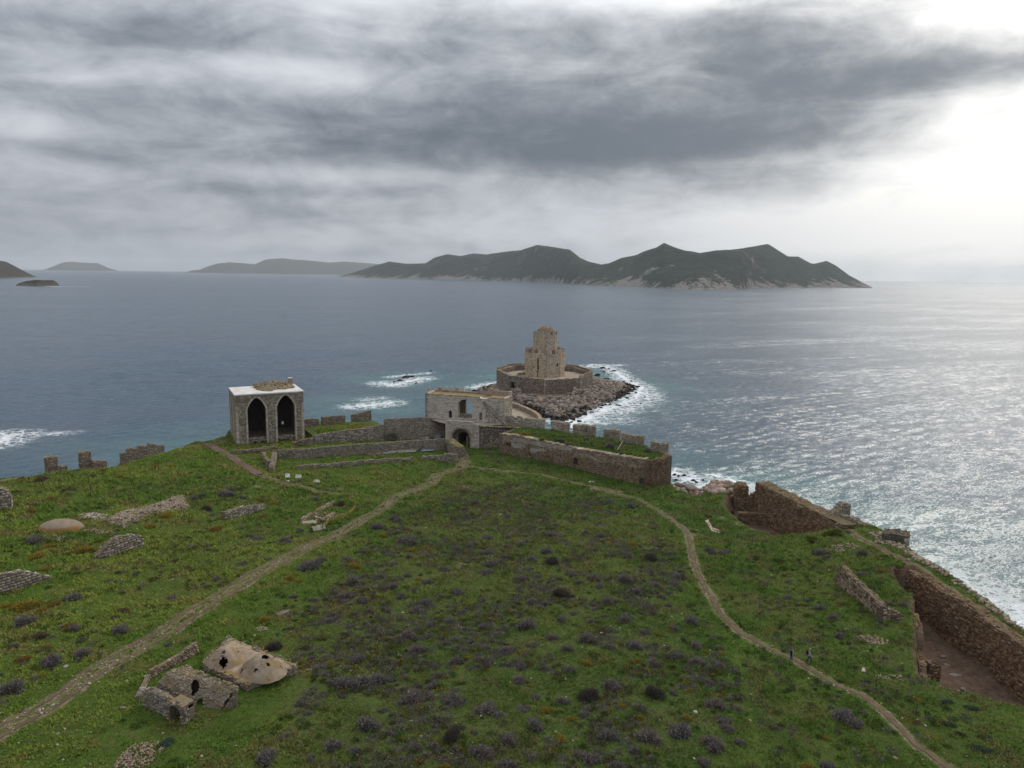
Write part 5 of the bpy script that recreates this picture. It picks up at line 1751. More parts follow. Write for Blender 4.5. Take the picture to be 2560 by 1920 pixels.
# ------------------------------------------------------------------ twin-arched ruin (vaulted hall)
def build_hall():
    FLp = PP('Z2', 390, 742, 6.9); FRp = PP('Z2', 972, 662, 6.9)
    dr = np.array([math.cos(R(27)), math.sin(R(27))]); rr = ray(S('Z2', 972, 662))
    kk = np.linalg.solve(np.array([[dr[0], -rr[0]], [dr[1], -rr[1]]]), -FLp[:2])[0]
    FRp = np.array([*(FLp[:2] + dr * kk), 6.9])
    A, U, N, L = frame(FLp, FRp)
    t = thing('vaulted_hall', 'tall roofless-looking hall with two pointed arches and a white screed roof', 'ruin', (*((FLp + FRp) / 2)[:2], 6.9))
    z = lambda x, y: on_plane(S('Z2', x, y), A, U)
    z0 = 5.4
    zt0 = z(366, 320)[1]; zt1 = z(962, 268)[1]; ztop = (zt0 + zt1) / 2
    def arch(x0, x1, ya, ys, yb):
        u0, _ = z(x0 + 6, (ys + yb) / 2); u1, _ = z(x1 + 2, (ys + yb) / 2); return arch_loop(u0, u1, z0 + .3, z((x0 + x1) / 2, ys)[1], z((x0 + x1) / 2, ya)[1], True, 10)
    a1 = arch(477, 640, 325, 425, 680); a2 = arch(731, 888, 302, 400, 650)
    V, Fc = prism([(0, z0), (L, z0), (L, ztop), (0, ztop)], [a1, a2], A, U, N, 1.4)
    wobj('front_wall', V, Fc, M_core, t, np.tile((.25, .215, .175), (len(V), 1)))
    st = Stones(); loops = [a1, a2]
    skip = lambda u, v, w_, h_: np.any([inside(u + du, v + dv, l) for l in loops for du in (-.5, 0, .5) for dv in (-.35, 0, .35)], axis=0)
    lay_facing(st, A, U, N, L, z0, ztop, lambda u: np.full(np.shape(u), ztop), lambda u: np.full(np.shape(u), z0), ch=(.34, .5), sw=(.45, .95), pal=[(.34, .305, .26), (.26, .225, .185), (.42, .375, .325), (.20, .17, .14), (.37, .33, .28)], miss=.06, relief=(.02, .10), skip=skip)
    st.build('stone_facing', M_rubble, t)
    # pale dressed stones round the arches and on the corners, each a part
    rz = math.atan2(U[1], U[0])
    for l in loops:
        n = len(l)
        for i in range(1, n - 1 + 1):
            p, q = np.array(l[i]), np.array(l[(i + 1) % n])
            if i == n - 1 or True:
                seg = np.linalg.norm(q - p); k = max(1, int(seg / .62))
                for j in range(k):
                    if i == 0: continue
                    c2 = p + (q - p) * (j + .5) / k
                    ctr = np.mean(l, 0); nn = np.array([q[1] - p[1], -(q[0] - p[0])]); nn = nn / (np.linalg.norm(nn) + 1e-6)
                    if nn @ (c2 - ctr) < 0: nn = -nn
                    c2 = c2 + nn * .22; c = A + U * c2[0] + N * .03
                    vertical = abs(q[0] - p[0]) < .05
                    mm = MB(); mm.box((*c, c2[1]), (.46 if vertical else .42, .34, seg / k * .96 if vertical else .44), rz, tuple(palcol(PAL_PALE, 1)[0]), .02); mm.build('arch_stone', M_ashlar, t)
    for uq in (.3, L - .3):
        for i in range(20):
            zq = z0 + 1.0 + i * .55
            if zq > ztop - .3: break
            c = A + U * uq + N * .02; mm = MB(); mm.box((*c, zq), (.75 if i % 2 else .5, .3, .5), rz, tuple(palcol(PAL_PALE, 1)[0]), .02); mm.build('quoin', M_ashlar, t)
    Dp = 13.5
    # flanks and back
    for q, nm, out in ((0, 'side_wall', -1), (L, 'side_wall', 1)):
        E = A + U * (q + out * 0.0) - N * 1.4
        Nn = U * out
        V, Fc = prism([(0, z0 - 1), (Dp - 1.4, z0 - 1), (Dp - 1.4, ztop), (0, ztop)], [], E, -N, Nn, 1.2)
        wobj(nm, V, Fc, M_core, t, np.tile((.26, .215, .165), (len(V), 1)))
        s = Stones(); lay_facing(s, A + U * q, -N, Nn, Dp, z0, ztop, lambda u: np.full(np.shape(u), ztop), lambda u: np.full(np.shape(u), z0), ch=(.34, .5), sw=(.45, .95), pal=PAL_WARM + PAL_GREY[:3], miss=.05); s.build('stone_facing', M_rubble, t)
    for i in range(2):   # plain piers standing proud of the flank
        c = A - N * (4.2 + i * 4.6) - U * .02; mm = MB(); mm.box((*c, (z0 + ztop - 2) / 2), (.5, 1.0, ztop - z0 - 2), rz, tuple(palcol(PAL_PALE, 1)[0] * .85), .05); mm.build('buttress', M_ashlar, t)
    E = A - N * Dp
    wb0 = on_plane(S('Z2', 775, 560), E, U); wb1 = on_plane(S('Z2', 796, 528), E, U)
    hole = arch_loop(wb0[0], wb1[0], wb0[1], wb0[1] + .8 * (wb1[1] - wb0[1]), wb1[1], False, 5)
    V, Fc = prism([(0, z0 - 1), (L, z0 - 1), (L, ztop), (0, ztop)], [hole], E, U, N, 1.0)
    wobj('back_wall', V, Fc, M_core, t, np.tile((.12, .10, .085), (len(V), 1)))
    # middle pier and vault soffit inside
    m_ = MB(); c = A + U * L * .52 - N * 7.5; m_.box((*c, (z0 + ztop) / 2), (1.0, 11.5, ztop - z0 - .6), rz, (.16, .135, .11)); m_.build('spine_wall', M_core, t)
    # white roof
    def roof_pt(u, d, zz): c = A + U * u - N * d; return (c[0], c[1], zz)
    V = []; ov = .18
    for zz in (ztop, ztop + .32):
        V += [roof_pt(-ov, -ov, zz), roof_pt(L + ov, -ov, zz), roof_pt(L + ov, Dp, zz), roof_pt(-ov, Dp, zz)]
    wobj('roof', V, [(3, 2, 1, 0), (4, 5, 6, 7), (0, 1, 5, 4), (1, 2, 6, 5), (2, 3, 7, 6), (3, 0, 4, 7)], M_white, t)
    # collapsed vault rubble on the roof
    s = Stones(); k = 900
    uu = RNG.uniform(.36, .93, k) * L; dd = RNG.uniform(2.6, Dp - .4, k)
    edge = 5.2 - 3.0 * np.exp(-((uu / L - .52) / .12) ** 2) + .8 * np.sin(uu * 1.3)
    ok = dd > edge; uu, dd = uu[ok], dd[ok]; k = len(uu)
    hh = np.clip((dd - 3) * .16, 0, 1.3) * (1 - np.abs(uu / L - .66) * 1.6)
    ps = np.stack([A[0] + U[0] * uu - N[0] * dd, A[1] + U[1] * uu - N[1] * dd, ztop + .3 + np.clip(hh, 0, 2) * RNG.uniform(.3, 1, k)], 1)
    rocks(s, ps, RNG.uniform(.22, .5, k), [(.30, .25, .17), (.24, .20, .13), (.36, .30, .22)]); s.build('roof_rubble', M_coping, t, 'stuff')
    m_ = MB(); c = A + U * L * .93 - N * (Dp - 1.8); m_.box((*c, ztop + 1.1), (1.0, 1.0, 2.2), rz, (.30, .25, .18), .05); m_.box((*c, ztop + 2.3), (1.2, 1.2, .25), rz, (.62, .6, .56)); m_.build('chimney_stub', M_ashlar, t)
    # rubble filling the foot of both arches
    s = Stones()
    for l in loops:
        lo, hi = min(p[0] for p in l), max(p[0] for p in l); k = 260
        u = RNG.uniform(lo + .1, hi - .1, k); d = RNG.uniform(-.3, 4.5, k)
        ps = np.stack([A[0] + U[0] * u - N[0] * d, A[1] + U[1] * u - N[1] * d, 7.5 + RNG.uniform(0, 1, k) * np.clip(1.0 - d * .12, .2, 1.0)], 1)
        rocks(s, ps, RNG.uniform(.15, .42, k), PAL_GREY)
    s.build('fallen_stones', M_rubble, t, 'stuff')
    V = [roof_pt(0, 0, 7.75), roof_pt(L, 0, 7.75), roof_pt(L, Dp, 7.9), roof_pt(0, Dp, 7.9)]
    wobj('floor', V, [(0, 1, 2, 3)], M_sandfloor, t)
    p0 = P(S('Z2', 790, 600), 6.6)


build_hall()


# ------------------------------------------------------------------ grass-topped bastion
def build_bastion():
    A3 = PP('Z12', 235, 400, 4.5); C3 = PP('Z12', 1755, 745, 4.0)
    t = thing('bastion', 'long rubble bastion with a grass top, patched plaster and broken corner', 'bastion', (*((A3 + C3) / 2)[:2], 4))
    A, U, N, L = frame(A3, C3)
    z = lambda x, y: on_plane(S('Z12', x, y), A, U)
    prof = [z(x, y) for x, y in [(238, 195), (400, 212), (700, 280), (1000, 345), (1300, 395), (1500, 430), (1780, 470)]]
    prof[0] = (0, prof[0][1]); prof[-1] = (L, prof[-1][1])
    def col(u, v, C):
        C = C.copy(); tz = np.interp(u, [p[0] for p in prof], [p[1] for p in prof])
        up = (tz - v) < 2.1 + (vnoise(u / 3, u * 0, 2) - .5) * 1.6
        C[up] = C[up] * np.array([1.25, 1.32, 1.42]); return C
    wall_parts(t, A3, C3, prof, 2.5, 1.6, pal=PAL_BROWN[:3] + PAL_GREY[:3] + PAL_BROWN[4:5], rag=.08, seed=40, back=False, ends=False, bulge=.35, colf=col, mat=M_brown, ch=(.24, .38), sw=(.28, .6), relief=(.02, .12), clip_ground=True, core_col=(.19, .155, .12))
    rz = math.atan2(U[1], U[0])
    n = 56
    for i in range(n):
        uc = L * (i + .5) / n; c = A + U * uc - N * .7
        mm = MB(); zz = np.interp(uc, [p[0] for p in prof], [p[1] for p in prof])
        mm.box((*c, zz + .05 + random.uniform(-.06, .06)), (L / n * random.uniform(.85, 1), 1.5 + random.uniform(-.1, .25), .3), rz, tuple(palcol(PAL_WARM + PAL_GREY, 1)[0] * 1.05), .08); mm.build('coping_stone', M_rubble, t)
    # plaster remnants on the face (thin irregular skins)
    for pts in [[(330, 275), (420, 290), (470, 300), (490, 330), (440, 345), (395, 335), (370, 345), (340, 310)], [(540, 335), (620, 345), (700, 360), (720, 378), (640, 372), (590, 385), (550, 390), (535, 360)], [(1150, 415), (1210, 440), (1270, 470), (1300, 500), (1230, 480), (1180, 450)], [(250, 215), (500, 250), (800, 310), (1000, 350), (980, 372), (760, 340), (520, 300), (420, 275), (255, 262)]]:
        lp = [z(*p) for p in pts]
        lp2 = []
        for i in range(len(lp)):
            a, b = np.array(lp[i]), np.array(lp[(i + 1) % len(lp)])
            for k in range(4): lp2.append(tuple(a + (b - a) * k / 4 + RNG.normal(0, .09, 2)))
        V, Fc = prism(lp2, [], A + N * .13, U, N, .12)
        wobj('plaster_patch', V, Fc, M_plaster, t, np.tile((.36, .34, .32), (len(V), 1)))
    # near-black blocks painted as the shade inside breaches
    for x, y, sx, sz in [(300, 295, 1.5, .8), (1020, 480, 1.1, 1.6), (540, 430, .6, 1.6), (1720, 700, 1.0, 1.9)]:
        u, zz = z(x, y); s = Stones(); c = A + U * u + N * .04
        m_ = MB(); m_.box((*c, zz), (sx, .34, sz), rz, (.045, .036, .028), .15); m_.build('painted_breach', M_core, t)
    # corner and seaward face
    E3 = PP('Z12', 2000, 452, 10.2)
    Ea = np.array([C3[0], C3[1], 0]); Eb = np.array([E3[0], E3[1], 0])
    mid = (Ea + Eb) / 2 + np.array([.9, -.6, 0])
    prv = Ea
    zt1 = prof[-1][1]
    for q, (za, zb) in ((mid, (zt1, zt1 + .1)), (Eb, (zt1 + .1, zt1 + .4))):
        wall_parts(t, prv, q, [(0, za), (np.linalg.norm(q - prv), zb)], -1.0, 1.4, pal=PAL_BROWN[:3] + PAL_GREY[:2], rag=.25, seed=41, bulge=.8, back=False, ends=False, mat=M_brown, ch=(.24, .38), sw=(.26, .5), relief=(.03, .2), clip_ground=False, core_col=(.15, .12, .09))
        prv = q
    sea_pts = [PP('Z12', a, b, 10.0) for a, b in [(460, 125), (760, 150), (1000, 195), (1300, 240), (1500, 275), (1740, 310), (1820, 360)]] + [np.array([E3[0], E3[1], 10])]
    prv = Eb
    wall_parts(t, Eb, np.array([*sea_pts[-2][:2], 0]), [(0, 10.8), (5, 10.6)], -1, 1.0, pal=PAL_BROWN[:3], rag=.3, seed=43, back=False, ends=False, mat=M_brown, clip_ground=False)
    # grass top
    front = [A + U * f * L - N * .9 for f in np.linspace(0, 1, 12)]
    zf = [np.interp(f * L, [p[0] for p in prof], [p[1] for p in prof]) - .12 for f in np.linspace(0, 1, 12)]
    bk_pts = np.array([s_[:2] for s_ in sea_pts]); cum = np.concatenate([[0], np.cumsum(np.linalg.norm(np.diff(bk_pts, axis=0), axis=1))]); cum /= cum[-1]
    back = [np.array([np.interp(f, cum, bk_pts[:, 0]), np.interp(f, cum, bk_pts[:, 1])]) for f in np.linspace(0, 1, 12)]
    V = []; K = 9
    for i in range(12):
        for j in range(K):
            f = j / (K - 1); p = np.array(front[i]) * (1 - f) + back[i] * f
            V.append((*p, zf[i] * (1 - f) + (10.1) * f + (fbm(p[0] / 2, p[1] / 2, 3, 6) - .5) * .5 * (0 < j < K - 1) + .25 * math.sin(f * math.pi)))
    Fc = [(i * K + j, (i + 1) * K + j, (i + 1) * K + j + 1, i * K + j + 1) for i in range(11) for j in range(K - 1)]
    # curtain down the landward side behind
    wobj('grass_top', V, Fc, M_ground, t, attrs={'path': np.full(len(V), .05), 'rock': np.zeros(len(V))}, smooth_=True)
    # west end wall towards the gate
    We = back[0]
    wall_parts(t, np.array([*We, 0]), np.array([*A, 0]), [(0, 10.0), (8, prof[0][1])], 3, 1.0, pal=PAL_GREY, rag=.1, seed=44, back=False, ends=False, clip_ground=False)
    return sea_pts, V


BAST, BTOP = build_bastion()
for i, (x0, x1, ya, yb_, yb) in enumerate([(462, 680, 28, 45, 122), (752, 942, 58, 75, 152), (985, 1225, 92, 112, 200), (1312, 1480, 148, 160, 243), (1500, 1742, 186, 215, 300), (1808, 1995, 272, 300, 395)]):
    a = PP('Z12', x0, yb - 8, 10); b = PP('Z12', x1, yb + 10, 10)
    A, U, N, L = frame(a, b)
    pr = [(0, on_plane(S('Z12', x0, ya), A, U)[1]), (L, on_plane(S('Z12', x1, yb_), A, U)[1])]
    t = thing('merlon', ['pale block of sea parapet closest to the gatehouse stair', 'second parapet block from the gatehouse on the grassy bastion', 'parapet block with a small hole on the grassy bastion', 'smooth-faced parapet block in the middle of the bastion edge', 'orange-topped crumbling parapet block behind the leaning pole', 'ruined corner parapet block at the seaward end of the bastion'][i], 'parapet', (*((a + b) / 2)[:2], 10))
    wall_parts(t, a, b, pr, 6.5, 1.5, pal=(PAL_PALE if i < 2 else PAL_GREY) + PAL_WARM[:2], rag=.14 if i < 5 else .4, seed=50 + i, clip_ground=False, core_col=(.27, .235, .19), relief=(.02, .08), ch=(.3, .45))
    if i == 2:
        u, zz = on_plane(S('Z12', 1130, 155), A, U); c = A + U * u + N * .02; m_ = MB(); m_.box((*c, zz), (.35, .3, .5), math.atan2(U[1], U[0]), (.03, .03, .03)); m_.build('painted_embrasure', M_core, t)  # near-black block: shade inside the hole put into colour
m_ = MB(); m_.beam(PP('Z12', 1462, 360, 10.4), PP('Z12', 1522, 262, 10.9), .14, .14)
tag(m_.build('pole', M_wood), 'pale wooden pole lying askew on the bastion grass', 'pole')
# coped ramp edge rising to the bastion
px_wall('ramp_wall', 'sloping coped wall edge rising from the gate path to the bastion', 'wall', [('Z12', 10, 350), ('Z12', 236, 330)], [('Z12', 10, 338), ('Z12', 120, 290), ('Z12', 236, 238)], .8, rag=.05, seed=60, pal=PAL_WARM + PAL_GREY)


# ------------------------------------------------------------------ sea wall ruins at the cove and the deep wall beyond
def sea_wall(label, A3, B3, prof_px, zn, zb, th, seed, pal, big_n=0, **kw):
    A, U, N, L = frame(A3, B3)
    prof = [on_plane(S(zn, *p), A, U) for p in prof_px]; prof = [(min(max(u, 0), L), z) for u, z in prof]; prof.sort()
    prof[0] = (0, prof[0][1]); prof[-1] = (L, prof[-1][1])
    t = thing('sea_wall', label, 'wall', (*((A3 + B3) / 2)[:2], zb))
    r = wall_parts(t, A3, B3, prof, zb, th, mat=M_brown, pal=pal, rag=.26, seed=seed, clip_ground=False, bulge=.7, **kw)
    topf = r[4]
    if big_n:   # the larger stones one can pick out
        ms = [mesh_np('stone', v * .5, f, M_brown, np.tile(np.array(c), (len(v), 1))) for (v, f) in ROCK1[:4] for c in (PAL_BROWN[2], PAL_BROWN[4], PAL_GREY[0])]
        for _ in range(big_n):
            u = random.uniform(.3, L - .3); v = random.uniform(zb + .4, float(topf(u)) - .4); c = A + U * u + N * .04
            o = obj('stone', random.choice(ms), t, Vector((c[0], c[1], v)) - t.location)
            k = random.uniform(.40, .85); o.scale = (k * 1.2, k * .5, k * .8); o.rotation_euler = (random.uniform(-.2, .2), random.uniform(-.3, .3), math.atan2(U[1], U[0]))
    return A, U, N, L, t, topf


a = PP('Z3', 1000, 505, 9.4); b = PP('Z3', 1745, 880, 9.4)
sea_wall('high brown rubble sea wall with a walkable top, beyond the cove', a, b, [(1000, 503), (1080, 545), (1300, 655), (1500, 755), (1700, 862)], 'Z3', 0.5, 3.0, 70, PAL_BROWN, 150, ch=(.24, .38), sw=(.28, .6), relief=(.02, .14), core_col=(.14, .105, .075), cap_pal=PAL_WARM, back=False)
# top pavement of that wall
def wall_top(A3, B3, th, z, label):
    A, U, N, L = frame(A3, B3); V = []; n = 20
    for i in range(n + 1):
        for d in (.25, th * .5, th - .2):
            c = A + U * L * i / n - N * d; V.append((c[0], c[1], z + .12 + random.uniform(-.08, .08)))
    f = [(i * 3 + j, (i + 1) * 3 + j, (i + 1) * 3 + j + 1, i * 3 + j + 1) for i in range(n) for j in range(2)]
    o = wobj('wall_walk', V, f, M_dirt, smooth_=True); tag(o, label, kind='structure')


wall_top(a, b, 3.0, 9.35, 'tan earth walk on top of the high brown sea wall')
# end face of the wall towards the cove, with the recess
e = PP('Z3', 1060, 560, 9.2)
a2 = PP('Z3', 835, 545, 7.0); b2 = PP('Z3', 935, 550, 7.0)
sea_wall('broken square stub of wall standing at the edge of the cove', a2, b2, [(830, 545), (880, 530), (935, 552)], 'Z3', .3, 3.2, 71, PAL_BROWN, 24, ch=(.24, .38), sw=(.28, .6), core_col=(.14, .105, .075))
a3 = PP('Z3', 930, 600, 6.4); b3 = PP('Z3', 1075, 570, 7.6)
sea_wall('recessed dark cross wall joining the stub to the high sea wall', a3, b3, [(930, 640), (1000, 600), (1075, 580)], 'Z3', .3, 1.5, 72, PAL_BROWN, 10, core_col=(.12, .09, .065))
a4 = PP('Z3', 850, 780, 3.6); b4 = PP('Z3', 1110, 800, 3.6)
sea_wall('low ledge wall at the foot of the high sea wall', a4, b4, [(850, 770), (1110, 790)], 'Z3', .5, 1.2, 73, PAL_BROWN, 0, core_col=(.12, .09, .065))

# ruin chunk and low stones along the sea edge
px_wall('ruin_stub', 'overgrown jagged stub at the end of the high sea wall', 'ruin', [('Z3', 1640, 835, 8.6), ('Z3', 1815, 790, 8.6)], [('Z3', 1640, 810), ('Z3', 1700, 745), ('Z3', 1760, 700), ('Z3', 1815, 700)], 1.2, rag=.3, seed=74, pal=PAL_GREY + PAL_WARM, clip_ground=False)
px_wall('rubble_wall', 'low stony edge between the jagged stub and the dark square turret', 'wall', [('Z3', 1690, 810, 8.8), ('Z3', 2080, 950, 8.8)], [('Z3', 1690, 775), ('Z3', 1800, 800), ('Z3', 1950, 880), ('Z3', 2080, 930)], 1.3, rag=.25, seed=75, pal=PAL_GREY + PAL_WARM, clip_ground=False)


def turret():
    t, (A, U, N, L) = px_wall('turret', 'dark square turret stub with pale corner stones overhanging the sea', 'turret', [('Z4', 735, 215, 8.8), ('Z4', 900, 262, 8.4)], [('Z4', 735, 140), ('Z4', 820, 148), ('Z4', 900, 160)], 3.0, 2.0,
                              pal=[(.10, .085, .075), (.13, .11, .095), (.16, .14, .12)], rag=.12, seed=76, clip_ground=False, core_col=(.10, .085, .07))
    for i in range(9):
        c = A + U * (L - .15) + N * .05; mm = MB(); zq = 6.6 + i * .55
        if zq > on_plane(S('Z4', 890, 165), A, U)[1]: break
        mm.box((*c, zq), (.75 if i % 2 else .5, .5, .5), math.atan2(U[1], U[0]), tuple(palcol(PAL_PALE, 1)[0] * .8), .03); mm.build('quoin', M_ashlar, t)


turret()
s = Stones(); k = 420; pl = [PP('Z4', a, b, 9.2) for a, b in [(690, 140), (740, 205), (830, 235), (950, 300), (1000, 345), (1150, 420), (1380, 570), (1450, 640), (1640, 780)]]
pl = np.array(pl); seg = RNG.integers(0, len(pl) - 1, k); ff = RNG.random(k)[:, None]
ps = pl[seg] * (1 - ff) + pl[seg + 1] * ff + RNG.normal(0, .5, (k, 3)) * np.array([1, 1, .15]); ps[:, 2] = ground_z(ps[:, 0], ps[:, 1]).clip(8.2, 10) + .1
rocks(s, ps, RNG.uniform(.15, .42, k), PAL_WARM + PAL_GREY)
tag(s.build('rubble', M_rubble, None, 'stuff'), 'ragged line of loose stones along the sea edge of the wall walk', kind='stuff')

# pit wall close to the walkers
a = PP('Z4', 905, 372, 9.3); b = np.array([56.9, 60.0, 9.3])
b = PP('Z4', 1659, 925, 9.3); ext = b + (b - a) * .45
pw = sea_wall('long brown retaining wall of the deep pit below the wall walk', a, ext, [(905, 372), (1000, 430), (1250, 570), (1450, 720), (1659, 905)], 'Z4', 2.6, 1.5, 80, PAL_BROWN, 170, ch=(.22, .36), sw=(.26, .6), relief=(.02, .16), core_col=(.125, .092, .065), back=False)
# head wall of the pit, shadow put into its colour, and landward lip
px_wall('pit_wall', 'dark head wall closing the deep pit', 'wall', [('Z4', 800, 400, 8.4), ('Z4', 915, 385, 8.4)], [('Z4', 800, 385), ('Z4', 860, 362), ('Z4', 915, 368)], .8, 3.0, rag=.15, seed=81, pal=PAL_BROWN, mat=M_brown, core_col=(.08, .06, .045), clip_ground=False)
px_wall('pit_wall', 'collapsing landward wall of the deep pit, by the broken field wall', 'wall', [('Z4', 935, 650, 8.9), ('Z4', 1020, 1110, 8.6)], [('Z4', 935, 645), ('Z4', 965, 780), ('Z4', 960, 900), ('Z4', 990, 1060), ('Z4', 1020, 1105)], .7, 3.0, rag=.3, seed=82, pal=PAL_BROWN + PAL_WARM[1:2], mat=M_brown, core_col=(.13, .10, .07), clip_ground=False)
px_wall('pit_wall', 'round dark stub of wall on the pit floor', 'wall', [('Z4', 1035, 1090, 4.6), ('Z4', 1115, 1075, 4.6)], [('Z4', 1035, 985), ('Z4', 1080, 990), ('Z4', 1115, 1010)], 1.4, 3.2, rag=.25, seed=83, pal=PAL_BROWN, mat=M_brown, core_col=(.10, .075, .055), clip_ground=False)
# broken field wall
px_wall('field_wall', 'broken pale rubble field wall descending towards the deep pit', 'wall', [('Z4', 440, 465), ('Z4', 720, 690)], [('Z4', 440, 352), ('Z4', 470, 350), ('Z4', 560, 440), ('Z4', 640, 520), ('Z4', 720, 595)], .8, rag=.2, seed=84, core_col=(.13, .105, .078), pal=PAL_WARM + PAL_BROWN[2:5])
px_wall('field_wall', 'ruined corner return of the pale field wall beside the pit', 'wall', [('Z4', 725, 705), ('Z4', 880, 690)], [('Z4', 725, 610), ('Z4', 800, 640), ('Z4', 880, 665)], .8, rag=.3, seed=85, core_col=(.13, .105, .078), pal=PAL_WARM + PAL_BROWN[2:5])
# floor slabs of rock in the pit
for i, (x, y, wd) in enumerate([(1135, 935, 45), (1155, 990, 40), (1215, 1055, 60), (1230, 1160, 30), (1265, 1145, 34)]):
    p = PP('Z4', x, y, 3.75); o = obj('stone_slab', random.choice(BMESH), None, p); k = wd / 2.592 / F * 92 / 2 * 1.3; o.scale = (k, k * .8, .22); o.rotation_euler = (0, 0, random.uniform(0, 3))
    tag(o, 'flat pale slab lying on the earth floor of the deep pit', 'stone', 'slabs on the pit floor')


# cove boulders
def cove():
    poly = [tuple(PP('Z3', a, b, 2)[:2]) for a, b in [(275, 470), (300, 480), (560, 540), (820, 600), (825, 690), (700, 710), (600, 690), (500, 640), (330, 640), (285, 600)]]
    q = scatter_poly(poly, 620, 8); z = ground_z(q[:, 0], q[:, 1]).clip(.4, 5)
    s = Stones(); rocks(s, np.column_stack([q, z + .1]), RNG.gamma(4, .09, len(q)) + .18, PAL_PINK + PAL_BROWN[2:3], ROCK1)
    tag(s.build('rubble', M_boulder, None, 'stuff'), 'scree of reddish stones in the cove between bastion and stub wall', kind='stuff')
    for i, (x, y, wd) in enumerate([(345, 520, 110), (440, 540, 140), (520, 560, 90), (390, 580, 60), (340, 600, 45), (460, 620, 40), (560, 640, 38), (310, 590, 34), (600, 650, 40), (650, 600, 90), (740, 620, 80), (420, 610, 34)]):
        p = PP('Z3', x, y, 2.4 if i < 3 else 3.2); k = wd / 3.456 / F * 158 / 2
        o = obj('boulder', random.choice(BMESH), None, (p[0], p[1], p[2] - .2)); o.scale = (k * 1.1, k * .9, k * (.55 if i < 3 else .75)); o.rotation_euler = (.1, .1, random.uniform(0, 6))
        tag(o, ['broad brown slab', 'broadest brown slab', 'third brown slab', 'upper mid boulder', 'pale lower boulder', 'grassy-edge boulder', 'outer low boulder', 'innermost boulder', 'lower right boulder', 'big far boulder', 'boulder nearest the stub wall', 'small middle boulder'][i] + ' on the cove shore by the bastion corner', 'boulder', 'cove boulders')


cove()


# ------------------------------------------------------------------ double-domed ruin in the grass
def dome_mesh(c, rx, ry, h, holes, nu=56, nv=18, rot=0.0, seed=0):
    """low dome on the plane z=c[2]; holes are (azimuth, radial fraction, radius)"""
    V = []; Fc = []
    for j in range(nv + 1):
        f = j / nv
        for i in range(nu):
            a = 2 * math.pi * i / nu; x, y = rx * f * math.cos(a), ry * f * math.sin(a)
            X = x * math.cos(rot) - y * math.sin(rot); Y = x * math.sin(rot) + y * math.cos(rot)
            z = h * math.cos(f * math.pi / 2) ** .9 if f < 1 else 0
            V.append((c[0] + X, c[1] + Y, c[2] + z + (vnoise(np.array(X * 2.0), np.array(Y * 2.0), seed) - .5) * .14 + (fbm(np.array(X * 4.0), np.array(Y * 4.0), 3, seed + 7) - .5) * .12))
    def hole(p): return any((p[0] - hx) ** 2 + (p[1] - hy) ** 2 < hr * hr for hx, hy, hr in holes)
    for j in range(nv):
        for i in range(nu):
            q = (j * nu + i, j * nu + (i + 1) % nu, (j + 1) * nu + (i + 1) % nu, (j + 1) * nu + i)
            m_ = np.mean([V[k] for k in q], 0)
            if not hole(m_): Fc.append(q)
    return V, Fc


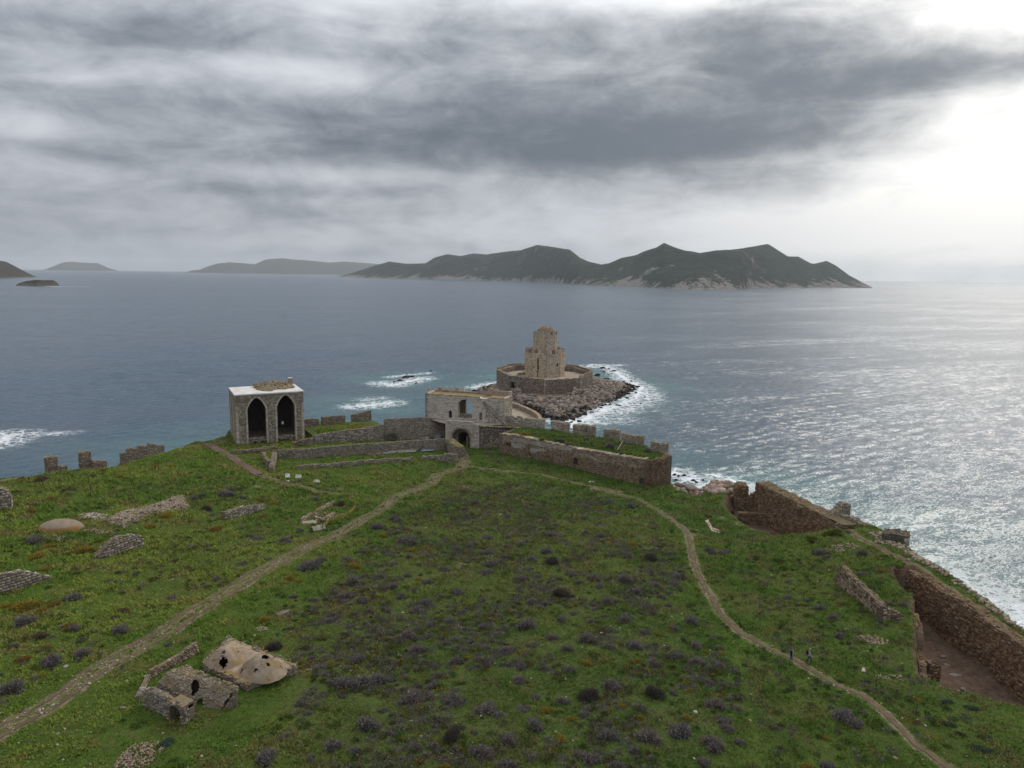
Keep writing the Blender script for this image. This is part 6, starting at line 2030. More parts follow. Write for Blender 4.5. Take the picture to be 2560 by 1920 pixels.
def build_bath():
    g0 = G('Z5', 1000, 860); zg = g0[2]
    M_tan = stone_mat('tan_dome_plaster', (1, 1, 1), .9, stain=(.15, .135, .12), stain_amt=.9, lichen=.7, bump=.5)
    t = thing('domed_ruin', 'half-buried tan ruin with two holed domes beside the dirt track', 'ruin', g0)
    zr = zg + .5
    cor = [PP('Z5', a, b, zr) for a, b in [(790, 545), (1015, 322), (1600, 562), (1160, 735)]]
    # base block, roof left open under the domes
    inner = [c + (np.mean(cor, 0) - c) * .10 for c in cor]
    V = [tuple(c) for c in cor] + [(c[0], c[1], zg - 2.5) for c in cor] + [(c[0], c[1], zr - .02) for c in inner] + [(c[0], c[1], zg - 2.3) for c in inner]
    Fc = [(0, 1, 5, 4), (1, 2, 6, 5), (2, 3, 7, 6), (3, 0, 4, 7)] + [(i, (i + 1) % 4, 8 + (i + 1) % 4, 8 + i) for i in range(4)] + [(8, 9, 13, 12), (9, 10, 14, 13), (10, 11, 15, 14), (11, 8, 12, 15)] + [(12, 13, 14, 15)]
    wobj('base', V, Fc, M_tan, t, np.tile((.30, .235, .175), (len(V), 1)))
    s = Stones()
    for i in (2, 3):
        a, b = cor[i], cor[(i + 1) % 4]; A, U, N, L = frame(a, b)
        lay_facing(s, A, U, N, L, zg - .6, zr, lambda u: np.full(np.shape(u), zr - .02), lambda u: np.full(np.shape(u), zg - 1.0), ch=(.16, .26), sw=(.2, .45), relief=(.02, .07), pal=PAL_GREY)
    s.build('stone_facing', M_rubble, t)
    def hp(x, y, rad, zz=.75): p = PP('Z5', x, y, zr + zz); return (p[0], p[1], rad)
    holes1 = [hp(962, 503, .36, 1.0), hp(960, 440, .22, 1.4), hp(1088, 433, .13, 1.0), hp(1072, 375, .12, .8), hp(985, 380, .10, 1.2)]
    holes2 = [hp(1325, 515, 0.33, 1.30), hp(1300, 478, 0.14, 1.30), hp(1268, 490, 0.11, 1.30), hp(1240, 497, 0.12, 1.30), hp(1352, 575, 0.16, 1.01), hp(1398, 525, 0.12, 0.87), hp(1135, 530, 0.15, 0.87), hp(1118, 585, 0.15, 0.58), hp(1240, 605, 0.15, 0.87), hp(1385, 470, 0.11, 0.87), hp(1462, 595, 0.12, 0.43), hp(1215, 480, 0.10, 1.16)]
    c1 = PP('Z5', 985, 520, zr); c2 = PP('Z5', 1305, 612, zr)
    ax = np.array(cor[2]) - np.array(cor[1]); rot = math.atan2(ax[1], ax[0])
    # flat roof skirt so the domes sit in a plate: ring between block edge and domes
    d1V, d1F = dome_mesh((c1[0], c1[1], zr - .05), 2.05, 1.85, 1.5, holes1, rot=rot, seed=3)
    d2V, d2F = dome_mesh((c2[0], c2[1], zr - .05), 2.6, 2.05, 1.7, holes2, rot=rot, seed=4)
    cT = (.33, .262, .198)
    wobj('dome', d1V, d1F, M_tan, t, np.tile(cT, (len(d1V), 1)), smooth_=True)
    wobj('dome', d2V, d2F, M_tan, t, np.tile(cT, (len(d2V), 1)), smooth_=True)
    # roof plate strips around the domes
    n = 26; V = []; Fc = []
    C = np.array(cor)[:, :3]
    for i in range(n + 1):
        for j in range(n + 1):
            f, g = i / n, j / n
            p = C[0] * (1 - f) * (1 - g) + C[1] * f * (1 - g) + C[2] * f * g + C[3] * (1 - f) * g
            ed = 1 - min(f, 1 - f, g, 1 - g) * 2; wob = .35 * ed ** 6; V.append((p[0] + (vnoise(np.array(p[1] * 1.2), np.array(3.0), 4) - .5) * wob * 2, p[1] + (vnoise(np.array(p[0] * 1.2), np.array(7.0), 5) - .5) * wob * 2, zr + .10 - .22 * ed ** 5 + (fbm(np.array(p[0] * .9), np.array(p[1] * .9), 3, 9) - .5) * .3))
    ca, sa = math.cos(-rot), math.sin(-rot)
    def in_d(p, c, a, b):
        x, y = p[0] - c[0], p[1] - c[1]; X, Y = x * ca - y * sa, x * sa + y * ca; return (X / a) ** 2 + (Y / b) ** 2 < .90
    for i in range(n):
        for j in range(n):
            q = (i * (n + 1) + j, i * (n + 1) + j + 1, (i + 1) * (n + 1) + j + 1, (i + 1) * (n + 1) + j); m_ = np.mean([V[k] for k in q], 0)
            if not in_d(m_, c1, 2.05, 1.85) and not in_d(m_, c2, 2.6, 2.05): Fc.append(q)
    wobj('roof_plate', V, Fc, M_tan, t, np.tile((.36, .285, .21), (len(V), 1)), smooth_=True)
    # patches of bare stones where the plaster has gone
    s = Stones()
    for dv, cc, rx_ in ((d1V, c1, 2.0), (d2V, c2, 2.5)):
        dv = np.array(dv); dn = fbm(dv[:, 0] * 1.1, dv[:, 1] * 1.1, 3, 71); cand = dv[(dn > .56)]
        cand = cand[RNG.integers(0, len(cand), 150)] + RNG.normal(0, .03, (150, 3)); cand[:, 2] -= .03
        ok_ = np.array([min((p[0] - hx) ** 2 + (p[1] - hy) ** 2 - hr * hr for hx, hy, hr in holes1 + holes2) > 0 for p in cand])
        rocks(s, cand[ok_], RNG.uniform(.05, .10, ok_.sum()), PAL_WARM, tilt=.3)
    s.build('bare_stones', M_rubble, t)
    # broken masonry along the roof edge
    s = Stones()
    for i in range(4):
        a, b = cor[i], cor[(i + 1) % 4]; k = 60; f = RNG.random(k)[:, None]
        rocks(s, a * (1 - f) + b * f + RNG.normal(0, .14, (k, 3)) * np.array([1, 1, .5]), RNG.uniform(.07, .2, k), PAL_WARM + PAL_GREY[:2])
    s.build('edge_stones', M_rubble, t)
    # ragged stones round the biggest holes
    s = Stones()
    for hx, hy, hr in [holes1[0], holes1[1], holes2[0]]:
        k = 16; a = RNG.uniform(0, 6.28, k); rr_ = hr * RNG.uniform(1.0, 1.25, k)
        zz = zr + 1.15
        rocks(s, np.stack([hx + rr_ * np.cos(a), hy + rr_ * np.sin(a), np.full(k, zz)], 1), RNG.uniform(.06, .12, k), PAL_GREY)
    s.build('hole_rims', M_rubble, t)

    # vaulted part in front: sloping cobbled barrel with holes
    t2 = thing('vault_ruin', 'sloping cobbled vault with dark holes in front of the domed ruin', 'ruin', G('Z5', 720, 1020))
    zv = zg + 1.3
    ra, rb = PP('Z5', 635, 578, zv + .5), PP('Z5', 1085, 768, zv + .35)
    fa, fb = PP('Z5', 400, 715, zv - .15), PP('Z5', 905, 1015, zg - .6)
    fm = PP('Z5', 500, 850, zg + .55)
    nu, nv = 64, 36; V = []; Fc = []
    for i in range(nu + 1):
        f = i / nu
        for j in range(nv + 1):
            g = j / nv
            top = ra * (1 - f) + rb * f; lo = fa * (1 - f) + fb * f
            p = top * (1 - g) + lo * g
            p = p + np.array([0, 0, .42 * math.sin(g * math.pi) + (fbm(np.array(f * 9), np.array(g * 7), 3, 3) - .5) * .22])
            V.append(tuple(p))
    V = np.array(V)
    hl = [(720, 745, 36, 60), (762, 895, 30, 44), (700, 805, 18, 24), (1045, 835, 26, 40), (872, 1000, 24, 26)]
    def cut(p):
        v = p - np.array([0, 0, H]); k = v @ FW; X, Y = 1280 + F * (v @ RT) / k, 960 - F * (v @ UP) / k
        zx, zy = (X - 280) * 3.456, (Y - 1500) * 3.456
        return any(((zx - a) / c) ** 2 + ((zy - b) / d) ** 2 < 1 for a, b, c, d in hl)
    for i in range(nu):
        for j in range(nv):
            q = (i * (nv + 1) + j, (i + 1) * (nv + 1) + j, (i + 1) * (nv + 1) + j + 1, i * (nv + 1) + j + 1)
            if not cut(V[list(q)].mean(0)): Fc.append(q)
    wobj('vault', V, Fc, M_core, t2, np.tile((.24, .20, .155), (len(V), 1)), smooth_=True)
    keep = [p for p in V if not cut(p)]
    keep = np.array(keep); sel = RNG.integers(0, len(keep), 1500)
    ps = keep[sel] + RNG.normal(0, .05, (1500, 3)) * np.array([1, 1, .25])
    ps = np.array([p for p in ps if not cut(p)])
    s = Stones(); rocks(s, ps, RNG.uniform(.06, .13, len(ps)), PAL_WARM + PAL_GREY[:3], tilt=.3); s.build('cobbles', M_rubble, t2)
    # side skirts to the ground
    for (a, b, nm) in ((ra, fa, 'end_wall'), (fb, rb, 'end_wall'), (ra, rb, 'rear_wall'), (fa, fb, 'front_wall')):
        A, U, N, L = frame(a, b)
        Vq, Fq = prism([(0, zg - 2.2), (L, zg - 2.2), (L, b[2] - .04), (0, a[2] - .04)], [], A, U, N if nm != 'rear_wall' else -N, .3)
        wobj(nm, Vq, Fq, M_core, t2, np.tile((.17, .145, .115), (len(Vq), 1)))
        s = Stones(); lay_facing(s, A, U, N, L, zg - 1.6, max(a[2], b[2]), lambda u, a=a, b=b, L=L: np.interp(u, [0, L], [a[2], b[2]]), lambda u: np.full(np.shape(u), zg - 2.0), ch=(.16, .28), sw=(.2, .45), pal=PAL_GREY); s.build('stone_facing', M_rubble, t2)
    # ragged stones along the ridge
    s = Stones(); k = 120; f = RNG.random(k)[:, None]; rocks(s, ra * (1 - f) + rb * f + RNG.normal(0, .10, (k, 3)), RNG.uniform(.09, .2, k), PAL_WARM); s.build('ridge_stones', M_rubble, t2)
    # front-left wall with its dark mouth
    ga, gb = G('Z5', 262, 915), G('Z5', 618, 1092)
    A, U, N, L = frame(ga, gb); on = lambda x, y: on_plane(S('Z5', x, y), A, U)
    u0, u1 = on(500, 1000)[0], on(590, 1000)[0]
    prof = [(0, on(262, 790)[1]), (on(300, 770)[0], on(300, 770)[1]), (on(430, 840)[0], on(430, 835)[1]), (on(520, 890)[0], on(520, 888)[1]), (L, on(612, 930)[1])]
    t3 = thing('cellar_wall', 'grey rubble wall with a black cave-like doorway below the cobbled vault', 'wall', ga)
    hole = arch_loop(u0, u1, gb[2] - .3, on(545, 975)[1], on(545, 925)[1], False, 8)
    wall_parts(t3, ga, gb, prof, min(ga[2], gb[2]) - .8, .6, holes=[hole], rag=.06, seed=90, ch=(.16, .28), sw=(.2, .45), pal=PAL_GREY)
    m_ = MB(); c = A + U * (u0 + u1) / 2 - N * 1.25; m_.box((*c, gb[2] + .35), (u1 - u0 + .1, .15, 2.2), math.atan2(U[1], U[0]), (.02, .018, .016))  # near-black back panel: the doorway's inner shadow put into colour
    for uu in (u0 - .1, u1 + .1):
        c = A + U * uu - N * .95; m_.box((*c, gb[2] + .3), (.14, .7, 1.7), math.atan2(U[1], U[0]), (.22, .19, .15))
    c = A + U * (u0 + u1) / 2 - N * .95; m_.box((*c, on(545, 915)[1] + .02), (u1 - u0 + .3, .75, .2), math.atan2(U[1], U[0]), (.2, .17, .13)); m_.build('recess', M_core, t3)
    px_wall('garden_wall', 'thin pale wall remnant behind the cobbled vault, parallel to the dirt track', 'wall', [('Z5', 345, 672), ('Z5', 750, 452)], [('Z5', 340, 618), ('Z5', 480, 535), ('Z5', 600, 470), ('Z5', 680, 405), ('Z5', 750, 365)], .45, rag=.12, seed=91, pal=PAL_WARM, ch=(.16, .28), sw=(.2, .45))
    px_wall('garden_wall', 'narrow leaning wall end in the shadowed grass hollow', 'wall', [('Z5', 240, 850), ('Z5', 335, 680)], [('Z5', 255, 800), ('Z5', 335, 640)], .4, rag=.1, seed=92, ch=(.16, .28), sw=(.2, .45))
    # brick-red trough
    p = [G('Z5', a, b) for a, b in [(1618, 632), (1690, 545), (1822, 520), (1745, 600)]]
    t4 = thing('trough', 'small brick-red sunken trough next to the domes', 'trough', np.mean(p, 0))
    for i in range(4):
        a, b = p[i], p[(i + 1) % 4]; k = 16 if i % 2 else 9; f = RNG.random(k)[:, None]
        st_ = Stones(); rocks(st_, a * (1 - f) + b * f + RNG.normal(0, .05, (k, 3)) + [0, 0, .03 if i < 2 else -.02], RNG.uniform(.08, .17, k), [(.26, .17, .125), (.30, .22, .165), (.20, .14, .10)]); st_.build('side', M_rubble, t4)
    c = np.mean(p, 0); V = [tuple(q + [0, 0, .03]) for q in p]; wobj('floor', V, [(0, 1, 2, 3)], M_core, t4, np.tile((.16, .085, .055), (4, 1)))


build_bath()


def heap(name, label, zn, cx, cy, rx, ry, n, sz, pal, hgt=.25, mat=None):
    c = G(zn, cx, cy); k = F / np.linalg.norm(c - np.array([0, 0, H])) * ZR[zn][2]
    s = Stones(); a = RNG.uniform(0, 6.28, n); r_ = np.sqrt(RNG.random(n))
    x = c[0] + np.cos(a) * r_ * rx; y = c[1] + np.sin(a) * r_ * ry
    z = ground_z(x, y) + hgt * (1 - r_ ** 2) * RNG.random(n) + .03
    rocks(s, np.stack([x, y, z], 1), RNG.uniform(*sz, n), pal)
    o = s.build(name, mat or M_rubble, None, None); tag(o, label, 'rubble', kind='stuff')


heap('rubble_heap', 'spread of orange-brown broken stone in the near corner grass', 'Z5', 230, 1350, 1.7, 2.2, 420, (.05, .14), PAL_WARM + PAL_PINK)
heap('rubble_heap', 'small pale stone pile behind the domed ruin', 'Z5', 1285, 255, .75, .6, 70, (.06, .15), PAL_PALE + PAL_PINK)
heap('rubble_heap', 'pale stones heaped between the tan mound and the cobbled slope', 'Z6', 800, 730, 2.4, 1.8, 110, (.15, .42), PAL_PALE + PAL_PINK)
heap('rubble_heap', 'broken stones tumbling below the cobbled slope', 'Z6', 860, 860, 2.8, 1.2, 160, (.08, .2), PAL_PINK + PAL_WARM)
heap('rubble_heap', 'scattered stones right of the grey bush under the tan mound', 'Z6', 490, 915, 2.0, 1.0, 70, (.08, .18), PAL_PINK + PAL_WARM)
heap('rubble_heap', 'loose pink stones on the shrub field below the gate', 'Z10', 1190, 45, 1.6, 1.2, 60, (.08, .22), PAL_PALE + PAL_PINK)
heap('rubble_heap', 'stone scatter on the upper shrub field', 'Z10', 1200, 495, 1.2, .9, 40, (.06, .15), PAL_PINK)
heap('rubble_heap', 'stone scatter among the middle shrubs', 'Z10', 1150, 850, 1.0, .8, 40, (.05, .13), PAL_PINK)
heap('rubble_heap', 'stones among shrubs left of the big round bush', 'Z11', 245, 515, .9, .9, 40, (.05, .13), PAL_PINK)
heap('rubble_heap', 'reddish stones on the slope below the broken field wall', 'Z4', 680, 830, 1.8, 1.1, 130, (.06, .18), PAL_PINK + PAL_WARM)
heap('rubble_heap', 'stones at the edge of the deep pit by the fence posts', 'Z4', 800, 1080, 1.8, .8, 70, (.05, .14), PAL_PINK + PAL_WARM)
heap('rubble_heap', 'pinkish stones beside the path to the turret', 'Z3', 1740, 1070, 2.6, 1.6, 140, (.08, .22), PAL_PINK)
heap('rubble_heap', 'white stone lumps left of the fork below the information boards', 'Z2', 1075, 1048, .7, .5, 9, (.25, .45), PAL_PALE, .1)
heap('rubble_heap', 'line of small stones edging the earth path by the boards', 'Z2', 1210, 1115, 2.6, .6, 50, (.07, .18), PAL_WARM, .05)
heap('rubble_heap', 'pale stone lying below the bastion wall', 'Z12', 1190, 705, .9, .5, 8, (.2, .4), PAL_PALE, .1)

# tan mound with an orange earth front and the cobbled slope on the left
def mound():
    c = G('Z6', 490, 845); c[1] += 1.0
    t = thing('mound', 'smooth tan half-dome mound with an orange earth front', 'ruin', c)
    n = 40; m_ = 14; V = []; Fc = []
    for j in range(m_ + 1):
        f = j / m_ * math.pi / 2
        for i in range(n):
            a = 2 * math.pi * i / n
            V.append((c[0] + 3.6 * math.sin(f) * math.cos(a), c[1] + 2.6 * math.sin(f) * math.sin(a), c[2] - .75 + 2.0 * math.cos(f) ** .8 + (vnoise(np.array(i * .3), np.array(j * .5), 2) - .5) * .1))
    Fc = [(j * n + i, j * n + (i + 1) % n, (j + 1) * n + (i + 1) % n, (j + 1) * n + i) for j in range(m_) for i in range(n)]
    col = np.array([(.27, .22, .165)] * len(V)); vv = np.array(V); col[(vv[:, 2] < c[2] + .55) & (vv[:, 1] < c[1])] = (.26, .135, .055)
    wobj('dome', V, Fc, M_plaster, t, col, smooth_=True)


mound()


def cobble_slope():
    poly = [tuple(hit_smooth('Z6', a, b)[:2]) for a, b in [(830, 780), (1000, 712), (1250, 640), (1480, 562), (1590, 545), (1640, 640), (1500, 690), (1300, 722), (1200, 770), (1070, 840), (960, 800)]]
    q = scatter_poly(poly, 2600, 12); d = sdf(q[:, 0], q[:, 1], poly)
    s = Stones(); rocks(s, np.column_stack([q, ground_z(q[:, 0], q[:, 1]) + np.clip(d, 0, 1.4) * .35]), RNG.uniform(.10, .24, len(q)), [(.27, .225, .175), (.33, .275, .215), (.22, .175, .13), (.38, .32, .26)], tilt=.3)
    o = s.build('cobbled_slope', M_rubble, None, None); tag(o, 'long slope of bare cobbles on the grassy field', 'rubble', kind='stuff')


cobble_slope()
px_wall('wall_stump', 'hump-backed grey wall stump in the grass beside the yellow shrubs', 'wall', [('Z6', 850, 1105), ('Z6', 1245, 985)], [('Z6', 850, 1075), ('Z6', 960, 945), ('Z6', 1050, 898), ('Z6', 1200, 888), ('Z6', 1245, 925)], .9, rag=.12, seed=100, pal=PAL_GREY)
px_wall('wall_stump', 'long pale-topped wall stump at the picture edge above the orange bushes', 'wall', [('Z6', -150, 1450), ('Z6', 450, 1272)], [('Z6', -150, 1250), ('Z6', 0, 1240), ('Z6', 90, 1220), ('Z6', 170, 1197), ('Z6', 330, 1227), ('Z6', 450, 1248)], .8, rag=.1, seed=101, pal=PAL_GREY, cap_pal=PAL_PALE)
px_wall('wall_stump', 'tall grey wall end cut by the picture edge', 'wall', [('Z6', -160, 690), ('Z6', 105, 660)], [('Z6', -160, 480), ('Z6', 0, 488), ('Z6', 60, 512), ('Z6', 105, 570)], 1.5, rag=.15, seed=102, pal=PAL_PALE[:3] + PAL_GREY)
px_wall('wall_stump', 'thin straight wall stump in the grass below the bare earth patch', 'wall', [('Z2', 285, 1385), ('Z2', 635, 1290)], [('Z2', 285, 1315), ('Z2', 450, 1268), ('Z2', 635, 1242)], .8, rag=.12, seed=103, pal=PAL_GREY)
for i, (x0, x1, yt, yb) in enumerate([(390, 502, 212, 320), (685, 792, 172, 275)]):
    px_wall('parapet_block', ['squat square pier on the sea crest, left one of two', 'squat square pier on the sea crest, right one of two'][i], 'parapet', [('Z6', x0, yb, 10.7), ('Z6', x1, yb - 12, 10.7)], [('Z6', x0, yt + 12), ('Z6', x1, yt)], 1.8, 8.0, rag=.12, seed=110 + i, pal=PAL_GREY + PAL_WARM, clip_ground=False)
    px_wall('rubble_wall', ['low stones linking the two square crest piers', 'low stones right of the second crest pier'][i], 'wall', [('Z6', x1, yb, 10.5), ('Z6', x1 + (80 if i == 0 else 130), yb - 18, 10.5)], [('Z6', x1, yb - 22), ('Z6', x1 + 75, yb - 24)], 1.0, 8.5, rag=.2, seed=114 + i, pal=PAL_GREY + PAL_WARM, clip_ground=False)
px_wall('notched_wall', 'low notched parapet on the sea crest before the walkway landing', 'wall', [('Z6', 1050, 205, 10.2), ('Z6', 1420, 142, 10.2)],
        [('Z6', 1050, 188), ('Z6', 1105, 180), ('Z6', 1108, 150), ('Z6', 1140, 138), ('Z6', 1145, 150), ('Z6', 1200, 140), ('Z6', 1204, 125), ('Z6', 1240, 118), ('Z6', 1245, 130), ('Z6', 1285, 118), ('Z6', 1290, 102), ('Z6', 1340, 112), ('Z6', 1420, 118)], 1.1, 8.0, rag=0, seed=112, pal=PAL_GREY + PAL_WARM, clip_ground=False)


# ------------------------------------------------------------------ red-brown walkway
def walkway():
    a, b = G('Z2', 125, 728), G('Z2', 578, 995)
    t = thing('walkway', 'straight red-brown plank walkway running down from the hall to the grass', 'walkway', a)
    d = b[:2] - a[:2]; L = np.linalg.norm(d); U = d / L; Nn = np.array([-U[1], U[0]])
    n = int(L / .30); m_ = MB()
    zz = [gz(*(a[:2] + U * f * L)) for f in np.linspace(0, 1, 12)]
    line = lambda f: max(a[2] * (1 - f) + b[2] * f, np.interp(f, np.linspace(0, 1, 12), zz)) + .22
    for i in range(n):
        f = (i + .5) / n; c = a[:2] + U * f * L
        m_.box((*c, line(f) + random.uniform(-.012, .012)), (.27, 2.0, .07), math.atan2(U[1], U[0]), None)
    m_.build('deck_boards', M_redwood, t, kind='stuff')
    for sd in (-1, 1):
        m_ = MB(); p = None
        for f in np.linspace(0, 1, 14):
            c = a[:2] + U * f * L + Nn * sd * .92; q = (c[0], c[1], line(f) - .13)
            if p is not None: m_.beam(p, q, .12, .2)
            p = q
        m_.build('side_beam', M_redwood, t)


walkway()


def signboard(zx, zy, wd, label, slope, mat):
    g = G('Z2', zx, zy)
    t = thing('information_board', label, 'sign', g)
    m_ = MB(); m_.beam(g + [0, 0, -.1], g + [0, 0, 1.05], .09, .09); m_.build('post', M_metal, t)
    m_ = MB(); m_.box(g + [0, 0, .03], (.7, .45, .1)); m_.build('footing', M_sign if wd < 1 else M_metal, t)
    c = g + [0, -.05, 1.25]; h = .75; sl = slope
    V = []; 
    for dz, off in ((0, 0), (-.05, 0)):
        for x, y in ((-wd / 2, -h / 2), (wd / 2, -h / 2), (wd / 2, h / 2), (-wd / 2, h / 2)):
            V.append((c[0] + x, c[1] + y * math.cos(sl), c[2] + y * math.sin(sl) + dz))
    wobj('panel', V, [(0, 1, 2, 3), (7, 6, 5, 4), (0, 4, 5, 1), (1, 5, 6, 2), (2, 6, 7, 3), (3, 7, 4, 0)], mat, t)
    m_ = MB()
    for k, (x, y, w_, h_) in enumerate([(-.22 * wd, .08, .36 * wd, .34), (.22 * wd, .16, .36 * wd, .06), (.22 * wd, .04, .36 * wd, .06), (.22 * wd, -.08, .36 * wd, .06), (0, -.26, .8 * wd, .05)]):
        V = [(c[0] + x + sx * w_ / 2, c[1] + (y + sy * h_ / 2) * math.cos(sl), c[2] + (y + sy * h_ / 2) * math.sin(sl) + .008) for sx, sy in ((-1, -1), (1, -1), (1, 1), (-1, 1))]
        m_.add(V, [(0, 1, 2, 3)])
    m_.build('print', M_signprint, t)


signboard(828, 1045, .95, 'white slanted information board, the one nearer the wooden walkway', R(55), M_sign)
signboard(922, 1052, 1.25, 'wider beige information board on a dark post beside the white one', R(50), simple_mat('sign_beige', (.50, .50, .42), .5, .3, .05))


# ------------------------------------------------------------------ fenced excavation
def dig():
    for i, (pts) in enumerate([[(950, 1400), (1150, 1290)], [(1150, 1290), (1240, 1230)], [(1160, 1390), (1240, 1330)], [(1050, 1380), (1180, 1400)]]):
        px_wall('trench_wall', ['low stone edge of the fenced dig on its far side', 'stony corner of the fenced dig by the dry bushes', 'inner stone row of the fenced dig', 'near stone row of the fenced dig'][i], 'wall', [('Z2', *pts[0]), ('Z2', *pts[1])], [('Z2', pts[0][0], pts[0][1] - 18), ('Z2', pts[1][0], pts[1][1] - 18)], .6, rag=.2, seed=120 + i, pal=PAL_WARM + PAL_PALE[:1])
    heap('rubble_heap', 'stones and earth inside the fenced dig', 'Z2', 1160, 1340, 3.6, 2.6, 220, (.08, .24), PAL_WARM + PAL_BROWN)
    g = G('Z2', 1010, 1412); t = thing('slab', 'flat grey stone slab lying at the corner of the fenced dig', 'slab', g, rz=.15)
    m_ = MB(); m_.box(g + [0, 0, .18], (2.6, 1.4, .22), 0, (.33, .30, .26), .05); m_.build('slab', M_ashlar, t)
    for k in range(2):
        g = G('Z2', 1078 + k * 38, 1470 - k * 12); t = thing('pallet', ['timber pallet propped against the dig, lower one', 'timber pallet propped against the dig, upper one'][k], 'pallet', g)
        for i in range(6):
            m_ = MB(); o = -.6 + i * .24; c = g + np.array([o * .85, o * .5, .25]); m_.beam(c + [.3, -.5, -.12], c + [-.3, .5, .32], .15, .04); m_.build('slat', M_wood, t)
        for sg in (-1, 1):
            m_ = MB(); c = g + np.array([-sg * .2, sg * .35, .2 + sg * .15]); m_.beam(c + np.array([-.6 * .85, -.3, 0]), c + np.array([.6 * .85, .3, 0]), .1, .1); m_.build('bearer', M_wood, t)
    pts = [G('Z2', a, b) for a, b in [(1352, 1215), (1415, 1245), (1412, 1290), (1350, 1345), (1270, 1375), (1185, 1405), (1130, 1460)]]
    t = thing('mesh_fence', 'low yellow plastic mesh fence round the dig', 'fence', pts[3])
    for p in pts:
        m_ = MB(); m_.beam(p, p + [0, 0, 1.05], .07, .07); m_.build('post', M_metal, t)
    for a, b in zip(pts[:-1], pts[1:]):
        m_ = MB()
        for h in (.28, .42, .56, .70, .84, .96):
            q = None
            for f in np.linspace(0, 1, 6):
                c = a * (1 - f) + b * f + np.array([0, 0, h - .22 * math.sin(f * math.pi) * (h / .96)])
                if q is not None: m_.beam(q, c, .02, .035)
                q = c
        for f in np.linspace(.05, .95, 14):
            c = a * (1 - f) + b * f; m_.beam(c + [0, 0, .2], c + [0, 0, .96 - .22 * math.sin(f * math.pi)], .03, .03)
        m_.build('mesh', M_fence, t)


dig()

# ------------------------------------------------------------------ thin posts
post_l = {'Z4': [(700, 1132, 66, 'rusty leaning fence post nearest the walkers'), (826, 1215, 60, 'rusty fence post in the middle of the pit fence'), (958, 1322, 70, 'rusty fence post closest to the picture bottom')],
          'Z3': [(218, 650, 80, 'thin dark post at the foot of the bastion corner'), (374, 702, 42, 'thin dark post by the cove stones'), (468, 852, 52, 'thin dark post above the pale bare slab'), (968, 1046, 62, 'thin dark post below the high sea wall'), (1072, 1112, 38, 'short post in the grass right of the grey shrubs'), (1222, 1042, 42, 'short post near the foot of the high sea wall')],
          'Z6': [(783, 556, 76, 'thin post on the open slope below the crest piers'), (1390, 822, 58, 'thin post under the cobbled slope'), (1635, 742, 72, 'thin post at the upper end of the cobbled slope')],
          'Z2': [(750, 1140, 46, 'thin post on the bare earth below the boards'), (1130, 1185, 60, 'thin twig-like post by the track fork'), (1163, 1030, 40, 'thin pale post in the lawn before the courtyard')]}
for zn, L_ in post_l.items():
    for x, y, hpx, lb in L_:
        g = G(zn, x, y); hh = hpx / ZR[zn][2] / F * np.linalg.norm(g - np.array([0, 0, H])) * 1.05
        m_ = MB(); m_.tube([g + [0, 0, -.2], g + [.02, 0, hh * .5], g + [.05, .02, hh]], [.05, .045, .04], 5)
        tag(m_.build('fence_post', M_metal), lb, 'post')

# bare slab and boards lying in the grass
for pts, lb, col in [([('Z3', 560, 840), ('Z3', 590, 830), ('Z3', 625, 900), ('Z3', 700, 925), ('Z3', 690, 950), ('Z3', 620, 930)], 'bare pinkish rock slab in the grass by the path bend', (.40, .31, .25)),
                     ([('Z5', 1415, 135), ('Z5', 1480, 95), ('Z5', 1540, 92), ('Z5', 1520, 115), ('Z5', 1440, 145)], 'weathered board lying in the grass behind the domes', (.16, .125, .11)),
                     ([('Z4', 605, 1040), ('Z4', 612, 1015), ('Z4', 625, 1018), ('Z4', 632, 1042)], 'single pale stone beside the footpath near the walkers', (.42, .37, .32)),
                     ([('Z2', 1040, 1060), ('Z2', 1060, 1040), ('Z2', 1100, 1040), ('Z2', 1105, 1062)], 'cut white stone drum below the information boards', (.5, .46, .41))]:
    p = [G(*q) for q in pts]; n = len(p); V = [tuple(q + [0, 0, .16]) for q in p] + [tuple(q - [0, 0, .2]) for q in p]
    o = wobj('stone_slab', V, [tuple(range(n))] + [(i, n + i, n + (i + 1) % n, (i + 1) % n) for i in range(n)], M_boulder, None, np.tile(col, (2 * n, 1))); tag(o, lb, 'slab')

WS = [('Z11', 825, 182, .3), ('Z11', 882, 184, .25), ('Z11', 1103, 790, .22), ('Z10', 1000, 508, .16), ('Z10', 1118, 718, .16), ('Z7', 1140, 700, .2), ('Z7', 218, 1152, .16), ('Z7', 500, 1365, .16), ('Z7', 672, 1495, .14), ('Z7', 1060, 1140, .3), ('Z7', 700, 935, .18), ('Z7', 690, 970, .16), ('Z7', 450, 1125, .22), ('Z7', 340, 1180, .2),
      ('Z7', 620, 910, .16), ('Z7', 505, 1040, .14), ('Z7', 920, 835, .13), ('Z7', 565, 785, .3), ('Z7', 720, 850, .13), ('Z2', 1020, 1275, .25), ('Z2', 625, 918, .4), ('Z2', 1375, 585, .25), ('Z4', 615, 1030, .2), ('Z11', 1020, 413, .2)]
FST = []
for i, (zn, x, y, r_) in enumerate(WS):
    g = G(zn, x, y); o = obj('field_stone', random.choice(BMESH), None, g + [0, 0, .03]); o.scale = (r_ * 1.2, r_, r_ * .6); o.rotation_euler = (0, 0, i)
    tag(o, 'small pale stone lying loose', 'stone', 'loose pale field stones'); FST.append((o, g))


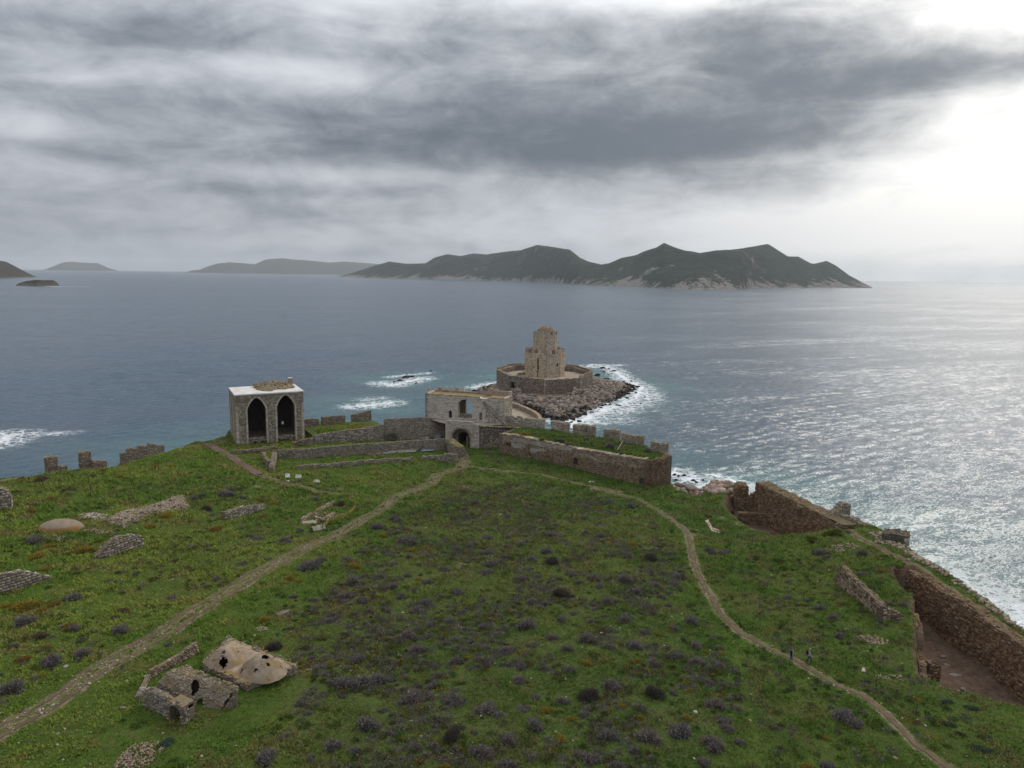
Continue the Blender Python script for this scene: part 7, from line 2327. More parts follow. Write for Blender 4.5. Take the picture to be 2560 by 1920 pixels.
# ------------------------------------------------------------------ two walkers
def person(name, label, feet, heading, pose, cols, pack=None, hgt=1.72):
    t = thing(name, label, 'person', feet)
    sc = hgt / 1.75
    J = {}
    st_ = pose['stride']
    J['pel'] = (0, 0, .95); J['spn'] = (.02, 0, 1.15); J['chs'] = (.04, 0, 1.36); J['nck'] = (.05, 0, 1.50); J['hd0'] = (.07, 0, 1.58); J['hd1'] = (.08, 0, 1.70)
    for s_, sg in (('l', 1), ('r', -1)):
        f = st_ * sg
        J['hip' + s_] = (0, .10 * sg, .90); J['kne' + s_] = (.5 * f + .06, .11 * sg, .50); J['ank' + s_] = (f * .9 - (.06 if f < 0 else 0), .10 * sg, .09 + (.05 if f < 0 else 0)); J['toe' + s_] = (f * .9 + .17, .12 * sg, .04)
        J['sho' + s_] = (.03, .19 * sg, 1.40); J['elb' + s_] = (-.4 * f + .0, .26 * sg, 1.13); J['wri' + s_] = (-.7 * f + .12, .25 * sg, .90)
        J['hnd' + s_] = (-.7 * f + .15, .245 * sg, .83)
    E_ = [('pel', 'spn'), ('spn', 'chs'), ('chs', 'nck'), ('nck', 'hd0'), ('hd0', 'hd1')]
    for s_ in 'lr': E_ += [('pel', 'hip' + s_), ('hip' + s_, 'kne' + s_), ('kne' + s_, 'ank' + s_), ('ank' + s_, 'toe' + s_), ('chs', 'sho' + s_), ('sho' + s_, 'elb' + s_), ('elb' + s_, 'wri' + s_), ('wri' + s_, 'hnd' + s_)]
    Rr = dict(pel=.15, spn=.14, chs=.155, nck=.06, hd0=.085, hd1=.095, hip=.10, kne=.065, ank=.05, toe=.045, sho=.085, elb=.055, wri=.038, hnd=.042)
    names = list(J); idx = {k: i for i, k in enumerate(names)}
    V = [J[k] for k in names]; E2 = [(idx[a], idx[b]) for a, b in E_]; rad = [Rr[k if k in Rr else k[:-1]] for k in names]
    for s_, sg in (('l', 1), ('r', -1)):     # fingers and thumb
        h = np.array(J['hnd' + s_])
        for q in range(5):
            base = h + np.array([.028 - .016 * q if q < 4 else .035, 0, -.02 if q < 4 else .03]); L_ = (.075, .085, .08, .06, .05)[q]
            i0 = len(V); V += [tuple(base + [0, -.004 * sg, -L_ * .5 if q < 4 else -.02]), tuple(base + [.012 if q < 4 else .03, -.016 * sg, -L_ if q < 4 else -.05])]
            rad += [.010, .008]; E2 += [(idx['hnd' + s_], i0), (i0, i0 + 1)]
    me = bpy.data.meshes.new('body'); me.from_pydata(V, E2, []); me.update()
    o = bpy.data.objects.new('body_tmp', me); COL.objects.link(o)
    md = o.modifiers.new('skin', 'SKIN')
    for i, r_ in enumerate(rad):
        me.skin_vertices[0].data[i].radius = (r_, r_ * .95)
    me.skin_vertices[0].data[0].use_root = True
    sb = o.modifiers.new('sub', 'SUBSURF'); sb.levels = 1; sb.render_levels = 1
    dg = bpy.context.evaluated_depsgraph_get(); em = o.evaluated_get(dg).to_mesh()
    VV = np.array([v.co[:] for v in em.vertices]); FF = [list(p.vertices) for p in em.polygons]
    o.evaluated_get(dg).to_mesh_clear(); bpy.data.objects.remove(o)
    col = np.zeros((len(VV), 3)); top, leg, shoe, skin, hair = cols
    for i, v in enumerate(VV):
        if v[2] < .11: col[i] = shoe
        elif v[2] < .93 and abs(v[1]) < .205: col[i] = leg
        elif v[2] > 1.50: col[i] = skin
        elif v[2] < .90: col[i] = skin
        else: col[i] = top
    ch, sh = math.cos(heading), math.sin(heading)
    rot = lambda v: np.stack([v[:, 0] * ch - v[:, 1] * sh, v[:, 0] * sh + v[:, 1] * ch, v[:, 2]], 1) * sc + np.array(feet)
    wobj('body', rot(VV), FF, M_cloth, t, col, smooth_=True)
    bm = bmesh.new(); bmesh.ops.create_uvsphere(bm, u_segments=16, v_segments=10, radius=.108); hv = np.array([v.co[:] for v in bm.verts]); hf = [[q.index for q in f.verts] for f in bm.faces]; bm.free()
    hv = hv * [1.08, .92, 1.1] + [.06, 0, 1.70]; keep = [f for f in hf if np.mean([hv[k][2] for k in f]) > 1.70 - .9 * max(0, .06 - np.mean([hv[k][0] for k in f])) and not (np.mean([hv[k][0] for k in f]) > .11 and np.mean([hv[k][2] for k in f]) < 1.75)]
    wobj('hair', rot(hv), keep, M_cloth, t, np.tile(hair, (len(hv), 1)), smooth_=True)
    m_ = MB()
    for sg in (-1, 1): m_.box((.172, .035 * sg, 1.665), (.012, .02, .012), 0, (.02, .02, .02))
    m_.box((.178, 0, 1.64), (.03, .022, .04), 0, skin); m_.box((.168, 0, 1.60), (.012, .05, .012), 0, (.25, .10, .08))
    for sg in (-1, 1): m_.box((.07, .098 * sg, 1.655), (.04, .02, .06), 0, skin)
    v = rot(np.array(m_.v)); wobj('face', v, m_.f, M_cloth, t, np.array(m_.c))
    if pack:
        bm = bmesh.new(); bmesh.ops.create_cube(bm, size=1); bmesh.ops.bevel(bm, geom=bm.edges[:], offset=.2, segments=2, affect='EDGES')
        bv = np.array([v.co[:] for v in bm.verts]) * [.24, .32, .50] + [-.20, 0, 1.25]; bf = [[q.index for q in f.verts] for f in bm.faces]; bm.free()
        wobj('backpack', rot(bv), bf, M_cloth, t, np.tile(pack, (len(bv), 1)), smooth_=True)
        m_ = MB()
        for sg in (-1, 1): m_.tube([(-.1, .12 * sg, 1.45), (.06, .13 * sg, 1.50), (.17, .12 * sg, 1.35), (.10, .14 * sg, 1.08), (-.1, .13 * sg, 1.05)], .022, 5)
        wobj('strap', rot(np.array(m_.v)), m_.f, M_cloth, t, np.tile(pack, (len(m_.v), 1)))
    else:
        m_ = MB(); m_.tube([(.155, .02, 1.46), (.20, .02, 1.2), (.175, .02, .98)], .05, 6)
        wobj('open_shirt_front', rot(np.array(m_.v)), m_.f, M_cloth, t, np.tile((.40, .43, .48), (len(m_.v), 1)))


person('person', 'walker in an open black jacket over a pale shirt and blue jeans, on the footpath', G('Z4', 146, 976), R(-38), dict(stride=.10), ((.012, .012, .014), (.06, .085, .15), (.03, .025, .02), (.34, .21, .15), (.16, .13, .10)), None, 1.76)
person('person', 'striding walker in a light grey jacket with a dark backpack, on the footpath', G('Z4', 262, 980), R(-22), dict(stride=.30), ((.30, .31, .33), (.025, .035, .06), (.015, .015, .015), (.34, .21, .15), (.35, .33, .30)), (.022, .022, .025), 1.76)


# ------------------------------------------------------------------ shrubs
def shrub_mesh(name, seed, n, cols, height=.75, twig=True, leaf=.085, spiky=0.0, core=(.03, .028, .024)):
    rg = np.random.default_rng(seed)
    V = []; Fc = []; C = []
    lob = [(0.0, 0.0, .72, 1.0)] + [(.62 * math.cos(a_), .62 * math.sin(a_), rg.uniform(.32, .52), rg.uniform(.55, .95)) for a_ in rg.uniform(0, 6.28, rg.integers(2, 5))]
    o = 0
    for lx, ly, lr, lh in lob:     # lumpy core, inner shade put into its dark colour
        v, f = ico(1 if lx else 2); lump = 1 + (rg.random(len(v)) - .5) * .3
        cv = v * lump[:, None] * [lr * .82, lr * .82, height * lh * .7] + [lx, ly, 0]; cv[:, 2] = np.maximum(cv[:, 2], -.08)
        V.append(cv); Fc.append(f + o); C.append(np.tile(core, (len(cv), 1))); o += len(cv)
    d = rg.normal(size=(n, 3)); d[:, 2] = np.abs(d[:, 2]) * 1.0; d /= np.linalg.norm(d, axis=1)[:, None]
    rad = .66 + .36 * rg.random(n) ** .6
    wl = np.array([q[2] ** 1.6 for q in lob]); which = rg.choice(len(lob), n, p=wl / wl.sum()); LB = np.array(lob)[which]
    bump_ = 1 + .16 * np.sin(d[:, 0] * 7 + seed) * np.cos(d[:, 1] * 6 + seed * 2) + .12 * rg.normal(size=n)
    p = d * (rad * bump_)[:, None] * np.stack([LB[:, 2], LB[:, 2], height * LB[:, 3]], 1) + np.stack([LB[:, 0], LB[:, 1], np.full(n, .02)], 1)
    out = d * (1 - .3 * rg.random((n, 1))) + rg.normal(0, .45, (n, 3)); out[:, 2] += .35 + spiky
    out /= np.linalg.norm(out, axis=1)[:, None]
    side = np.cross(out, rg.normal(size=(n, 3))); side /= np.linalg.norm(side, axis=1)[:, None] + 1e-6
    ln = leaf * rg.uniform(.8, 2.0, n) * (1 + spiky); wd = leaf * rg.uniform(.28, .6, n) / (1 + spiky)
    a = p - side * wd[:, None]; b = p + side * wd[:, None]; c = p + out * ln[:, None] * 1.6
    V.append(np.stack([a, b, c], 1).reshape(-1, 3))
    Fc.append(np.arange(3 * n).reshape(-1, 3) + o)
    cc = np.array(cols)[rg.integers(0, len(cols), n)] * (1 + (rg.random((n, 1)) - .5) * .5)
    C.append(np.repeat(cc, 3, 0))
    return mesh_np(name, np.concatenate(V), np.concatenate(Fc), M_veg, np.concatenate(C))


GREYS = [(.200, .175, .168), (.150, .132, .126), (.250, .222, .208), (.120, .118, .085), (.175, .148, .138)]
GREYS2 = [(.215, .178, .168), (.165, .140, .130), (.26, .222, .206), (.13, .125, .082), (.19, .150, .136)]
YELL = [(.36, .265, .035), (.25, .20, .035), (.42, .27, .035), (.15, .15, .03), (.22, .16, .03)]
ORNG = [(.27, .155, .035), (.20, .118, .035), (.14, .12, .03), (.31, .20, .045)]
BRWN = [(.135, .088, .056), (.105, .072, .045), (.16, .108, .072), (.08, .072, .035)]
DARK = [(.085, .072, .058), (.115, .095, .078), (.060, .054, .040), (.14, .112, .092)]
YGRN = [(.075, .085, .014), (.055, .072, .012), (.095, .095, .018)]
BLUE = [(.07, .105, .075), (.055, .085, .06), (.09, .125, .095)]
PROTO = {
    'g': [shrub_mesh('shrub', 10 + i, 1000, GREYS if i % 2 else GREYS2, .55 + .05 * i) for i in range(8)],
    'y': [shrub_mesh('shrub', 30 + i, 800, YELL, .55, core=(.05, .045, .012)) for i in range(2)],
    'o': [shrub_mesh('shrub', 40 + i, 700, ORNG, .5, core=(.05, .035, .012)) for i in range(2)],
    'b': [shrub_mesh('shrub', 50 + i, 700, BRWN, .45) for i in range(2)],
    'd': [shrub_mesh('shrub', 60 + i, 1300, DARK, .85, spiky=.9, leaf=.10) for i in range(2)],
    'n': [shrub_mesh('shrub', 70 + i, 700, YGRN, .45, core=(.03, .035, .008)) for i in range(2)],
    'l': [shrub_mesh('shrub', 80, 600, BLUE, .6, core=(.02, .03, .02))],
}
LIST = {
    'Z10': [('g', q) for q in [(310, 490, 90), (375, 460, 50), (340, 110, 45), (160, 350, 55), (205, 330, 30), (250, 290, 35), (210, 670, 40), (335, 685, 40), (415, 810, 50), (590, 1025, 60), (500, 1165, 95), (610, 1155, 115), (700, 1150, 70), (770, 1150, 30), (905, 1255, 115), (1010, 1180, 45), (1150, 1265, 85), (640, 1410, 100), (720, 1325, 45), (1330, 1320, 90),
                                 (1400, 1350, 60), (440, 1530, 75), (560, 1555, 55), (170, 1470, 50), (60, 1590, 90), (920, 1540, 60), (1030, 1530, 50), (1290, 1560, 80), (1440, 1490, 60), (520, 660, 70), (610, 690, 60), (720, 555, 60), (560, 580, 75), (790, 610, 60), (870, 545, 40), (835, 660, 55), (905, 630, 45), (930, 745, 75), (970, 700, 60), (655, 755, 40), (750, 750, 40),
                                 (870, 890, 80), (920, 970, 70), (965, 1050, 45), (1150, 1040, 60), (1160, 965, 45), (1110, 810, 60), (1190, 755, 50), (1000, 830, 45), (1165, 640, 50), (1065, 665, 40), (1090, 510, 55), (990, 580, 55), (520, 450, 50), (610, 410, 40), (880, 345, 85), (790, 480, 40), (1000, 435, 40), (880, 440, 35), (1150, 390, 50), (1230, 375, 40), (1090, 340, 35), (800, 220, 50),
                                 (690, 265, 55), (920, 255, 30), (845, 265, 25), (885, 190, 20), (980, 180, 25), (1110, 135, 45), (1260, 125, 50), (1215, 205, 35), (1200, 165, 45), (300, 1340, 45), (310, 1600, 45), (780, 1110, 22), (830, 1610, 60), (1260, 1450, 35)]] + [('d', (1125, 1480, 85))] +
           [('y', q) for q in [(195, 560, 50), (250, 580, 35), (730, 318, 40), (560, 490, 60), (900, 400, 50), (980, 385, 45), (940, 570, 40), (1410, 590, 25), (1320, 480, 30), (1090, 1640, 40), (40, 800, 45)]],
    'Z11': [('g', q) for q in [(300, 455, 55), (405, 315, 50), (440, 260, 35), (500, 365, 50), (610, 300, 40), (700, 320, 40), (640, 400, 50), (570, 440, 40), (760, 430, 45), (850, 440, 40), (530, 540, 55), (660, 560, 60), (570, 590, 40), (690, 610, 50), (830, 570, 70), (900, 640, 60), (740, 690, 60), (860, 695, 35), (470, 800, 55), (540, 765, 40), (640, 810, 45), (720, 780, 35), (830, 800, 60),
                                 (940, 870, 50), (610, 910, 80), (740, 950, 60), (410, 905, 55), (500, 970, 50), (890, 945, 70), (1120, 855, 45), (1220, 810, 70), (1340, 900, 40), (1240, 950, 55), (1130, 1010, 60), (1250, 1045, 75), (1370, 960, 45), (1380, 1070, 60), (1000, 1050, 60), (1310, 1160, 50), (750, 1175, 80), (1110, 1220, 45), (1390, 1170, 45), (1355, 1285, 75), (1440, 1260, 35),
                                 (270, 830, 80), (30, 840, 50), (20, 690, 45), (240, 640, 35), (365, 620, 50), (300, 700, 60), (375, 710, 40), (25, 960, 50), (140, 975, 70), (300, 950, 50), (240, 1065, 50), (375, 1080, 45), (515, 1090, 50), (220, 1145, 60), (315, 1245, 50), (470, 1265, 60), (250, 1310, 55), (50, 1300, 70), (310, 1410, 80), (160, 1490, 70), (40, 1570, 70), (290, 1600, 45), (150, 1640, 70),
                                 (630, 1600, 95), (740, 1465, 80), (970, 1470, 100), (890, 1550, 50), (1160, 1445, 90), (1350, 1515, 90), (1430, 1430, 60), (1500, 1510, 45), (1280, 1620, 55), (800, 1640, 60), (1390, 1390, 50), (600, 1345, 50), (1085, 720, 35), (1045, 670, 40), (1010, 600, 60), (1130, 550, 60), (1090, 420, 40), (1000, 245, 30), (870, 145, 50), (780, 185, 45), (740, 125, 50), (600, 150, 50), (600, 215, 35),
                                 (525, 240, 30), (110, 280, 35), (160, 210, 35), (160, 325, 40), (50, 330, 50), (240, 365, 45), (380, 405, 50), (40, 410, 60), (60, 480, 60), (145, 440, 35), (30, 525, 60), (240, 560, 60), (330, 550, 40), (1330, 405, 55), (1420, 415, 45), (1560, 530, 30), (1640, 595, 35)]] +
           [('d', q) for q in [(990, 455, 55), (615, 1245, 85), (1020, 1235, 80), (410, 475, 58), (475, 655, 68)]] +
           [('y', q) for q in [(745, 1040, 45), (610, 1050, 55), (885, 1045, 40), (915, 1085, 30), (380, 1320, 60), (470, 1490, 55), (925, 1360, 40), (285, 1180, 25), (820, 1300, 40), (1190, 1365, 45), (855, 1430, 35), (680, 455, 25), (480, 440, 22), (880, 365, 50), (780, 325, 35), (740, 365, 40), (120, 590, 25), (1030, 885, 35), (520, 1370, 50), (1300, 985, 30)]],
    'Z7': [('g', q) for q in [(200, 390, 115), (640, 185, 100), (1040, 460, 90), (460, 720, 110), (700, 670, 85), (110, 600, 65), (100, 970, 130), (300, 890, 55), (1490, 180, 65), (1150, 350, 30), (640, 450, 70), (1450, 590, 45)]] +
          [('y', q) for q in [(60, 250, 90), (240, 250, 125), (370, 850, 50)]] + [('o', q) for q in [(450, 235, 75), (620, 425, 90), (190, 720, 80), (340, 300, 70)]] + [('b', q) for q in [(1060, 290, 80), (350, 500, 90), (1010, 45, 50), (980, 350, 60), (520, 360, 45)]] + [('l', (1430, 1430, 75))],
    'Z6': [('g', q) for q in [(300, 930, 95), (1680, 570, 60), (1950, 530, 90), (2090, 560, 50), (1790, 1015, 45), (2090, 1130, 60), (1870, 1265, 55), (1690, 1340, 45), (1780, 1330, 45), (2150, 890, 55), (880, 1165, 40), (1170, 1220, 45)]] + [('d', (1780, 665, 60))] +
          [('y', q) for q in [(330, 1065, 110), (410, 985, 70), (740, 1010, 110), (860, 930, 50), (1030, 375, 50), (1480, 290, 50), (1430, 715, 100), (1300, 810, 70), (390, 1180, 60)]] +
          [('o', q) for q in [(1330, 290, 60), (1860, 830, 80), (880, 330, 50), (1050, 275, 40), (430, 570, 50), (260, 680, 60), (1890, 470, 50), (190, 395, 40)]] + [('b', q) for q in [(360, 400, 80), (800, 380, 60), (600, 490, 80), (1020, 1210, 45), (1010, 1290, 45), (1510, 1110, 65), (1600, 1160, 55), (1390, 1160, 50), (730, 500, 30), (640, 1180, 50), (300, 860, 50), (950, 1355, 40)]],
    'Z2': [('g', q) for q in [(260, 1150, 60), (330, 1115, 50), (1065, 1200, 52), (760, 1180, 30), (560, 1540, 80), (740, 1500, 40), (810, 1570, 75), (920, 1480, 40), (420, 1450, 45), (410, 1590, 35), (1600, 1440, 75), (1770, 1380, 60), (1930, 1410, 40), (1440, 1490, 40), (1880, 1570, 105), (2030, 1310, 40), (1880, 1320, 25), (80, 1160, 50)]] + [('d', (120, 1290, 68)), ('d', (1290, 1250, 60))] +
          [('o', q) for q in [(610, 1350, 85), (580, 1200, 60), (190, 1460, 80), (910, 1180, 45)]] + [('y', q) for q in [(920, 1300, 60), (700, 1235, 60), (1640, 1510, 60), (2060, 1640, 60)]],
    'Z3': [('g', q) for q in [(600, 1090, 60), (700, 1110, 70), (110, 855, 40), (420, 775, 30), (290, 1370, 80), (1080, 1390, 40), (980, 1280, 35), (1290, 1350, 35), (1560, 1110, 70), (1620, 1140, 50), (1930, 1110, 70), (1800, 930, 40), (870, 965, 40), (300, 1290, 50)]] + [('d', (100, 1160, 75))] + [('n', q) for q in [(1020, 1150, 60), (1190, 1170, 70), (1700, 930, 90), (1620, 950, 80), (1500, 985, 90), (590, 795, 45), (790, 755, 50), (1250, 1240, 60)]],
    'Z4': [('g', q) for q in [(130, 450, 30), (340, 620, 50), (460, 800, 50), (540, 880, 25), (480, 1320, 110), (560, 1370, 80), (620, 1300, 40), (790, 590, 45), (880, 600, 40), (380, 1640, 60), (130, 550, 50), (420, 680, 40), (600, 400, 50), (330, 260, 60), (560, 1000, 30)]] + [('y', q) for q in [(130, 690, 30), (40, 625, 25), (370, 1460, 45), (240, 1640, 60), (740, 375, 45)]] +
          [('n', q) for q in [(540, 95, 40), (760, 285, 45), (860, 315, 25)]] + [('l', q) for q in [(1170, 1370, 55), (1400, 1540, 60), (1430, 1470, 45), (1320, 1265, 50), (1160, 1225, 45), (900, 1060, 35)]],
    'Z12': [('g', q) for q in [(850, 250, 60), (1130, 245, 70), (1380, 320, 80), (930, 290, 50), (1780, 370, 70), (1500, 390, 40), (90, 390, 70), (200, 480, 60), (300, 690, 50)]] + [('y', q) for q in [(480, 190, 80), (960, 240, 40), (1190, 235, 30), (660, 240, 60)]],
    'Z5': [('d', (1410, 400, 90)), ('g', (480, 385, 45)), ('g', (1870, 175, 70)), ('y', (1310, 160, 70)), ('l', (470, 1235, 90))],
}
KIND = {'g': ('grey thorny shrub', 'shrub'), 'y': ('yellow-flecked shrub', 'shrub'), 'o': ('orange-brown bush', 'bush'), 'b': ('dry brown bush', 'bush'), 'd': ('dark round bush', 'bush'), 'n': ('yellow-green scrub bush', 'bush'), 'l': ('blue-green weed clump', 'plant')}
AREA = {'Z10': 'on the open field right of the dirt track', 'Z11': 'on the field inside the curve of the footpath', 'Z7': 'on the near slope left of the dirt track', 'Z6': 'on the slope around the ruined wall stumps', 'Z2': 'between the information boards and the dirt track', 'Z3': 'in the grass below the high sea wall', 'Z4': 'on the grass around the walkers and the deep pit', 'Z12': 'growing at or on the long bastion', 'Z5': 'growing right beside the domed ruin'}


def bast_hit(n, x, y):
    return PP(n, x, y, 10.3)


placed = []; META = []
for zn, L_ in LIST.items():
    for kd, (x, y, wd) in L_:
        if zn == 'Z12' and y < 400 and not (kd == 'g' and x < 300): g = bast_hit(zn, x, y + 8)
        else: g = G(zn, x, y + wd * .22)
        r_ = wd / ZR[zn][2] / F * np.linalg.norm(g - np.array([0, 0, H])) * .70
        size = 'large' if r_ > 1.25 else ('mid-sized' if r_ > .8 else 'small')
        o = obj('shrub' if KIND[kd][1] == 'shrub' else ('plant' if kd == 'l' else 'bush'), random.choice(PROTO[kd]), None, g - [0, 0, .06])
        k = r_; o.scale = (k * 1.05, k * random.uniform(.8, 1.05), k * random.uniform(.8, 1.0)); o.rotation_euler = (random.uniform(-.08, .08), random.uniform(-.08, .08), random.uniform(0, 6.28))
        tag(o, 'x', KIND[kd][1], KIND[kd][0].replace('bush', 'bushes').replace('shrub', 'shrubs') + ' ' + AREA[zn])
        placed.append((g[0], g[1], r_)); META.append((o, size, KIND[kd][0], zn))
placed = np.array(placed)
LM = [('the twin-domed ruin', 'Z5', 1200, 640), ('the cobbled vault', 'Z5', 720, 850), ('the stone heap in the near corner', 'Z5', 230, 1350), ('the red trough', 'Z5', 1720, 580), ('the tan mound', 'Z6', 490, 840), ('the cobbled slope', 'Z6', 1250, 720), ('the hump-backed wall stump', 'Z6', 1050, 1040), ('the edge wall stump', 'Z6', 250, 1330),
      ('the crest piers', 'Z6', 600, 330), ('the fenced dig', 'Z2', 1180, 1350), ('the information boards', 'Z2', 880, 1060), ('the thin wall stump', 'Z2', 450, 1340), ('the lower track', 'Z7', 430, 1120), ('the track bend below the domes', 'Z7', 1150, 640), ('the middle of the track', 'Z10', 300, 400), ('the track fork', 'Z10', 800, 110), ('the gate path', 'Z1', 560, 1330),
      ('the stones below the gate', 'Z10', 1190, 45), ('the upper stone scatter', 'Z10', 1200, 495), ('the middle stone scatter', 'Z10', 1150, 850), ('the pale field stones', 'Z11', 850, 180), ('the lone dark round bush', 'Z11', 990, 455), ('the footpath bend', 'Z11', 1200, 320), ('the footpath middle', 'Z11', 1380, 760), ('the white stone by the footpath', 'Z11', 1103, 790),
      ('the two dark rush bushes', 'Z11', 820, 1245), ('the faint side trail', 'Z11', 1580, 1350), ('the two walkers', 'Z4', 200, 970), ('the broken field wall', 'Z4', 600, 560), ('the deep pit', 'Z4', 1000, 900), ('the pit fence posts', 'Z4', 830, 1210), ('the pinkish rock slab', 'Z3', 630, 900), ('the high sea wall', 'Z3', 1300, 960), ('the turret', 'Z4', 820, 250), ('the bottom frame edge', 'Z11', 300, 1660), ('the lower footpath', 'Z4', 900, 1450)]
LMW = [(nm, hit_smooth(a, b, c)) for nm, a, b, c in LM]
LMW += [('the leaning pole', PP('Z12', 1490, 330, 10.3)), ('the bastion foot', PP('Z12', 300, 560, 5))]
groups_ = {}
for (o, size, kn, zn), (x, y, r_) in list(zip(META, placed)) + [((o, 'small', 'loose pale stone', ''), (g[0], g[1], .2)) for o, g in FST]:
    nm, w_ = min(LMW, key=lambda q: math.hypot(q[1][0] - x, q[1][1] - y))
    ddx, ddy = x - w_[0], y - w_[1]
    d = math.hypot(ddx, ddy)
    rel = 'close to' if d < 2.2 else (('right of' if ddx > 0 else 'left of') if abs(ddx) > abs(ddy) else ('behind' if ddy > 0 else 'in front of'))
    base = f"{size} {kn} {rel} {nm}"
    groups_.setdefault(base, []).append((x / y, o))
ORD = ['leftmost', 'second from left', 'third from left', 'fourth from left', 'fifth from left', 'sixth from left', 'seventh from left', 'eighth from left']
for base, L_ in groups_.items():
    L_.sort(key=lambda q: q[0])
    for i, (_, o) in enumerate(L_):
        o['label'] = base if len(L_) == 1 else (f"{base}, {ORD[i]}" if i < 8 else base)


# small scrub between them
def small_scrub():
    rg = np.random.default_rng(44)
    q = scatter_poly(FIELD, 7000, 21); dn = fbm(q[:, 0] / 6, q[:, 1] / 6, 3, 31)
    q = q[(dn > .43) & (rg.random(len(q)) < .35 + scrub_mask(q[:, 0], q[:, 1]))][:4600]
    left = [tuple(hit_smooth('S', a, b)[:2]) for a, b in [(0, 1230), (300, 1200), (560, 1210), (840, 1280), (640, 1440), (300, 1680), (0, 1780)]]
    q2 = scatter_poly(left, 420, 22); q2 = q2[fbm(q2[:, 0] / 7, q2[:, 1] / 7, 3, 33) > .47]
    right = [tuple(hit_smooth('S', a, b)[:2]) for a, b in [(1760, 1340), (2060, 1420), (2200, 1420), (2260, 1560), (2260, 1660), (2560, 1900), (1900, 1900), (1900, 1500)]]
    q3 = scatter_poly(right, 260, 23); q3 = q3[fbm(q3[:, 0] / 6, q3[:, 1] / 6, 3, 35) > .45]
    whole = [tuple(hit_smooth('S', a, b)[:2]) for a, b in [(0, 1230), (300, 1200), (560, 1160), (1150, 1200), (1500, 1240), (1760, 1330), (2080, 1400), (2200, 1420), (2260, 1660), (2560, 1900), (2560, 1960), (0, 1960)]]
    q4 = scatter_poly(whole, 3600, 24); q4 = q4[fbm(q4[:, 0] / 5, q4[:, 1] / 5, 3, 39) > .48]
    n_grey = len(q) + len(q2) + len(q3)
    allq = np.concatenate([q, q2, q3, q4]); green = np.arange(len(allq)) >= n_grey
    ok = (path_mask(allq[:, 0], allq[:, 1]) < .3) & (sdf(allq[:, 0], allq[:, 1], PIT1) < -.6) & (sdf(allq[:, 0], allq[:, 1], PIT2) < -1) & (sdf(allq[:, 0], allq[:, 1], LAND) > 2)
    bath = hit_smooth('Z5', 1000, 800); ok &= np.hypot(allq[:, 0] - bath[0], allq[:, 1] - bath[1]) > 7.5
    allq = allq[ok]; green = green[ok]; n = len(allq)
    V = []; Fc = []; C = []; off = 0
    GREEN = [[(.06, .105, .020), (.085, .135, .028)], [(.14, .18, .04), (.11, .155, .03)], [(.05, .080, .022), (.10, .12, .04)]]
    pals = [GREYS, GREYS2, GREYS2, GREYS, BRWN, YELL, DARK, GREYS2, GREYS2, YGRN, GREYS, BRWN]
    z = ground_z(allq[:, 0], allq[:, 1])
    for i in range(n):
        m_ = 80; r_ = rg.gamma(4, .08) + .10; d = rg.normal(size=(m_, 3)); d[:, 2] = np.abs(d[:, 2]); d /= np.linalg.norm(d, axis=1)[:, None]
        p = d * (r_ * rg.uniform(.3, 1, (m_, 1))) * [1.2, 1.2, .65] + [allq[i, 0], allq[i, 1], z[i]]
        o = d * .6 + rg.normal(0, .5, (m_, 3)); o[:, 2] += .4; o /= np.linalg.norm(o, axis=1)[:, None]
        s_ = np.cross(o, rg.normal(size=(m_, 3))); s_ /= np.linalg.norm(s_, axis=1)[:, None]
        V.append(np.stack([p - s_ * .045, p + s_ * .045, p + o * rg.uniform(.1, .22, (m_, 1))], 1).reshape(-1, 3))
        pl = np.array(GREEN[rg.integers(0, 3)] if green[i] else pals[rg.integers(0, 12)]); C.append(np.repeat(pl[rg.integers(0, len(pl), m_)] * rg.uniform(.6, 1.2, (m_, 1)), 3, 0))
    V = np.concatenate(V); C = np.concatenate(C)
    o = wobj('undergrowth', V, np.arange(len(V)).reshape(-1, 3), M_veg, None, C, kind='stuff'); tag(o, 'low thorny undergrowth scattered between the shrubs', kind='stuff')


small_scrub()


def pebbles():
    q = scatter_poly([tuple(hit_smooth('S', a, b)[:2]) for a, b in [(0, 1260), (560, 1200), (1150, 1210), (1760, 1340), (2200, 1440), (2260, 1660), (2560, 1960), (0, 1960)]], 2600, 61)
    q = q[(fbm(q[:, 0] / 4, q[:, 1] / 4, 3, 63) > .54) | (path_mask(q[:, 0], q[:, 1]) > .35)]
    q = q[(sdf(q[:, 0], q[:, 1], PIT1) < -.5) & (sdf(q[:, 0], q[:, 1], PIT2) < -.5)]
    m_ = np.array(PATHS['main'][0]); k = 420; i = RNG.integers(0, len(m_) - 1, k); f = RNG.random((k, 1))
    q = np.concatenate([q, m_[i] * (1 - f) + m_[i + 1] * f + RNG.normal(0, .75, (k, 2))])
    s = Stones(); rocks(s, np.column_stack([q, ground_z(q[:, 0], q[:, 1]) + .05]), RNG.gamma(3, .025, len(q)) + .035, PAL_WARM + PAL_PALE[:2], ROCK1, tilt=.3)
    tag(s.build('pebbles', M_rubble, None, 'stuff'), 'small stones strewn through the grass and along the track', kind='stuff')


pebbles()


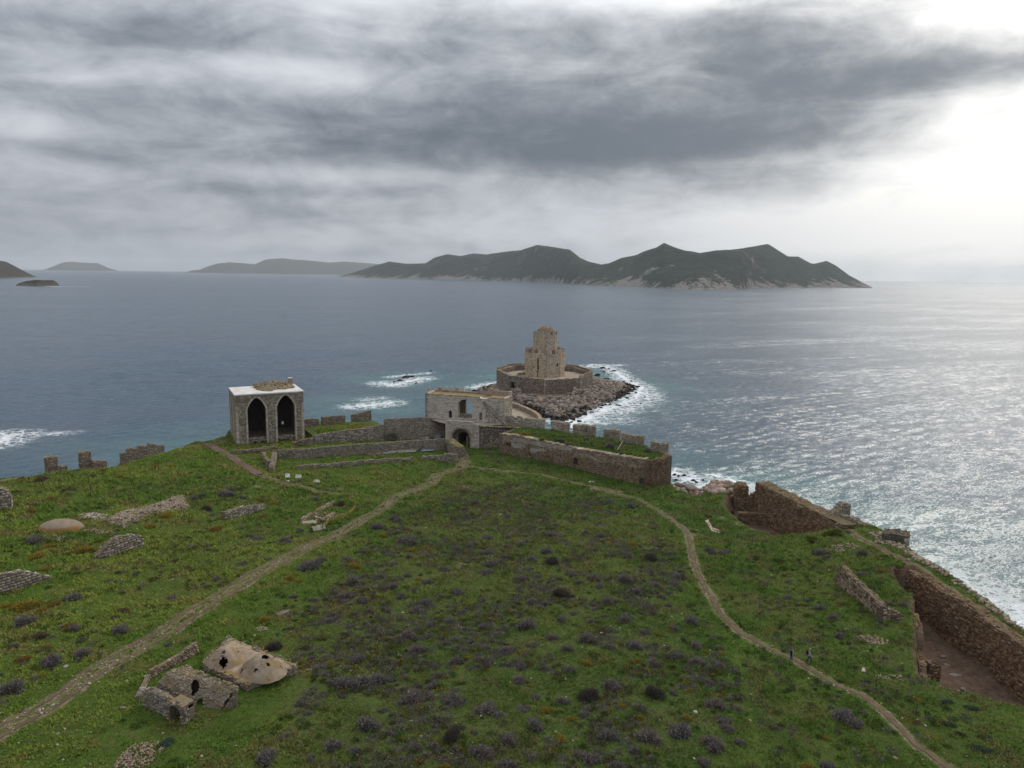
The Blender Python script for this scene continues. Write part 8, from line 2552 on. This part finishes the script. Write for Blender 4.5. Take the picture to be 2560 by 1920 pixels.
def grass():
    rg = np.random.default_rng(5)
    n = 360000
    # density follows nearness: more, smaller tufts close by
    u = rg.random(n); r_ = np.exp(np.log(47) + u * (np.log(225) - np.log(47))); a = rg.uniform(-R(43), R(41), n)
    x, y = r_ * np.sin(a), r_ * np.cos(a)
    ok = sdf(x, y, LAND) > .6; x, y, r_ = x[ok], y[ok], r_[ok]
    pm = path_mask(x, y); ok = (pm + (rg.random(len(x)) - .5) * .8 < .36) & (sdf(x, y, PIT1) < -.1) & (sdf(x, y, PIT2) < -.4)
    for zn, xx, yy, rad in [('Z5', 1190, 560, 3.4), ('Z5', 720, 800, 2.2), ('Z5', 1000, 480, 2.4), ('Z5', 900, 880, 2.0)]:
        b = hit_smooth(zn, xx, yy); ok &= np.hypot(x - b[0], y - b[1]) > rad
    hallc = P(S('Z2', 660, 640), 7.0); ok &= np.hypot(x - hallc[0], y - hallc[1]) > 8.5
    x, y, r_ = x[ok], y[ok], r_[ok]; z = ground_z(x, y)
    # the bastion top and the raised lawn carry the same grass
    bt = np.array(BTOP); K_ = 9; rows = len(bt) // K_; m_ = 5200
    i = rg.integers(0, rows - 1, m_); j = rg.integers(0, K_ - 1, m_); f, g = rg.random((m_, 1)), rg.random((m_, 1))
    pb = bt[i * K_ + j] * (1 - f) * (1 - g) + bt[(i + 1) * K_ + j] * f * (1 - g) + bt[i * K_ + j + 1] * (1 - f) * g + bt[(i + 1) * K_ + j + 1] * f * g
    lw = scatter_poly([tuple(PP('Z2', a_, b_, ZT)[:2]) for a_, b_ in [(1060, 640), (1430, 600), (1600, 565), (1380, 545), (1080, 590)]], 1500, 77)
    x = np.concatenate([x, pb[:, 0], lw[:, 0]]); y = np.concatenate([y, pb[:, 1], lw[:, 1]]); z = np.concatenate([z, pb[:, 2], np.full(len(lw), ZT + .05)]); r_ = np.concatenate([r_, np.full(m_ + len(lw), 170.)]); n = len(x)
    nb = 4
    sc = np.clip(r_ / 90, .75, 1.7) * (.38 + 1.4 * fbm(x / 2.2, y / 2.2, 3, 41) ** 1.3) * rg.uniform(.6, 1.3, n)
    an = rg.uniform(0, 6.28, (n, nb)); ln = (.20 * sc)[:, None] * rg.uniform(.6, 1.4, (n, nb)); lean = rg.uniform(.5, 1.5, (n, nb))
    bx = x[:, None] + rg.normal(0, .10, (n, nb)) * sc[:, None]; by = y[:, None] + rg.normal(0, .10, (n, nb)) * sc[:, None]; bz = np.repeat(z[:, None], nb, 1) - .02
    dx_, dy_ = np.cos(an), np.sin(an); wd = (.055 * sc)[:, None] * rg.uniform(.7, 1.3, (n, nb))
    A = np.stack([bx - dy_ * wd, by + dx_ * wd, bz], -1); B = np.stack([bx + dy_ * wd, by - dx_ * wd, bz], -1); Cc = np.stack([bx + dx_ * ln * lean, by + dy_ * ln * lean, bz + ln], -1)
    V = np.stack([A, B, Cc], 2).reshape(-1, 3)
    t1 = fbm(x / 12, y / 12, 4, 51); t2 = fbm(x / 3, y / 3, 3, 53); t3 = fbm(x / 30, y / 30, 2, 55)
    g0 = np.array([.088, .140, .025]); g1 = np.array([.150, .175, .040]); g2 = np.array([.170, .135, .062]); g3 = np.array([.062, .095, .024])
    k1 = smooth((t1 - .4) / .25)[:, None]; k2 = smooth((t2 - .52) / .16)[:, None]; k3 = smooth((t3 - .5) / .2)[:, None]
    c = g0 * (1 - k1) + g1 * k1; c = c * (1 - k2 * .75) + g2 * k2 * .75; c = c * (1 - k3 * .35) + g3 * k3 * .35
    fs = scrub_mask(x, y)[:, None]; c = c * (1 - fs * .16) + np.array([.105, .098, .045]) * fs * .16
    lf = smooth((-x - 8) / 35)[:, None] * (.45 + .55 * fbm(x / 9, y / 9, 3, 57)[:, None]); c = c * (1 + lf * np.array([.55, .42, .15]))
    c = c * np.array([1.06, 1.14, 1.0]) * rg.uniform(.65, 1.4, (n, 1))
    C = np.repeat(c, nb * 3, 0)
    o = wobj('grass', V, np.arange(len(V)).reshape(-1, 3), M_grassblade, None, C, kind='stuff'); tag(o, 'rough short grass over the whole headland', kind='stuff')


grass()

# ------------------------------------------------------------------ haze over the sea
def build_haze():
    mt = bpy.data.materials.new('haze_air'); mt.use_nodes = True
    nt = mt.node_tree; nt.nodes.clear()
    v = nt.nodes.new('ShaderNodeVolumePrincipled')
    v.inputs['Color'].default_value = (.86, .93, 1.0, 1)
    v.inputs['Density'].default_value = 3.6e-5
    v.inputs['Anisotropy'].default_value = .4
    o = nt.nodes.new('ShaderNodeOutputMaterial'); nt.links.new(v.outputs[0], o.inputs['Volume'])
    b = MB(); b.box((0, 0, 205), (56000, 56000, 430))
    h = b.build('haze', mt)
    tag(h, 'thin pale sea haze over everything', kind='stuff')


build_haze()
